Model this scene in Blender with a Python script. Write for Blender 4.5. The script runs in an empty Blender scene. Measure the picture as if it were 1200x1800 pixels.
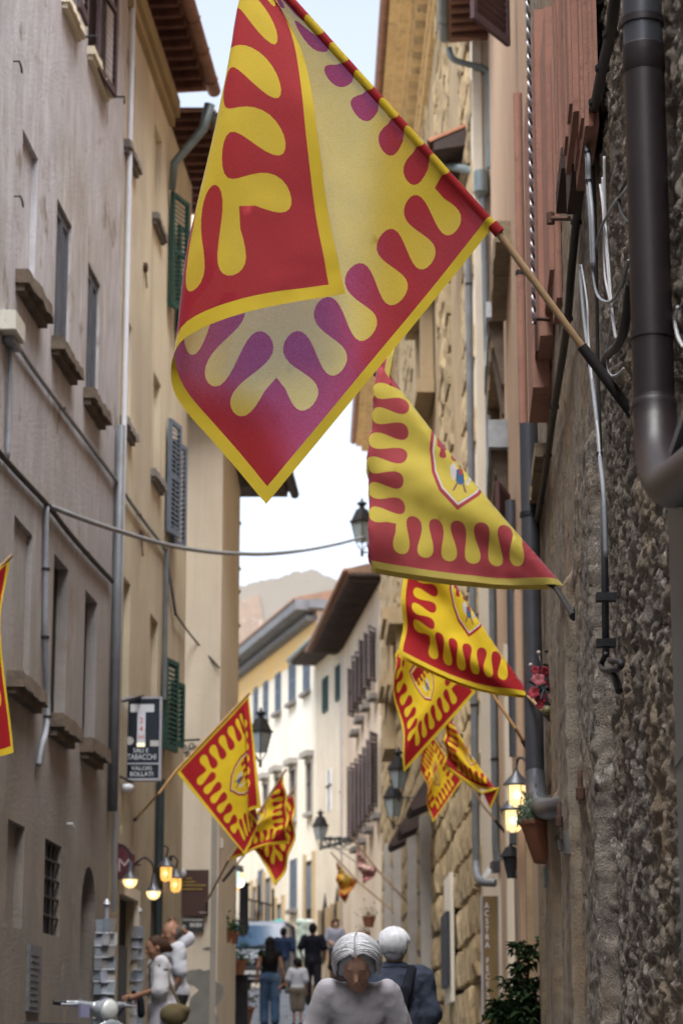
import bpy, bmesh, math, random
import numpy as np
from mathutils import Vector, Matrix
from mathutils.geometry import delaunay_2d_cdt
random.seed(7); RNG = np.random.default_rng(11)
SC = bpy.context.scene; COL = SC.collection
rad = math.radians

# ------------------------------------------------------------------ camera
F_PX = 4250.0; PITCH = math.atan(1000/4250.0); CAMZ = 1.5
cam_d = bpy.data.cameras.new('camera'); cam = bpy.data.objects.new('camera', cam_d); COL.objects.link(cam)
cam.location = (0, 0, CAMZ); cam.rotation_euler = (math.pi/2 + PITCH, 0, 0)
cam_d.sensor_fit = 'VERTICAL'; cam_d.sensor_height = 36.0; cam_d.lens = 85.0
cam_d.clip_start = 0.1; cam_d.clip_end = 2000
cam_d.dof.use_dof = True; cam_d.dof.focus_distance = 9.6; cam_d.dof.aperture_fstop = 5.2
SC.camera = cam

# ------------------------------------------------------------------ sky, sun, exposure
SUN_EL, SUN_AZ = rad(70), rad(190)          # azimuth clockwise from +Y: behind the camera, a little to the left
world = bpy.data.worlds.new('World'); SC.world = world; world.use_nodes = True
wn = world.node_tree.nodes; wl = world.node_tree.links; wn.clear()
sky = wn.new('ShaderNodeTexSky'); sky.sky_type = 'NISHITA'; sky.sun_disc = False
sky.sun_elevation = SUN_EL; sky.sun_rotation = SUN_AZ
sky.air_density = 1.0; sky.dust_density = 4.0; sky.ozone_density = 1.6; sky.altitude = 500
bg = wn.new('ShaderNodeBackground'); bg.inputs['Strength'].default_value = 0.098
wo = wn.new('ShaderNodeOutputWorld')
hz_ = wn.new('ShaderNodeHueSaturation'); hz_.inputs['Saturation'].default_value = .48     # milky, humid sky
wl.new(sky.outputs[0], hz_.inputs['Color']); wl.new(hz_.outputs[0], bg.inputs[0]); wl.new(bg.outputs[0], wo.inputs[0])
sun_d = bpy.data.lights.new('sun', 'SUN'); sun_d.energy = 3.6; sun_d.angle = rad(64); sun_d.color = (1.0, 0.985, 0.97)
sun = bpy.data.objects.new('sun', sun_d); COL.objects.link(sun)
sd = Vector((math.sin(SUN_AZ)*math.cos(SUN_EL), math.cos(SUN_AZ)*math.cos(SUN_EL), math.sin(SUN_EL)))
sun.rotation_euler = sd.to_track_quat('Z', 'Y').to_euler(); sun.location = sd*60
SC.view_settings.view_transform = 'Standard'; SC.view_settings.look = 'None'
SC.view_settings.gamma = 1.0; SC.view_settings.use_curve_mapping = False
SC.view_settings.exposure = 1.85

# ------------------------------------------------------------------ measuring helpers: a pixel of the photo -> a real place
CP, SP = math.cos(PITCH), math.sin(PITCH)
def ray(u, v):
    x = (u-600)/F_PX; y = (900-v)/F_PX
    return Vector((x, CP - y*SP, SP + y*CP))
def at(u, v, Y):                       # the point seen at (u,v) that stands Y metres down the street
    r = ray(u, v); k = Y/r.y
    return Vector((r.x*k, Y, CAMZ + r.z*k))
def zg(y):                             # the street climbs
    return float(np.interp(y, [-60, 0, 12, 25, 46.5, 55, 70, 95, 150, 400], [-2.4, 0, .63, 1.38, 2.50, 3.15, 4.0, 5.0, 6.6, 9]))
def onground(u, Y): return Vector(((u-600)/4366*Y, Y, zg(Y)))

class Wall:                            # a vertical plane along the street: a along, z up, o out towards the street
    def __init__(s, p, q, side):
        s.p = Vector((p[0], p[1])); d = Vector((q[0]-p[0], q[1]-p[1])); s.L = d.length; s.d = d/s.L
        s.n = Vector((s.d.y, -s.d.x))*(1 if side == 'L' else -1)
        s.ang = math.atan2(s.d.y, s.d.x)
    def pt(s, a, z, o=0.0):
        q = s.p + s.d*a + s.n*o; return Vector((q.x, q.y, z))
    def hit(s, u, v, o=0.0):
        r = ray(u, v); P = s.p + s.n*o
        k = (P.x*s.n.x + P.y*s.n.y)/(r.x*s.n.x + r.y*s.n.y)
        q = Vector((r.x*k, r.y*k)) - s.p
        return q.dot(s.d), CAMZ + r.z*k
    def hp(s, u, v, o=0.0):
        a, z = s.hit(u, v, o); return s.pt(a, z, o)
def linewall(vp, off, y0, y1, side):   # wall whose level lines run to (vp, horizon), off metres from the camera
    d = Vector((vp-600, 4366)).normalized(); n = Vector((d.y, -d.x)); s = -1 if side == 'L' else 1
    p = n*off*s
    f = lambda y: p + d*((y-p.y)/d.y)
    return Wall(f(y0), f(y1), side)

# ------------------------------------------------------------------ materials
MATS = {}
def pbsdf(name):
    m = bpy.data.materials.new(name); m.use_nodes = True; nt = m.node_tree
    return m, nt, nt.nodes['Principled BSDF']
def N(nt, t, **kw):
    n = nt.nodes.new(t)
    for k, v in kw.items():
        if k in n.inputs: n.inputs[k].default_value = v
        else: setattr(n, k, v)
    return n
def noise(nt, vec, scale, detail=4, rough=.6):
    n = N(nt, 'ShaderNodeTexNoise'); n.inputs['Scale'].default_value = scale
    n.inputs['Detail'].default_value = detail; n.inputs['Roughness'].default_value = rough
    nt.links.new(vec, n.inputs['Vector']); return n.outputs['Fac']
def ramp(nt, fac, stops):
    r = N(nt, 'ShaderNodeValToRGB'); e = r.color_ramp.elements
    while len(e) < len(stops): e.new(.5)
    for i, (p, c) in enumerate(stops):
        e[i].position = p; e[i].color = (*c, 1) if len(c) == 3 else c
    nt.links.new(fac, r.inputs[0]); return r.outputs['Color']
def mixc(nt, fac, a, b, mode='MIX'):
    m = N(nt, 'ShaderNodeMix', data_type='RGBA', blend_type=mode)
    for sock, val in ((m.inputs[0], fac), (m.inputs[6], a), (m.inputs[7], b)):
        if isinstance(val, (int, float)): sock.default_value = val
        elif isinstance(val, tuple): sock.default_value = (*val, 1)
        else: nt.links.new(val, sock)
    return m.outputs[2]
def mk(name, c1, c2=None, scale=3.0, rough=.85, bump=.0, bscale=40, streak=None, spots=None, spots2=None, low=None, metal=0.0, spec=.3, vary=0.0, big=None, detail=5):
    """plain procedural surface: two-colour noise, optional vertical streaks, dark spots, large patches, bump"""
    if name in MATS: return MATS[name]
    m, nt, b = pbsdf(name); L = nt.links
    tc = N(nt, 'ShaderNodeNewGeometry').outputs['Position'] if vary == 0 else N(nt, 'ShaderNodeTexCoord').outputs['Object']
    c2 = c2 or tuple(x*.75 for x in c1)
    col = ramp(nt, noise(nt, tc, scale, detail, .62), [(.33, c1), (.68, c2)])
    if big:
        col = mixc(nt, ramp(nt, noise(nt, tc, big[1], 4, .6), [(.45, (0, 0, 0)), (.62, (1, 1, 1))]), col, big[0])
    if streak:
        mp = N(nt, 'ShaderNodeMapping'); mp.inputs['Scale'].default_value = (streak[1], streak[1], streak[1]*(streak[3] if len(streak) > 3 else .06))
        L.new(tc, mp.inputs['Vector'])
        col = mixc(nt, ramp(nt, noise(nt, mp.outputs[0], 1.0, 6, .65), [(.46, (0, 0, 0)), (.72, (streak[2],)*3)]), col, streak[0])
    if low:                              # browner lower storeys, ragged upper limit: old plaster plus street shade put into the colour (height in metres)
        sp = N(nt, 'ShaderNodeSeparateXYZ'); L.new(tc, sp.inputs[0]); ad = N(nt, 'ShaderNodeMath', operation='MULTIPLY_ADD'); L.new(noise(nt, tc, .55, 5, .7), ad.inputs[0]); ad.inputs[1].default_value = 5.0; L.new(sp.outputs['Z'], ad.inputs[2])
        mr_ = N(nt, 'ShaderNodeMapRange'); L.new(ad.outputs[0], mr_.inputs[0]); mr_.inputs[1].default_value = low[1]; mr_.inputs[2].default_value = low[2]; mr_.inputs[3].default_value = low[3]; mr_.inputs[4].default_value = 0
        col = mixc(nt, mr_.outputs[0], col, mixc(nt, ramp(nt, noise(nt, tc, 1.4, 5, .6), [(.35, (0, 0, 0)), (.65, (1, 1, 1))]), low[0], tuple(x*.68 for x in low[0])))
    if spots:
        col = mixc(nt, ramp(nt, noise(nt, tc, spots[1], 3, .7), [(.60, (0, 0, 0)), (.70, (1, 1, 1))]), col, spots[0])
    if spots2:
        col = mixc(nt, ramp(nt, noise(nt, tc, spots2[1], 4, .75), [(.57, (0, 0, 0)), (.66, (1, 1, 1))]), col, spots2[0])
    if vary:
        oi = N(nt, 'ShaderNodeObjectInfo'); mr = N(nt, 'ShaderNodeMapRange')
        L.new(oi.outputs['Random'], mr.inputs[0]); mr.inputs[3].default_value = 1-vary; mr.inputs[4].default_value = 1+vary*.6
        hs = N(nt, 'ShaderNodeHueSaturation'); L.new(mr.outputs[0], hs.inputs['Value']); L.new(col, hs.inputs['Color']); col = hs.outputs[0]
    L.new(col, b.inputs['Base Color'])
    b.inputs['Roughness'].default_value = rough; b.inputs['Metallic'].default_value = metal
    b.inputs['Specular IOR Level'].default_value = spec
    if bump:
        bn = N(nt, 'ShaderNodeBump'); bn.inputs['Strength'].default_value = bump; bn.inputs['Distance'].default_value = .02
        L.new(noise(nt, tc, bscale, 6, .7), bn.inputs['Height']); L.new(bn.outputs[0], b.inputs['Normal'])
    MATS[name] = m; return m
def emis(name, col, strength):
    m, nt, b = pbsdf(name); b.inputs['Base Color'].default_value = (*col, 1)
    b.inputs['Emission Color'].default_value = (*col, 1); b.inputs['Emission Strength'].default_value = strength
    b.inputs['Roughness'].default_value = .3; MATS[name] = m; return m
def cloth(name, col, rough=.75, sheen=.25, transl=.25, sheen_col=(.75, .8, 1.0), weave=900, pores=0, pore_col=(1, 1, 1), diffuse_pores=False):
    m, nt, b = pbsdf(name); L = nt.links
    tc = N(nt, 'ShaderNodeNewGeometry').outputs['Position']
    c = ramp(nt, noise(nt, tc, 6, 3, .5), [(.3, col), (.75, tuple(x*.86 for x in col))])
    L.new(c, b.inputs['Base Color']); b.inputs['Roughness'].default_value = rough
    b.inputs['Sheen Weight'].default_value = sheen; b.inputs['Sheen Roughness'].default_value = .35
    b.inputs['Sheen Tint'].default_value = (*sheen_col, 1); b.inputs['Specular IOR Level'].default_value = .25
    bn = N(nt, 'ShaderNodeBump'); bn.inputs['Strength'].default_value = .35; bn.inputs['Distance'].default_value = .002
    L.new(noise(nt, tc, weave*.35, 2, .6), bn.inputs['Height']); L.new(bn.outputs[0], b.inputs['Normal'])
    if transl:
        tr = N(nt, 'ShaderNodeBsdfTranslucent'); L.new(c, tr.inputs['Color'])
        mx = N(nt, 'ShaderNodeMixShader'); mx.inputs[0].default_value = transl
        out = [n for n in nt.nodes if n.type == 'OUTPUT_MATERIAL'][0]
        L.new(b.outputs[0], mx.inputs[1]); L.new(tr.outputs[0], mx.inputs[2]); L.new(mx.outputs[0], out.inputs[0])
        if pores:                        # open weave: what stands behind shows through between the threads
            tp = N(nt, 'ShaderNodeBsdfRefraction' if diffuse_pores else 'ShaderNodeBsdfTransparent')
            if diffuse_pores: tp.inputs['IOR'].default_value = 1.016; tp.inputs['Roughness'].default_value = .75
            tp.inputs['Color'].default_value = (*pore_col, 1)
            m2 = N(nt, 'ShaderNodeMixShader'); L.new(ramp(nt, noise(nt, tc, weave*.25, 1, .5), [(.3, (pores*.6,)*3), (.7, (pores*1.4,)*3)]), m2.inputs[0])
            L.new(mx.outputs[0], m2.inputs[1]); L.new(tp.outputs[0], m2.inputs[2]); L.new(m2.outputs[0], out.inputs[0])
    MATS[name] = m; return m
def glass(name, col=(.02, .025, .03), rough=.05):
    m, nt, b = pbsdf(name); b.inputs['Base Color'].default_value = (*col, 1); b.inputs['Roughness'].default_value = rough
    b.inputs['Specular IOR Level'].default_value = .8; MATS[name] = m; return m

# ------------------------------------------------------------------ mesh helpers
def link(name, me, mats=(), parent=None, loc=None, smooth=False):
    for m in (mats if isinstance(mats, (list, tuple)) else [mats]): me.materials.append(m)
    o = bpy.data.objects.new(name, me); COL.objects.link(o)
    if parent is not None:
        o.parent = parent
    if loc is not None: o.location = loc
    if smooth:
        me.polygons.foreach_set('use_smooth', [True]*len(me.polygons))
    return o
def wloc(o):
    p = Vector(o.location); q = o.parent
    while q is not None: p += Vector(q.location); q = q.parent
    return p
class MB:
    def __init__(s): s.v = []; s.f = []; s.m = []
    def add(s, vs, fs, mi=0):
        b = len(s.v); s.v += [tuple(p) for p in vs]; s.f += [tuple(i+b for i in f) for f in fs]; s.m += [mi]*len(fs)
    def hexa(s, c, mi=0):   # 8 corners: bottom ring 0-3, top ring 4-7
        s.add(c, [(0, 3, 2, 1), (4, 5, 6, 7), (0, 1, 5, 4), (1, 2, 6, 5), (2, 3, 7, 6), (3, 0, 4, 7)], mi)
    def box(s, c, d, rz=0, mi=0, bev=0):
        ca, sa = math.cos(rz), math.sin(rz); hx, hy, hz = d[0]/2, d[1]/2, d[2]/2
        R = lambda x, y, z: (c[0]+x*ca-y*sa, c[1]+x*sa+y*ca, c[2]+z)
        s.hexa([R(-hx, -hy, -hz), R(hx, -hy, -hz), R(hx, hy, -hz), R(-hx, hy, -hz), R(-hx, -hy, hz), R(hx, -hy, hz), R(hx, hy, hz), R(-hx, hy, hz)], mi)
    def wbox(s, W, a0, a1, z0, z1, o0, o1, mi=0):
        P = W.pt
        c = [P(a0, z0, o0), P(a1, z0, o0), P(a1, z0, o1), P(a0, z0, o1), P(a0, z1, o0), P(a1, z1, o0), P(a1, z1, o1), P(a0, z1, o1)]
        s.hexa(c, mi)
    def tube(s, pts, r, n=8, mi=0, cap=True):
        pts = [Vector(p) for p in pts]; rs = r if isinstance(r, (list, tuple)) else [r]*len(pts)
        t = (pts[1]-pts[0]).normalized(); up = Vector((0, 0, 1)) if abs(t.z) < .9 else Vector((1, 0, 0))
        x = t.cross(up).normalized(); b = len(s.v)
        for i, p in enumerate(pts):
            if i == 0: tt = pts[1]-pts[0]
            elif i == len(pts)-1: tt = pts[-1]-pts[-2]
            else: tt = (pts[i+1]-p).normalized() + (p-pts[i-1]).normalized()
            tt.normalize(); x = (x - tt*x.dot(tt)).normalized(); y = tt.cross(x)
            for k in range(n):
                a = 2*math.pi*k/n; s.v.append(tuple(p + x*(rs[i]*math.cos(a)) + y*(rs[i]*math.sin(a))))
        for i in range(len(pts)-1):
            for k in range(n):
                k2 = (k+1) % n; s.f.append((b+i*n+k, b+i*n+k2, b+(i+1)*n+k2, b+(i+1)*n+k)); s.m.append(mi)
        if cap:
            s.f.append(tuple(b+k for k in reversed(range(n)))); s.m.append(mi)
            e = b+(len(pts)-1)*n; s.f.append(tuple(e+k for k in range(n))); s.m.append(mi)
    def lathe(s, c, prof, n=20, mi=0, axis='z', cap=True):
        b = len(s.v); c = Vector(c)
        for r, h in prof:
            for k in range(n):
                a = 2*math.pi*k/n; q = (r*math.cos(a), r*math.sin(a), h)
                if axis == 'y': q = (q[0], q[2], q[1])
                elif axis == 'x': q = (q[2], q[0], q[1])
                s.v.append(tuple(c+Vector(q)))
        for i in range(len(prof)-1):
            for k in range(n):
                k2 = (k+1) % n; s.f.append((b+i*n+k, b+i*n+k2, b+(i+1)*n+k2, b+(i+1)*n+k)); s.m.append(mi)
        if cap:
            s.f.append(tuple(b+k for k in reversed(range(n)))); s.m.append(mi)
            e = b+(len(prof)-1)*n; s.f.append(tuple(e+k for k in range(n))); s.m.append(mi)
    def prism(s, poly, ext, mi=0):     # poly: list of Vector (planar), ext: Vector
        n = len(poly); ext = Vector(ext)
        s.add([Vector(p) for p in poly]+[Vector(p)+ext for p in poly],
              [tuple(reversed(range(n))), tuple(range(n, 2*n))]+[(i, (i+1) % n, n+(i+1) % n, n+i) for i in range(n)], mi)
    def mesh(s, name, loc=(0, 0, 0)):
        me = bpy.data.meshes.new(name); l = Vector(loc)
        me.from_pydata([tuple(Vector(p)-l) for p in s.v], [], s.f); me.update()
        return me
    def build(s, name, mats, parent=None, smooth=False, origin=None, bevel=0):
        """the origin of the object: given, else the parent's (so children sit where they are drawn)"""
        pw = wloc(parent) if parent is not None else Vector((0, 0, 0))
        org = Vector(origin) if origin is not None else pw
        me = s.mesh(name, org)
        o = link(name, me, mats, parent, org-pw, smooth)
        if any(s.m): me.polygons.foreach_set('material_index', s.m)
        bm = bmesh.new(); bm.from_mesh(me); bmesh.ops.recalc_face_normals(bm, faces=bm.faces)
        if bevel: bmesh.ops.bevel(bm, geom=bm.edges[:], offset=bevel, segments=2, affect='EDGES', clamp_overlap=True)
        bm.to_mesh(me); bm.free()
        if smooth: me.polygons.foreach_set('use_smooth', [True]*len(me.polygons))
        if smooth == 'auto':
            try: me.set_sharp_from_angle(angle=rad(40))
            except Exception: pass
        return o
def tag(o, label=None, cat=None, group=None, kind=None):
    if label: o['label'] = label
    if cat: o['category'] = cat
    if group: o['group'] = group
    if kind: o['kind'] = kind
    return o
def thing(name, loc, label, cat, group=None):
    o = bpy.data.objects.new(name, None); COL.objects.link(o); o.location = loc; o.empty_display_size = .2
    return tag(o, label, cat, group)
def piece(name, me, parent, pos, rot=(0, 0, 0), sc=(1, 1, 1)):
    o = bpy.data.objects.new(name, me); COL.objects.link(o); o.parent = parent
    o.location = Vector(pos)-wloc(parent); o.rotation_euler = rot; o.scale = sc
    return o
def text_mesh(txt, size, depth=.004, align='CENTER'):
    cu = bpy.data.curves.new('lettering', 'FONT'); cu.body = txt; cu.size = size; cu.extrude = depth; cu.align_x = align; cu.align_y = 'CENTER'; cu.resolution_u = 3
    t = bpy.data.objects.new('lettering', cu); COL.objects.link(t)
    me = bpy.data.meshes.new_from_object(t.evaluated_get(bpy.context.evaluated_depsgraph_get()))
    bpy.data.objects.remove(t); bpy.data.curves.remove(cu); me.name = 'lettering'; return me
def catmull(P, n):
    P = [Vector(p) for p in P]; out = []
    for i in range(len(P)-1):
        p0 = P[max(i-1, 0)]; p1 = P[i]; p2 = P[i+1]; p3 = P[min(i+2, len(P)-1)]
        for k in range(n):
            t = k/n; out.append(.5*((2*p1)+(p2-p0)*t+(2*p0-5*p1+4*p2-p3)*t*t+(3*p1-p0-3*p2+p3)*t**3))
    out.append(P[-1]); return out
# value noise on numpy arrays, for carved relief
def vnoise(x, y, seed=0):
    xi = np.floor(x).astype(np.int64); yi = np.floor(y).astype(np.int64); fx = x-xi; fy = y-yi
    fx = fx*fx*(3-2*fx); fy = fy*fy*(3-2*fy)
    def h(a, b):
        k = (a*374761393 + b*668265263 + int(seed*10)*14466) & 0x7fffffff
        k = ((k ^ (k >> 13))*1274126177) & 0x7fffffff
        return ((k ^ (k >> 16)) & 0xffff)/65535.0
    return (h(xi, yi)*(1-fx)+h(xi+1, yi)*fx)*(1-fy)+(h(xi, yi+1)*(1-fx)+h(xi+1, yi+1)*fx)*fy
def fbm(x, y, oct=4, seed=0, gain=.5):
    s = 0; a = 1; t = 0
    for i in range(oct):
        s = s+a*vnoise(x, y, seed+i*17); t += a; a *= gain; x = x*2.03+5.1; y = y*2.03+9.7
    return s/t
# signed-distance bodies meshed with surface nets
def nets(F, org, h):
    idx_ = np.argwhere(F < 0); i0 = np.maximum(idx_.min(0)-2, 0); i1 = np.minimum(idx_.max(0)+3, F.shape)
    F = F[tuple(slice(a, b) for a, b in zip(i0, i1))]; org = np.array(org)+i0*h
    S = F < 0; nx, ny, nz = F.shape
    cnt = np.zeros((nx-1, ny-1, nz-1)); sx = np.zeros_like(cnt); sy = np.zeros_like(cnt); sz = np.zeros_like(cnt)
    I, J, K = np.meshgrid(np.arange(nx-1), np.arange(ny-1), np.arange(nz-1), indexing='ij')
    def sl(d): return tuple(slice(q, F.shape[i]-1+q) for i, q in enumerate(d))
    for ax in range(3):
        o1, o2 = [i for i in range(3) if i != ax]
        for b1 in (0, 1):
            for b2 in (0, 1):
                d0 = [0, 0, 0]; d0[o1] = b1; d0[o2] = b2; d1 = list(d0); d1[ax] = 1
                f0 = F[sl(d0)]; f1 = F[sl(d1)]; cr = (f0 < 0) != (f1 < 0)
                t = np.where(cr, f0/np.where(cr, f0-f1, 1), 0)
                w = [np.where(cr, d0[i]+(t if i == ax else 0), 0) for i in range(3)]
                cnt += cr; sx += w[0]; sy += w[1]; sz += w[2]
    act = cnt > 0; idx = -np.ones(act.shape, np.int64); idx[act] = np.arange(act.sum()); c = cnt[act]
    V = np.stack([I[act]+sx[act]/c, J[act]+sy[act]/c, K[act]+sz[act]/c], 1)*h+np.array(org)
    Q = []
    for ax in range(3):
        o1, o2 = [(1, 2), (2, 0), (0, 1)][ax]
        s0 = [slice(0, n) for n in F.shape]; s0[ax] = slice(0, F.shape[ax]-1); s1 = list(s0); s1[ax] = slice(1, F.shape[ax])
        for i in (o1, o2): s0[i] = slice(1, F.shape[i]-1); s1[i] = slice(1, F.shape[i]-1)
        A = S[tuple(s0)]; B = S[tuple(s1)]
        for flip, msk in ((False, A & ~B), (True, B & ~A)):
            p = np.argwhere(msk)
            if not len(p): continue
            p[:, o1] += 1; p[:, o2] += 1
            e1 = np.zeros(3, int); e1[o1] = 1; e2 = np.zeros(3, int); e2[o2] = 1
            q = [p-e1-e2, p-e2, p, p-e1]
            if flip: q = q[::-1]
            Q.append(np.stack([idx[tuple(k.T)] for k in q], 1))
    return V, np.concatenate(Q)
class SDF:
    def __init__(s, lo, hi, h):
        s.h = h; s.lo = np.array(lo, float); n = np.ceil((np.array(hi)-s.lo)/h).astype(int)+1
        s.F = np.full(n, 1.0)
    def _win(s, lo, hi):
        i0 = np.clip(np.floor((np.array(lo)-s.lo)/s.h).astype(int), 0, np.array(s.F.shape)-1)
        i1 = np.clip(np.ceil((np.array(hi)-s.lo)/s.h).astype(int)+1, 0, np.array(s.F.shape))
        w = tuple(slice(a, b) for a, b in zip(i0, i1))
        g = np.meshgrid(*[s.lo[i]+s.h*np.arange(i0[i], i1[i]) for i in range(3)], indexing='ij')
        return w, g
    def _merge(s, w, d, k):
        if d.size == 0: return
        A = s.F[w]
        if k <= 0: s.F[w] = np.minimum(A, d); return
        hh = np.clip(.5+.5*(A-d)/k, 0, 1); s.F[w] = A*(1-hh)+d*hh-k*hh*(1-hh)
    def cap(s, a, b, ra, rb, k=.02, sq=(1, 1, 1)):     # tapered capsule, squashed by sq per axis
        a = np.array(a, float); b = np.array(b, float); q = np.array(sq, float); R = max(ra, rb)+k+.02
        w, g = s._win(np.minimum(a, b)-R*q-.01, np.maximum(a, b)+R*q+.01)
        A = a/q; B = b/q; d = B-A; L2 = max(d.dot(d), 1e-9)
        P = [g[i]/q[i]-A[i] for i in range(3)]
        t = np.clip((P[0]*d[0]+P[1]*d[1]+P[2]*d[2])/L2, 0, 1)
        D = np.sqrt(sum((P[i]-t*d[i])**2 for i in range(3)))-(ra+(rb-ra)*t)
        s._merge(w, D*min(q), k); return s
    def ell(s, c, r, k=.02, R=None):
        c = np.array(c, float); r = np.array(r, float); m = max(r)+k+.02
        w, g = s._win(c-m, c+m); P = np.stack([g[i]-c[i] for i in range(3)], -1)
        if R is not None: P = P @ np.array(R)
        q = np.sqrt(((P/r)**2).sum(-1)); q2 = np.sqrt(((P/(r*r))**2).sum(-1))+1e-9
        s._merge(w, q*(q-1)/q2, k); return s
    def cut(s, fn):
        k = np.nonzero(s.F < s.h*3); x, y, z = [s.lo[i]+s.h*k[i] for i in range(3)]
        s.F[k] = np.maximum(s.F[k], fn(x, y, z)); return s
    def wobble(s, amp, sc, seed=0):
        k = np.nonzero(np.abs(s.F) < amp*1.5+s.h*2); x, y, z = [s.lo[i]+s.h*k[i] for i in range(3)]
        s.F[k] += amp*(fbm(x*sc+y*sc*.7, z*sc+y*sc*.4, 3, seed)-.5)*2; return s
    def arrays(s): return nets(s.F, s.lo, s.h)
    def mesh(s, name, xf=None):
        V, Q = s.arrays()
        if xf is not None: V = V @ np.array(xf.to_3x3()).T + np.array(xf.translation)
        me = bpy.data.meshes.new(name); me.from_pydata(V.tolist(), [], Q.tolist()); me.update()
        me.polygons.foreach_set('use_smooth', [True]*len(me.polygons)); return me
# ------------------------------------------------------------------ walls as planes
WL = linewall(880, 4.0, -70, 31.2, 'L')
WR = linewall(800, .64, -70, 33, 'R')
W2 = Wall((1.89, 33), (1.27, 77), 'R')
W3 = Wall((1.27, 77), (-.08, 91), 'R')
W4a = Wall((-.08, 91), (-.99, 95.5), 'R')
W4 = Wall((-.99, 95.5), (-8.6, 126), 'R')
aL = lambda u: WL.hit(u, 900)[0]
aR = lambda u: WR.hit(u, 900)[0]
def ZL(u, v): return WL.hit(u, v)[1]

# ------------------------------------------------------------------ surface materials
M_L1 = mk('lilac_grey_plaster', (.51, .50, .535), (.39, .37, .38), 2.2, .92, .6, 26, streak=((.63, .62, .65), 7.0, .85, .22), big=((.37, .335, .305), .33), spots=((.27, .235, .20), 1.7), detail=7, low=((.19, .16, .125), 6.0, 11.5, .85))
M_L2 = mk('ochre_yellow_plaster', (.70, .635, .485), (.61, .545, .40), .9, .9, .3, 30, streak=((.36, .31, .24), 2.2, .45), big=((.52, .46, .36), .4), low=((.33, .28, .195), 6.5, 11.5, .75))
M_L3 = mk('tan_plaster', (.72, .645, .52), (.63, .555, .44), .8, .9, .3, 25, streak=((.36, .30, .22), 2.0, .35))
M_PATCH = mk('bare_grey_render', (.24, .235, .21), (.17, .165, .15), 3, .95, .5, 40)
M_SILL = mk('weathered_stone_sill', (.16, .12, .085), (.075, .06, .05), 6, .95, .7, 40)
M_SILLG = mk('grey_stone_sill', (.25, .23, .21), (.14, .13, .12), 6, .95, .5, 40)
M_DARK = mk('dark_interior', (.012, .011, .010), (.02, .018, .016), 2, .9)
M_SHB = mk('slate_blue_wood', (.105, .115, .14), (.07, .078, .10), 4, .7, .2, 60)
M_SHP = mk('plum_brown_wood', (.10, .062, .068), (.065, .042, .048), 4, .65, .2, 60)
M_SHG = mk('bottle_green_wood', (.018, .075, .062), (.012, .05, .045), 4, .6, .2, 60)
M_SHGB = mk('grey_blue_wood', (.16, .20, .26), (.10, .13, .18), 4, .7, .2, 60)
M_TERRA = mk('terracotta', (.30, .125, .065), (.20, .085, .05), 5, .9, .4, 40, vary=.25)
M_RAFT = mk('dark_red_rafter', (.13, .055, .040), (.07, .032, .026), 6, .9, .4, 40, vary=.3)
M_COPPER = mk('brown_copper_gutter', (.26, .13, .085), (.16, .085, .06), 4, .55, .1, 40, metal=.3)
M_ZINC = mk('grey_green_zinc', (.20, .24, .24), (.13, .16, .165), 4, .5, .1, 40, metal=.4)
M_GREYPIPE = mk('grey_painted_pipe', (.15, .165, .18), (.10, .105, .115), 3, .45, .1, 30)
M_DKPIPE = mk('dark_brown_metal', (.024, .017, .019), (.016, .011, .013), 5, .45, .06, 60, metal=.0, spec=.5)
M_DKPIPE2 = mk('slate_grey_metal', (.085, .09, .105), (.065, .068, .08), 5, .38, .06, 60, metal=.35, spec=.5)
M_IRON = mk('dark_wrought_iron', (.030, .030, .034), (.018, .018, .02), 6, .55, .2, 60, metal=.3)
M_RUST = mk('rusty_iron', (.14, .07, .045), (.05, .032, .03), 14, .85, .5, 80)
M_CABLE = mk('black_cable', (.035, .033, .033), (.022, .021, .021), 6, .6)
M_CABLEG = mk('grey_cable', (.26, .28, .31), (.18, .19, .21), 6, .5)
M_CABLEW = mk('white_cable', (.56, .56, .58), (.42, .42, .44), 6, .45)
M_WHITE = mk('white_plastic', (.74, .75, .76), (.62, .63, .64), 3, .5)
M_STONE = mk('near_rubble_stone', (.36, .315, .265), (.12, .10, .088), 10, .95, 1.0, 60, big=((.30, .23, .16), 1.1), spots=((.065, .058, .055), 13), spots2=((.56, .52, .47), 19), detail=9)
M_ASHLAR = mk('golden_ashlar', (.50, .385, .22), (.32, .235, .135), 5.5, .95, 1.0, 14, vary=.28, spots=((.08, .065, .05), 5), detail=7)
M_ASHW = mk('golden_sandstone', (.40, .30, .175), (.29, .21, .12), 1.5, .95, .7, 12, streak=((.22, .17, .12), 2.5, .5))
M_PALE = mk('pale_lime_render', (.66, .60, .50), (.55, .49, .39), .6, .95, .2, 12, streak=((.48, .42, .34), 1.2, .4))
M_CREAM = mk('cream_render', (.77, .73, .645), (.68, .635, .545), .35, .95, .1, 10, streak=((.58, .50, .39), .9, .5))
M_OCHBAND = mk('orange_ochre_band', (.68, .45, .18), (.62, .46, .24), .6, .95)
M_BEIGE = mk('beige_pink_render', (.62, .50, .39), (.52, .42, .33), .4, .95, .2, 10, streak=((.38, .32, .26), 1.0, .6), big=((.66, .58, .47), .25))
M_PINK = mk('dusty_pink_paint', (.36, .185, .135), (.29, .15, .11), 6, .8, .35, 60, spots=((.26, .13, .10), 9))
M_PEACH = mk('peach_plaster', (.52, .36, .24), (.45, .31, .21), 1.2, .92, .4, 30, streak=((.36, .27, .20), 2.5, .5))
M_PAVE = mk('grey_paving_stone', (.17, .195, .235), (.11, .125, .155), 1.5, .6, .4, 14, vary=.18)
M_ROAD = mk('dark_joint_ground', (.10, .10, .105), (.07, .07, .072), 2, .9, .3, 20)
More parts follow.
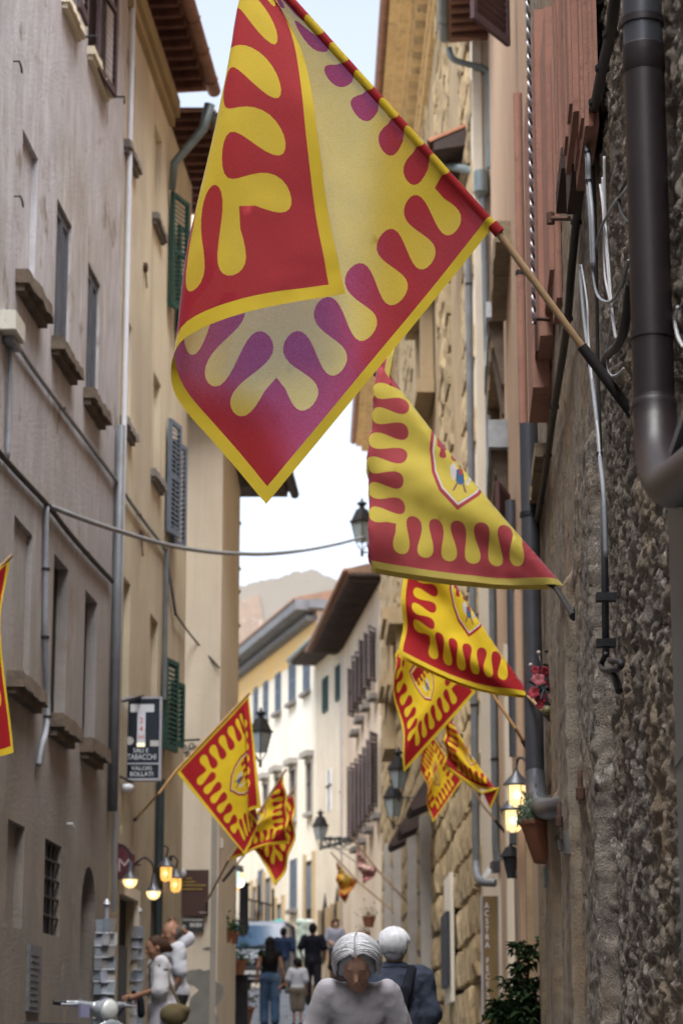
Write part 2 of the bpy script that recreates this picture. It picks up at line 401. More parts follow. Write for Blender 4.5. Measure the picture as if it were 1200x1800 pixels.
M_RUIN = mk('old_rubble_masonry', (.26, .235, .20), (.185, .168, .145), .9, .97, .8, 6, big=((.24, .215, .185), .13), spots=((.20, .185, .165), 1.6))
M_WOOD = mk('bare_wood', (.36, .24, .13), (.27, .17, .09), 7, .7, .1, 40)
M_ROOF = mk('old_roof_tiles', (.28, .15, .095), (.18, .12, .085), 1.5, .92, .6, 8)
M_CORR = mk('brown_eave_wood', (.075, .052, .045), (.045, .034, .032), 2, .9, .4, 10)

# ------------------------------------------------------------------ ground
g = MB(); ys = list(np.linspace(-60, 30, 19))+list(np.linspace(34, 150, 40))+[170, 200, 260, 400]
xs = [-220, -60, -20, -8, -4, -2, 0, 2, 4, 8, 20, 60, 220]
for y in ys:
    for x in xs: g.v.append((x, y, zg(y)+(.0 if abs(x) < 20 else -.02*abs(x))))
nx = len(xs)
for j in range(len(ys)-1):
    for i in range(nx-1): g.f.append((j*nx+i, j*nx+i+1, (j+1)*nx+i+1, (j+1)*nx+i)); g.m.append(0)
ground = tag(g.build('ground', M_ROAD, smooth=True), kind='structure')
# paving slabs where the street can be seen
street = tag(bpy.data.objects.new('street_paving', None), kind='structure'); COL.objects.link(street); street.location = (0, 40, zg(40))
slab_me = []
for w in (.5, .62, .74):
    b = MB(); b.box((0, 0, 0), (w-.02, 1.06, .10)); slab_me.append((w, b))
sl_mesh = []
for w, b in slab_me:
    me = b.mesh('paving_slab'); bm = bmesh.new(); bm.from_mesh(me); bmesh.ops.bevel(bm, geom=bm.edges[:], offset=.012, segments=1, affect='EDGES'); bm.to_mesh(me); bm.free()
    me.materials.append(M_PAVE); sl_mesh.append((w, me))
nslab = 0
y = 37.6; row = 0
while y < 82 and nslab < 292:
    mid = float(np.interp(y, [37, 60, 77, 90], [-.3, -.75, -1.2, -2.2])); x = mid-2.4+(row % 3)*.17
    x1 = mid+2.25
    while x < x1 and nslab < 296:
        w, me = random.choice(sl_mesh)
        sl = piece('paving_slab', me, street, (x+w/2, y, zg(y)-.035+random.uniform(-.006, .006)), (math.atan2(zg(y+.5)-zg(y-.5), 1), random.uniform(-.006, .006), random.uniform(-.01, .01)))
        x += w; nslab += 1
    y += 1.08; row += 1

# ------------------------------------------------------------------ facade builder
def facade(W, a0, a1, z0, z1, holes, mat, parent, thick=.45, name='wall', back=True, mesh_only=False):
    """flat wall with rectangular openings (a0,a1,z0,z1,depth); the reveals are part of the wall"""
    A = sorted({a0, a1, *[min(max(h[i], a0), a1) for h in holes for i in (0, 1)]}); Z = sorted({z0, z1, *[min(max(h[i], z0), z1) for h in holes for i in (2, 3)]})
    m = MB(); P = W.pt
    for i in range(len(A)-1):
        for j in range(len(Z)-1):
            ca, cz = (A[i]+A[i+1])/2, (Z[j]+Z[j+1])/2
            if any(h[0] < ca < h[1] and h[2] < cz < h[3] for h in holes): continue
            m.add([P(A[i], Z[j]), P(A[i+1], Z[j]), P(A[i+1], Z[j+1]), P(A[i], Z[j+1])], [(0, 1, 2, 3)])
    for h in holes:
        b0, b1, c0, c1 = max(h[0], a0), min(h[1], a1), max(h[2], z0), min(h[3], z1); d = -h[4]
        q = [P(b0, c0), P(b1, c0), P(b1, c1), P(b0, c1), P(b0, c0, d), P(b1, c0, d), P(b1, c1, d), P(b0, c1, d)]
        m.add(q, [(0, 1, 5, 4), (1, 2, 6, 5), (2, 3, 7, 6), (3, 0, 4, 7)])
        if len(h) > 5 and h[5]: m.add(q[4:], [(0, 1, 2, 3)])      # walled-up opening
    if back:
        q = [P(a0, z0), P(a1, z0), P(a1, z1), P(a0, z1), P(a0, z0, -thick), P(a1, z0, -thick), P(a1, z1, -thick), P(a0, z1, -thick)]
        m.add(q, [(0, 1, 5, 4), (1, 2, 6, 5), (2, 3, 7, 6), (3, 0, 4, 7), (4, 5, 6, 7)])
    return m.build(name, mat, parent)
def sill(W, parent, a0, a1, z, mat, h=.12, out=.13, name='sill'):
    m = MB(); n = 9; P = W.pt                # worn, uneven slab
    st = [(a0+(a1-a0)*k/n, z-h+random.uniform(-.012, .012), z+random.uniform(-.008, .004), out+random.uniform(-.02, .012)) for k in range(n+1)]
    for (q0, b0, t0, o0), (q1, b1, t1, o1) in zip(st[:-1], st[1:]):
        m.hexa([P(q0, b0, -.02), P(q1, b1, -.02), P(q1, b1, o1), P(q0, b0, o0), P(q0, t0, -.02), P(q1, t1, -.02), P(q1, t1, o1-.012), P(q0, t0, o0-.012)])
    m.wbox(W, a0+.03, a1-.03, z-h*1.45, z-h*.9, -.02, out*.55)
    return m.build(name, mat, parent)
def shutter(W, parent, a0, a1, z0, z1, o, mat, slats=True, th=.04, name='shutter', sep=False, open_at=None, pitch=.055):
    """louvred leaf; open_at = (a hinge, angle) swings it out from the wall"""
    if open_at:
        ah, ang = open_at; w = abs(a1-a0); q = W.pt(ah, 0, o); sgn = 1 if a1 > a0 else -1
        d2 = (W.d*math.cos(ang)*sgn + W.n*math.sin(ang)); V = Wall((q.x, q.y), (q.x+d2.x*w, q.y+d2.y*w), 'L'); b0, b1 = 0, w; oo = 0
        if V.n.dot(W.n) < 0: V.n = -V.n
    else: V = W; b0, b1, oo = a0, a1, o
    m = MB(); fr = .06
    m.wbox(V, b0, b0+fr, z0, z1, oo, oo+th); m.wbox(V, b1-fr, b1, z0, z1, oo, oo+th)
    m.wbox(V, b0+fr, b1-fr, z0, z0+fr*1.3, oo+.001, oo+th-.001); m.wbox(V, b0+fr, b1-fr, z1-fr, z1, oo+.001, oo+th-.001)
    if z1-z0 > 1.4: m.wbox(V, b0+fr, b1-fr, (z0+z1)/2-.03, (z0+z1)/2+.03, oo+.001, oo+th-.001)
    s = m.build(name, mat, parent)
    if slats:
        n = int((z1-z0-2*fr)/pitch); k0 = z0+fr*1.3
        ms = MB()
        for i in range(n):
            zc = k0+(i+.3)*pitch
            if sep: ms = MB()
            P = V.pt; e = .004
            ms.hexa([P(b0+fr, zc, oo+th-e), P(b1-fr, zc, oo+th-e), P(b1-fr, zc+.006, oo+th-e), P(b0+fr, zc+.006, oo+th-e),
                     P(b0+fr, zc+pitch*.75, oo+e), P(b1-fr, zc+pitch*.75, oo+e), P(b1-fr, zc+pitch*.75+.006, oo+e), P(b0+fr, zc+pitch*.75+.006, oo+e)])
            if sep: ms.build('slat', mat, s)
        if not sep: tag(ms.build('slats', mat, s), kind='stuff')
    else:
        ms = MB(); k = max(2, int((b1-b0)/.11))
        for i in range(k):
            ms.wbox(V, b0+fr*.5+(b1-b0-fr)*i/k+.004, b0+fr*.5+(b1-b0-fr)*(i+1)/k-.004, z0+fr, z1-fr, oo+.004, oo+th*.7)
        tag(ms.build('boards', mat, s), kind='stuff')
    return s
def wopen(W, u0, u1, vt, vb, d, fill=False):
    a0 = W.hit(u0, (vt+vb)/2)[0]; a1 = W.hit(u1, (vt+vb)/2)[0]
    return (a0, a1, W.hit(u0, vb)[1], W.hit(u0, vt)[1], d, fill)

# ------------------------------------------------------------------ grey-lilac house, near left
HL1 = thing('plaster_house', WL.pt(20, zg(12), 0), 'tall grey-lilac plastered house at left edge with walled-up windows', 'house')
z_top1 = 19.0
blind = [wopen(WL, 37, 65, 219, 487, .05, True), wopen(WL, 22, 55, 900, 1185, .05, True), wopen(WL, 12, 42, 1437, 1625, .08, True)]
shut1 = [wopen(WL, 98, 125, 341, 602, .10), wopen(WL, 153, 175, 455, 690, .10)]
low1 = [wopen(WL, 92, 118, 968, 1258, .13), wopen(WL, 147.5, 169, 1032, 1300, .13)]
barw = wopen(WL, 78, 107, 1472, 1640, .11)
door1 = wopen(WL, 138, 163, 1510, 2060, .35)
topw = [wopen(WL, 114, 140, -330, 2, .16), wopen(WL, 158, 190, -210, 92, .16)]
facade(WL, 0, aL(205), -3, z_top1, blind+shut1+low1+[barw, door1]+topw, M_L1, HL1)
for h in shut1:
    w = MB(); w.wbox(WL, h[0], h[1], h[2], h[3], -.098, -.075); w.wbox(WL, h[0], h[0]+.05, h[2], h[3], -.075, -.03); w.wbox(WL, h[1]-.05, h[1], h[2], h[3], -.075, -.03); w.wbox(WL, h[0]+.05, h[1]-.05, h[3]-.05, h[3], -.075, -.03)
    win = w.build('window', M_SHB, HL1); mid = (h[0]+h[1])/2
    for q0, q1 in ((h[0]+.05, mid-.004), (mid+.004, h[1]-.05)): shutter(WL, win, q0, q1, h[2]+.02, h[3]-.05, -.074, M_SHB, slats=False, th=.05)
    sill(WL, win, h[0]-.12, h[1]+.17, h[2], M_SILL)
for h in low1:
    w = MB(); w.wbox(WL, h[0], h[1], h[2], h[3], -.129, -.105)
    win = w.build('window', M_DARK, HL1)
    sill(WL, win, h[0]-.10, h[1]+.16, h[2], M_SILL, .14, .15)
for h in blind[:2]:
    sill(WL, HL1, h[0]-.13, h[1]+.3, h[2], M_SILL, .13, .14)
for h in topw:
    w = MB(); w.wbox(WL, h[0], h[1], h[2], h[3], -.159, -.12); win = w.build('window', M_SHP, HL1)
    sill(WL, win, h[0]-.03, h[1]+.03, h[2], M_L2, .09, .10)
    hk = MB(); a = h[1]+.06
    hk.tube([WL.pt(a, h[2]-.05, 0), WL.pt(a, h[2]-.05, .16), WL.pt(a, h[2]-.05, .2), WL.pt(a, h[2]-.13, .2)], .011, 6); hk.build('shutter_hook', M_IRON, win)
h = topw[1]
shutter(WL, HL1, 0, .72, h[2]-.12, h[3], .03, M_SHP, sep=True, pitch=.075, open_at=(WL.hit(164, 60)[0], rad(6)))
shutter(WL, HL1, topw[0][1]-.3, topw[0][1]+.15, topw[0][2]+.1, topw[0][3], .06, M_SHP, sep=True, pitch=.075)
w = MB(); h = barw; w.wbox(WL, h[0], h[1], h[2], h[3], -.109, -.09); win = w.build('window', M_DARK, HL1)
for k in range(1, 4):
    b = MB(); b.tube([WL.pt(h[0]+(h[1]-h[0])*k/4, h[2], -.03), WL.pt(h[0]+(h[1]-h[0])*k/4, h[3], -.03)], .012, 6); b.build('bar', M_IRON, win)
for k in range(1, 5):
    b = MB(); zz = h[2]+(h[3]-h[2])*k/5; b.tube([WL.pt(h[0], zz, -.02), WL.pt(h[1], zz, -.02)], .012, 6); b.build('bar', M_IRON, win)
# arched doorway: the arch head is closed in with spandrels on the wall face
h = door1; d = MB(); d.wbox(WL, h[0], h[1], h[2], h[3]-.28, -.345, -.30); dr = d.build('door', mk('old_dark_wood', (.06, .045, .034), (.04, .03, .024), 5, .8, .3, 50), HL1)
dk = MB(); dk.wbox(WL, h[0], h[1], h[3]-.28, h[3], -.345, -.32); dk.build('fanlight', M_DARK, dr)
sp = MB(); n = 14; cx = (h[0]+h[1])/2; rr = (h[1]-h[0])/2; zc = h[3]-rr*1.05
for s in (-1, 1):
    for k in range(n//2):
        t0, t1 = math.pi/2*k/(n//2), math.pi/2*(k+1)/(n//2)
        x0, x1 = cx+s*rr*math.cos(t0), cx+s*rr*math.cos(t1); y0, y1 = zc+rr*math.sin(t0), zc+rr*math.sin(t1)
        P = WL.pt
        sp.hexa([P(x0, y0, -.3), P(x1, y1, -.3), P(x1, y1, .003), P(x0, y0, .003), P(x0, h[3]+.01, -.3), P(x1, h[3]+.01, -.3), P(x1, h[3]+.01, .003), P(x0, h[3]+.01, .003)])
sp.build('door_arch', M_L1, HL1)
pl = MB(); h = wopen(WL, 47, 69, 1658, 1778, .1); pl.wbox(WL, h[0], h[1], h[2], h[3], 0, .025)
for k in range(9): pl.wbox(WL, h[0]+.06, h[1]-.08-random.random()*.15, h[3]-.06-(h[3]-h[2])*(k+.6)/10.5, h[3]-.035-(h[3]-h[2])*(k+.6)/10.5, .0255, .03)
tag(pl.build('wall_plaque', mk('grey_slate', (.15, .155, .165), (.10, .105, .11), 20, .7, .4, 80)), 'narrow grey slate plaque low on the grey-lilac house wall', 'plaque')

# ------------------------------------------------------------------ ochre yellow house
HL2 = thing('ochre_house', WL.pt((aL(205)+aL(300))/2, zg(26), 0), 'ochre yellow house with blind windows under a dark tiled eave', 'house')
a20, a21 = aL(205)+.001, WL.hit(297, 300)[0]; ztop2 = WL.hit(297, 189)[1]
b2 = [wopen(WL, 222, 238, 75, 254, .07, True), wopen(WL, 271, 284, 212, 380, .07, True), wopen(WL, 216, 231, 543, 737, .07, True), wopen(WL, 268.5, 282, 648, 828, .07, True),
      wopen(WL, 209.5, 228, 1001, 1232, .07, True), wopen(WL, 263, 277, 1075, 1240, .07, True)]
door2 = wopen(WL, 206, 232, 1570, 2000, .12); door3 = wopen(WL, 262, 280, 1560, 2000, .12)
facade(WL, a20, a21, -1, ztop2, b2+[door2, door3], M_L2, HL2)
for h in b2[:4]: sill(WL, HL2, h[0]-.10, h[1]+.12, h[2], M_SILLG, .10, .09)
for h in (door2, door3):
    d = MB(); d.wbox(WL, h[0], h[1], h[2], h[3], -.119, -.09); d.build('doorway', M_DARK, HL2)
jm = MB(); jm.wbox(WL, door2[1]+.002, door2[1]+.13, door2[2], door2[3]+.12, 0, .05); jm.wbox(WL, door2[0]+.0, door2[1]+.001, door2[3]+.002, door2[3]+.12, 0, .05); jm.build('door_frame', M_L3, HL2)
dl = MB(); dl.wbox(WL, door2[0]+.5, door2[1]-.02, door2[2], door2[3]-.5, -.085, -.06); dl.build('door_leaf', mk('grey_door_paint', (.10, .10, .105), None, 4, .6), HL2)
def eave(W, parent, a0, a1, z, out, tilemat, gut_mat, step=.30, rise=.03, gutter=True, boards=True):
    """tiled eave: boards over rafters that stick out of the wall, tile ends, gutter"""
    P = W.pt; m = MB()
    q = [P(a0, z, -.3), P(a1, z, -.3), P(a1, z+rise, out), P(a0, z+rise, out)]
    m.hexa([*[p+Vector((0, 0, .10)) for p in q], *[p+Vector((0, 0, .16)) for p in q]])
    rf = m.build('roof', M_ROOF, parent)
    n = int((a1-a0)/step)
    bb = MB(); bb.wbox(W, 0, .09, 0, .10, -.2, out-.04); p0 = P(0, 0, 0); me = bb.mesh('rafter', p0); me.materials.append(M_RAFT)
    tt = MB(); seg = 5
    for i in range(seg):                     # a curved tile laid between two rafters, seen from below
        t0, t1 = math.pi*i/seg, math.pi*(i+1)/seg; r = step*.5
        f = lambda t, o, rr: P(r-rr*math.cos(t), rr*.35*math.sin(t), o)
        tt.hexa([f(t0, -.1, r), f(t1, -.1, r), f(t1, out+.07, r), f(t0, out+.07, r), f(t0, -.1, r+.014), f(t1, -.1, r+.014), f(t1, out+.07, r+.014), f(t0, out+.07, r+.014)])
    tme = tt.mesh('roof_tile', p0); tme.materials.append(tilemat)
    for i in range(n):
        a = a0+i*step
        piece('rafter', me, parent, P(a, z+random.uniform(-.01, .01), 0))
        piece('roof_tile', tme, parent, P(a, z+.10+rise*.5+random.uniform(-.008, .008), 0))
    if gutter:
        gm = MB(); r = .085; seg = 8
        for i in range(seg):
            t0, t1 = math.pi+math.pi*i/seg, math.pi+math.pi*(i+1)/seg
            f = lambda t, rr: (out+.06+rr*math.cos(t), z+.13+rr*math.sin(t))
            for (A0, A1) in ((a0, a1),):
                c = [f(t0, r), f(t1, r), f(t1, r-.008), f(t0, r-.008)]
                gm.hexa([P(A0, x[1], x[0]) for x in c]+[P(A1, x[1], x[0]) for x in c])
        gt = gm.build('gutter', gut_mat, parent, smooth=False)
        for k in range(int((a1-a0)/.9)+1):
            bk = MB(); aa = a0+.05+k*.9
            if aa > a1: break
            bk.tube([P(aa, z+.13+.092*math.sin(t), out+.06+.092*math.cos(t)) for t in np.linspace(math.pi*.95, math.pi*2.05, 9)], .007, 5); bk.build('gutter_bracket', gut_mat, gt)
    return rf
co = MB(); co.wbox(WL, a20, a21, ztop2-.22, ztop2+.12, 0, .07); co.wbox(WL, a20, a21, ztop2-.10, ztop2+.12, .071, .13); co.build('cornice', mk('ochre_cornice', (.40, .31, .17), (.33, .25, .14), 2, .9), HL2)
eave(WL, HL2, a20-3.2, a21, ztop2+.12, .50, M_TERRA, M_COPPER)
# second part of the yellow house: green and blue shutters, slightly lower roof
HL2b = thing('shuttered_house', WL.pt(aL(310), zg(30), 0), 'narrow yellow house front with open green and blue louvred shutters', 'house')
a30, a31 = a21+.001, aL(318.5)+.6
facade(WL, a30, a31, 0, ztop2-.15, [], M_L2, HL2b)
eave(WL, HL2b, a30+.02, a31+1.5, ztop2-.1, .50, M_TERRA, M_ZINC, rise=-.02)
def openshut(u, vt, vb, wd, ang, mat, off=.03, par=HL2b):
    a, z1 = WL.hit(u, vt, off); z0 = WL.hit(u, vb, off)[1]
    return shutter(WL, par, a, a+wd, z0, z1, off, mat, open_at=(a, ang), pitch=.06)
openshut(300.5, 336, 545, .50, rad(17), M_SHG); openshut(312, 395, 590, .5, rad(20), M_SHG)
openshut(296, 735, 940, .42, rad(11), M_SHGB); openshut(303, 772, 960, .45, rad(13), M_SHGB)
openshut(289, 1155, 1318, .46, rad(11), M_SHG); openshut(300, 1195, 1310, .40, rad(14), M_SHG)
# zinc branch that carries the gutter water into the wall corner
bp = MB(); bp.tube([WL.pt(a21-.12, ztop2+.02, .52), WL.pt(a21-.1, ztop2-.3, .44), WL.pt(a21-.1, ztop2-.75, .08), WL.pt(a21-.1, ztop2-1.1, .06)], [.07, .06, .055, .045], 10)
bp.build('rain_spout', M_ZINC, HL2, smooth=True)

# ------------------------------------------------------------------ tan house that juts out
XR = at(385, 1400, 31.2).x; xl = WL.pt(WL.L-.6, 0, 0).x
HL3 = thing('tan_house', (-1.8, 32, zg(31)), 'tan plastered house corner jutting into the street behind the brown sign', 'house')
Wf = Wall((xl-.4, 31.2), (XR, 31.2), 'L'); ztop3 = at(350, 722, 31.2).z
facade(Wf, 0, Wf.L, 0, ztop3, [], M_L3, HL3, thick=.3)
W3s = Wall((XR, 31.2), ((412-600)/4366*35.6, 35.6), 'L')
facade(W3s, 0, W3s.L, 0, ztop3, [], M_L3, HL3, thick=.3, name='side_wall')
m = MB(); zz = ztop3
m.hexa([Vector(p) for p in [(xl-.6, 30.55, zz+.02), (XR+.5, 30.8, zz+.02), (XR+.75, 36.2, zz+.02), (xl-.6, 36.2, zz+.02), (xl-.6, 30.55, zz+.12), (XR+.5, 30.8, zz+.12), (XR+.75, 36.2, zz+.12), (xl-.6, 36.2, zz+.12)]])
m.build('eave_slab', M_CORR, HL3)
m = MB(); m.hexa([Vector(p) for p in [(xl-.6, 30.5, zz+.121), (XR+.5, 30.7, zz+.121), (XR+.8, 36.3, zz+.121), (xl-.6, 36.3, zz+.121), (xl-.6, 33, zz+1.1), (XR-.6, 33, zz+1.1), (XR-.6, 34, zz+1.1), (xl-.6, 34, zz+1.1)]]); m.build('roof', M_ROOF, HL3)
m = MB(); q0, q1 = Vector((XR+.62, 31.0, zz+.06)), Vector((XR+.86, 36.2, zz+.06)); m.tube([q0, q1], .07, 8); m.build('gutter', M_IRON, HL3)
# bare patches where the plaster fell off the tan corner
def blob_patch(W, u, v, ru, rv, seed, off=.004, mat=M_PATCH, parent=None, n=40):
    pts = []; r0 = random.Random(seed)
    ph = [r0.uniform(0, 6.28) for _ in range(5)]
    for k in range(n):
        t = 2*math.pi*k/n; q = 1+sum(.16/(j+1)*math.sin((j+2)*t+ph[j]) for j in range(5))*1.6
        a, z = W.hit(u+ru*q*math.cos(t), v+rv*q*math.sin(t), off); pts.append(W.pt(a, z, off))
    m = MB(); m.add(pts, [tuple(range(n))]); c = W.n.xy if hasattr(W.n, 'xy') else W.n
    m.v += [tuple(Vector(p)-Vector((W.n.x, W.n.y, 0))*off*.9) for p in pts]
    m.f += [(k, (k+1) % n, n+(k+1) % n, n+k) for k in range(n)]; m.m += [0]*n
    return m.build('plaster_patch', mat, parent)
blob_patch(Wf, 352, 1720, 20, 22, 3, parent=HL3); blob_patch(Wf, 358, 1775, 34, 40, 5, .006, parent=HL3); blob_patch(Wf, 366, 1668, 7, 4, 8, .004, parent=HL3)
m = MB(); a0_, z0_ = Wf.hit(379, 1800); m.wbox(Wf, Wf.L-.09, Wf.L-.012, 0, at(380, 1420, 31.2).z, 0, .012); m.build('corner_render', mk('grey_corner_render', (.34, .32, .28), (.28, .26, .22), 2, .95, .4, 30), HL3)

# unseen house row behind the tan corner, added to shade the far street
HL5 = thing('unseen_row_house', (-3.4, 55, zg(55)), 'plain house front continuing the left row behind the tan house', 'house')
for (p_, q_) in (((-1.95, 37.2), (-3.75, 78)), ((-3.75, 78.05), (-9.5, 112))):
    Wx = Wall(p_, q_, 'L'); facade(Wx, 0, Wx.L, 1, 16.5, [(k_, k_+1.0, z_, z_+1.6, .15, True) for k_ in range(4, int(Wx.L)-2, 5) for z_ in (6.5, 10.2, 13.6)], M_L3, HL5, thick=3)
# ------------------------------------------------------------------ near right: rubble-stone house, carved by displacement
HR1 = thing('stone_house', WR.pt(20, zg(12), 0), 'rough rubble-stone house wall at the right edge with cables', 'house')
def relief(a0, a1, z0, z1, da, dz, fn, mat, name, parent):
    A = np.arange(a0, a1+da, da); Z = np.arange(z0, z1+dz, dz); AA, ZZ = np.meshgrid(A, Z, indexing='ij'); O = fn(AA, ZZ)
    X = WR.p.x+WR.d.x*AA+WR.n.x*O; Y = WR.p.y+WR.d.y*AA+WR.n.y*O
    pw = wloc(parent); V = np.stack([X-pw.x, Y-pw.y, ZZ-pw.z], -1).reshape(-1, 3); nz = len(Z)
    i = np.arange(len(A)-1)[:, None]*nz+np.arange(nz-1)[None]; Q = np.stack([i, i+1, i+nz+1, i+nz], -1).reshape(-1, 4)
    me = bpy.data.meshes.new(name); me.vertices.add(len(V)); me.vertices.foreach_set('co', V.ravel())
    me.loops.add(Q.size); me.loops.foreach_set('vertex_index', Q.ravel().astype(np.int32))
    me.polygons.add(len(Q)); me.polygons.foreach_set('loop_start', np.arange(0, Q.size, 4, dtype=np.int32)); me.polygons.foreach_set('loop_total', np.full(len(Q), 4, np.int32))
    me.update(); me.validate(); return link(name, me, mat, parent, (0, 0, 0), True)
def step(x, e0, e1): t = np.clip((x-e0)/(e1-e0), 0, 1); return t*t*(3-2*t)
aRi = lambda u: WR.hit(u, 1300)[0]
def worley(x, y, seed=0):
    xi = np.floor(x).astype(np.int64); yi = np.floor(y).astype(np.int64); d1 = np.full(x.shape, 9.0); d2 = d1.copy(); hid = np.zeros(x.shape)
    def h(a, b, s):
        k = (a*374761393+b*668265263+(seed+s)*144665) & 0x7fffffff; k = ((k ^ (k >> 13))*1274126177) & 0x7fffffff; return ((k ^ (k >> 16)) & 0xffff)/65535.0
    for i in (-1, 0, 1):
        for j in (-1, 0, 1):
            cx, cy = xi+i, yi+j; d = np.hypot(cx+h(cx, cy, 1)-x, cy+h(cx, cy, 2)-y); m = d < d1
            d2 = np.where(m, d1, np.minimum(d2, d)); hid = np.where(m, h(cx, cy, 3), hid); d1 = np.where(m, d, d1)
    return d1, d2, hid
def near_fn(A, Z):
    rough = 1-step(A, aRi(1092), aRi(1062))                       # rubble close by, worn plaster further on
    low = 1-step(Z, 4.0, 4.3)
    wa, wz = A+.10*(fbm(A*4, Z*4, 2, 41)-.5), Z+.10*(fbm(A*4+9, Z*4, 2, 43)-.5)
    d1, d2, hid = worley(wa*3.6, wz*6.2, 3); e1, e2, hid2 = worley(wa*9, wz*15, 8)
    edge = step(d2-d1, .0, .12); lump = (hid-.5)*.026*edge; cr = -.020*(1-edge)
    rg = np.abs(fbm(A*8, Z*12, 4, 21, .6)-.5)*2; rg2 = np.abs(fbm(A*20, Z*30, 3, 27, .6)-.5)*2
    fine = -.010*(1-step(e2-e1, 0, .2))-.030*np.clip(.30-rg, 0, 1)/.30+.020*rg-.012*np.clip(.25-rg2, 0, 1)/.25+(fbm(A*42, Z*70, 2, 31)-.5)*.016
    o = .62*(lump+cr+fine)*(.28+.72*rough)
    def strip(u0, u1, h, zt=4.15): 
        e = .05; return h*step(A, aRi(u0)-e, aRi(u0)+e)*(1-step(A, aRi(u1)-e, aRi(u1)+e))*(1-step(Z, zt-.04, zt+.04))
    o = o+strip(1073, 1041, .07)+strip(1040, 1012, -.16, 4.0)+strip(1011, 992, .045, 4.1)+strip(991, 979, -.03, 3.3)+strip(978, 966, .05, 3.2)+strip(965, 958, -.05, 3.4)
    return o
relief(5.2-WR.p.y, aRi(1040), .2, 6.2, .03, .014, near_fn, M_STONE, 'wall', HR1)
relief(aRi(1040), aRi(947), .2, 9.5, .05, .025, near_fn, mk('worn_brown_plaster', (.29, .24, .185), (.165, .135, .108), 3.5, .95, .8, 60, streak=((.42, .37, .30), 5, .6), big=((.27, .18, .10), .8), spots=((.09, .075, .065), 7), detail=7), 'plaster_wall', HR1)
m = MB(); NA = 5.2-WR.p.y; m.wbox(WR, 0, NA, -4, 13, -.4, .0); m.wbox(WR, NA, aRi(947), -1, 13, -.6, -.32); m.wbox(WR, NA, aRi(1040), 6.2, 13, -.3, .0); m.wbox(WR, aRi(1040), aRi(947), 9.5, 13, -.3, -.0); m.build('wall_core', M_STONE, HR1)

# ------------------------------------------------------------------ peach house with pipes further on the right
HR2 = thing('peach_house', WR.pt(aR(905), zg(26), 0), 'peach plastered house on the right behind downpipes and stone balcony slabs', 'house')
facade(WR, aRi(947)+.02, WR.L, 0, 17.5, [], M_PEACH, HR2, name='wall')

# ------------------------------------------------------------------ palazzo with bossed golden stones
HP = thing('rusticated_palazzo', W2.pt(20, zg(50), 0), 'tall golden palazzo of bossed stone blocks with dentilled cornice', 'palazzo')
ztopP = CAMZ+20.3
W2b = Wall((W2.pt(0, 0, -.085).x, W2.pt(0, 0, -.085).y), (W2.pt(W2.L, 0, -.085).x, W2.pt(W2.L, 0, -.085).y), 'R')
facade(W2b, 0, W2.L, 1, ztopP, [], mk('brown_mortar_wall', (.26, .19, .12), (.17, .125, .085), 2, .95, .6, 14, spots=((.07, .055, .04), 3)), HP, thick=.6)
for b0, b1 in ((2.6, 5.4), (9, 12), (17, 20), (25, 28), (33, 36)):
    m = MB(); m.wbox(W2, b0, b1, 8.2, ztopP-1.2, -.084, -.005); m.build('plain_bay', M_ASHW, HP)
def boss_mesh(L, H, D, seed):
    r = random.Random(seed); bm = bmesh.new(); G5 = (-.5, -.455, -.16, .16, .455, .5); nx, nz = 5, 5; vs = []
    for i in range(nx+1):
        for k in range(nz+1):
            x, z = G5[i], G5[k]; e = max(abs(x), abs(z))*2; s = 1.0
            if e < .99: x += r.uniform(-.03, .03); z += r.uniform(-.04, .04)
            o = (D*(1.25 if e < .5 else .7)*(.6+.8*r.random())+.015) if e < .99 else -.09
            vs.append(bm.verts.new((x*L*s, o, z*H*s)))
    for i in range(nx):
        for k in range(nz):
            q = [vs[i*(nz+1)+k], vs[(i+1)*(nz+1)+k], vs[(i+1)*(nz+1)+k+1], vs[i*(nz+1)+k+1]]; bm.faces.new(q)
    me = bpy.data.meshes.new('stone_block'); bmesh.ops.recalc_face_normals(bm, faces=bm.faces); bm.to_mesh(me); bm.free()
    me.materials.append(M_ASHLAR); return me
bosses = [boss_mesh(.95, .575, .010+.008*(k % 4), k) for k in range(12)]
W2rot = W2.ang + math.pi if (Matrix.Rotation(W2.ang, 2) @ Vector((0, 1))).dot(W2.n) < 0 else W2.ang
blocks = []; PLAIN = ((2.6, 5.4), (9, 12), (17, 20), (25, 28), (33, 36))
CH = .62
z = 1.6; row = 0
while z < ztopP-.9:
    a = .05+(row % 2)*.42
    while a < W2.L-.9:
        w_ = random.choice((.55, .7, .85, 1.0, 1.25)) if a > 1.2 else (.9 if row % 2 else 1.3)
        if not (z > 8.5 and any(b0 < a+w_/2 < b1 for b0, b1 in PLAIN)): blocks.append((a+w_/2, z+CH/2, w_))
        a += w_+.02
    z += CH; row += 1
def seenkey(b):                           # how large a block shows: near ones first
    q = W2.pt(b[0], b[1]); hv = 900-F_PX*((q.z-CAMZ)*CP-q.y*SP)/(q.y*CP+(q.z-CAMZ)*SP); uu = 600+F_PX*q.x/(q.y*CP+(q.z-CAMZ)*SP)
    return b[0] + (0 if -30 < hv < 1830 else 500)
blocks.sort(key=seenkey)
pale_cols = [(11.5, 12.6), (17.5, 18.4), (23, 24)]
for i, (a, z, w_) in enumerate(blocks[:290]):
    piece('stone_block', random.choice(bosses), HP, W2.pt(a, z, random.uniform(-.02, .015)), (random.uniform(-.03, .03), 0, W2rot+random.uniform(-.02, .02)), (w_, random.uniform(.7, 1.2), random.uniform(.93, 1.0)))
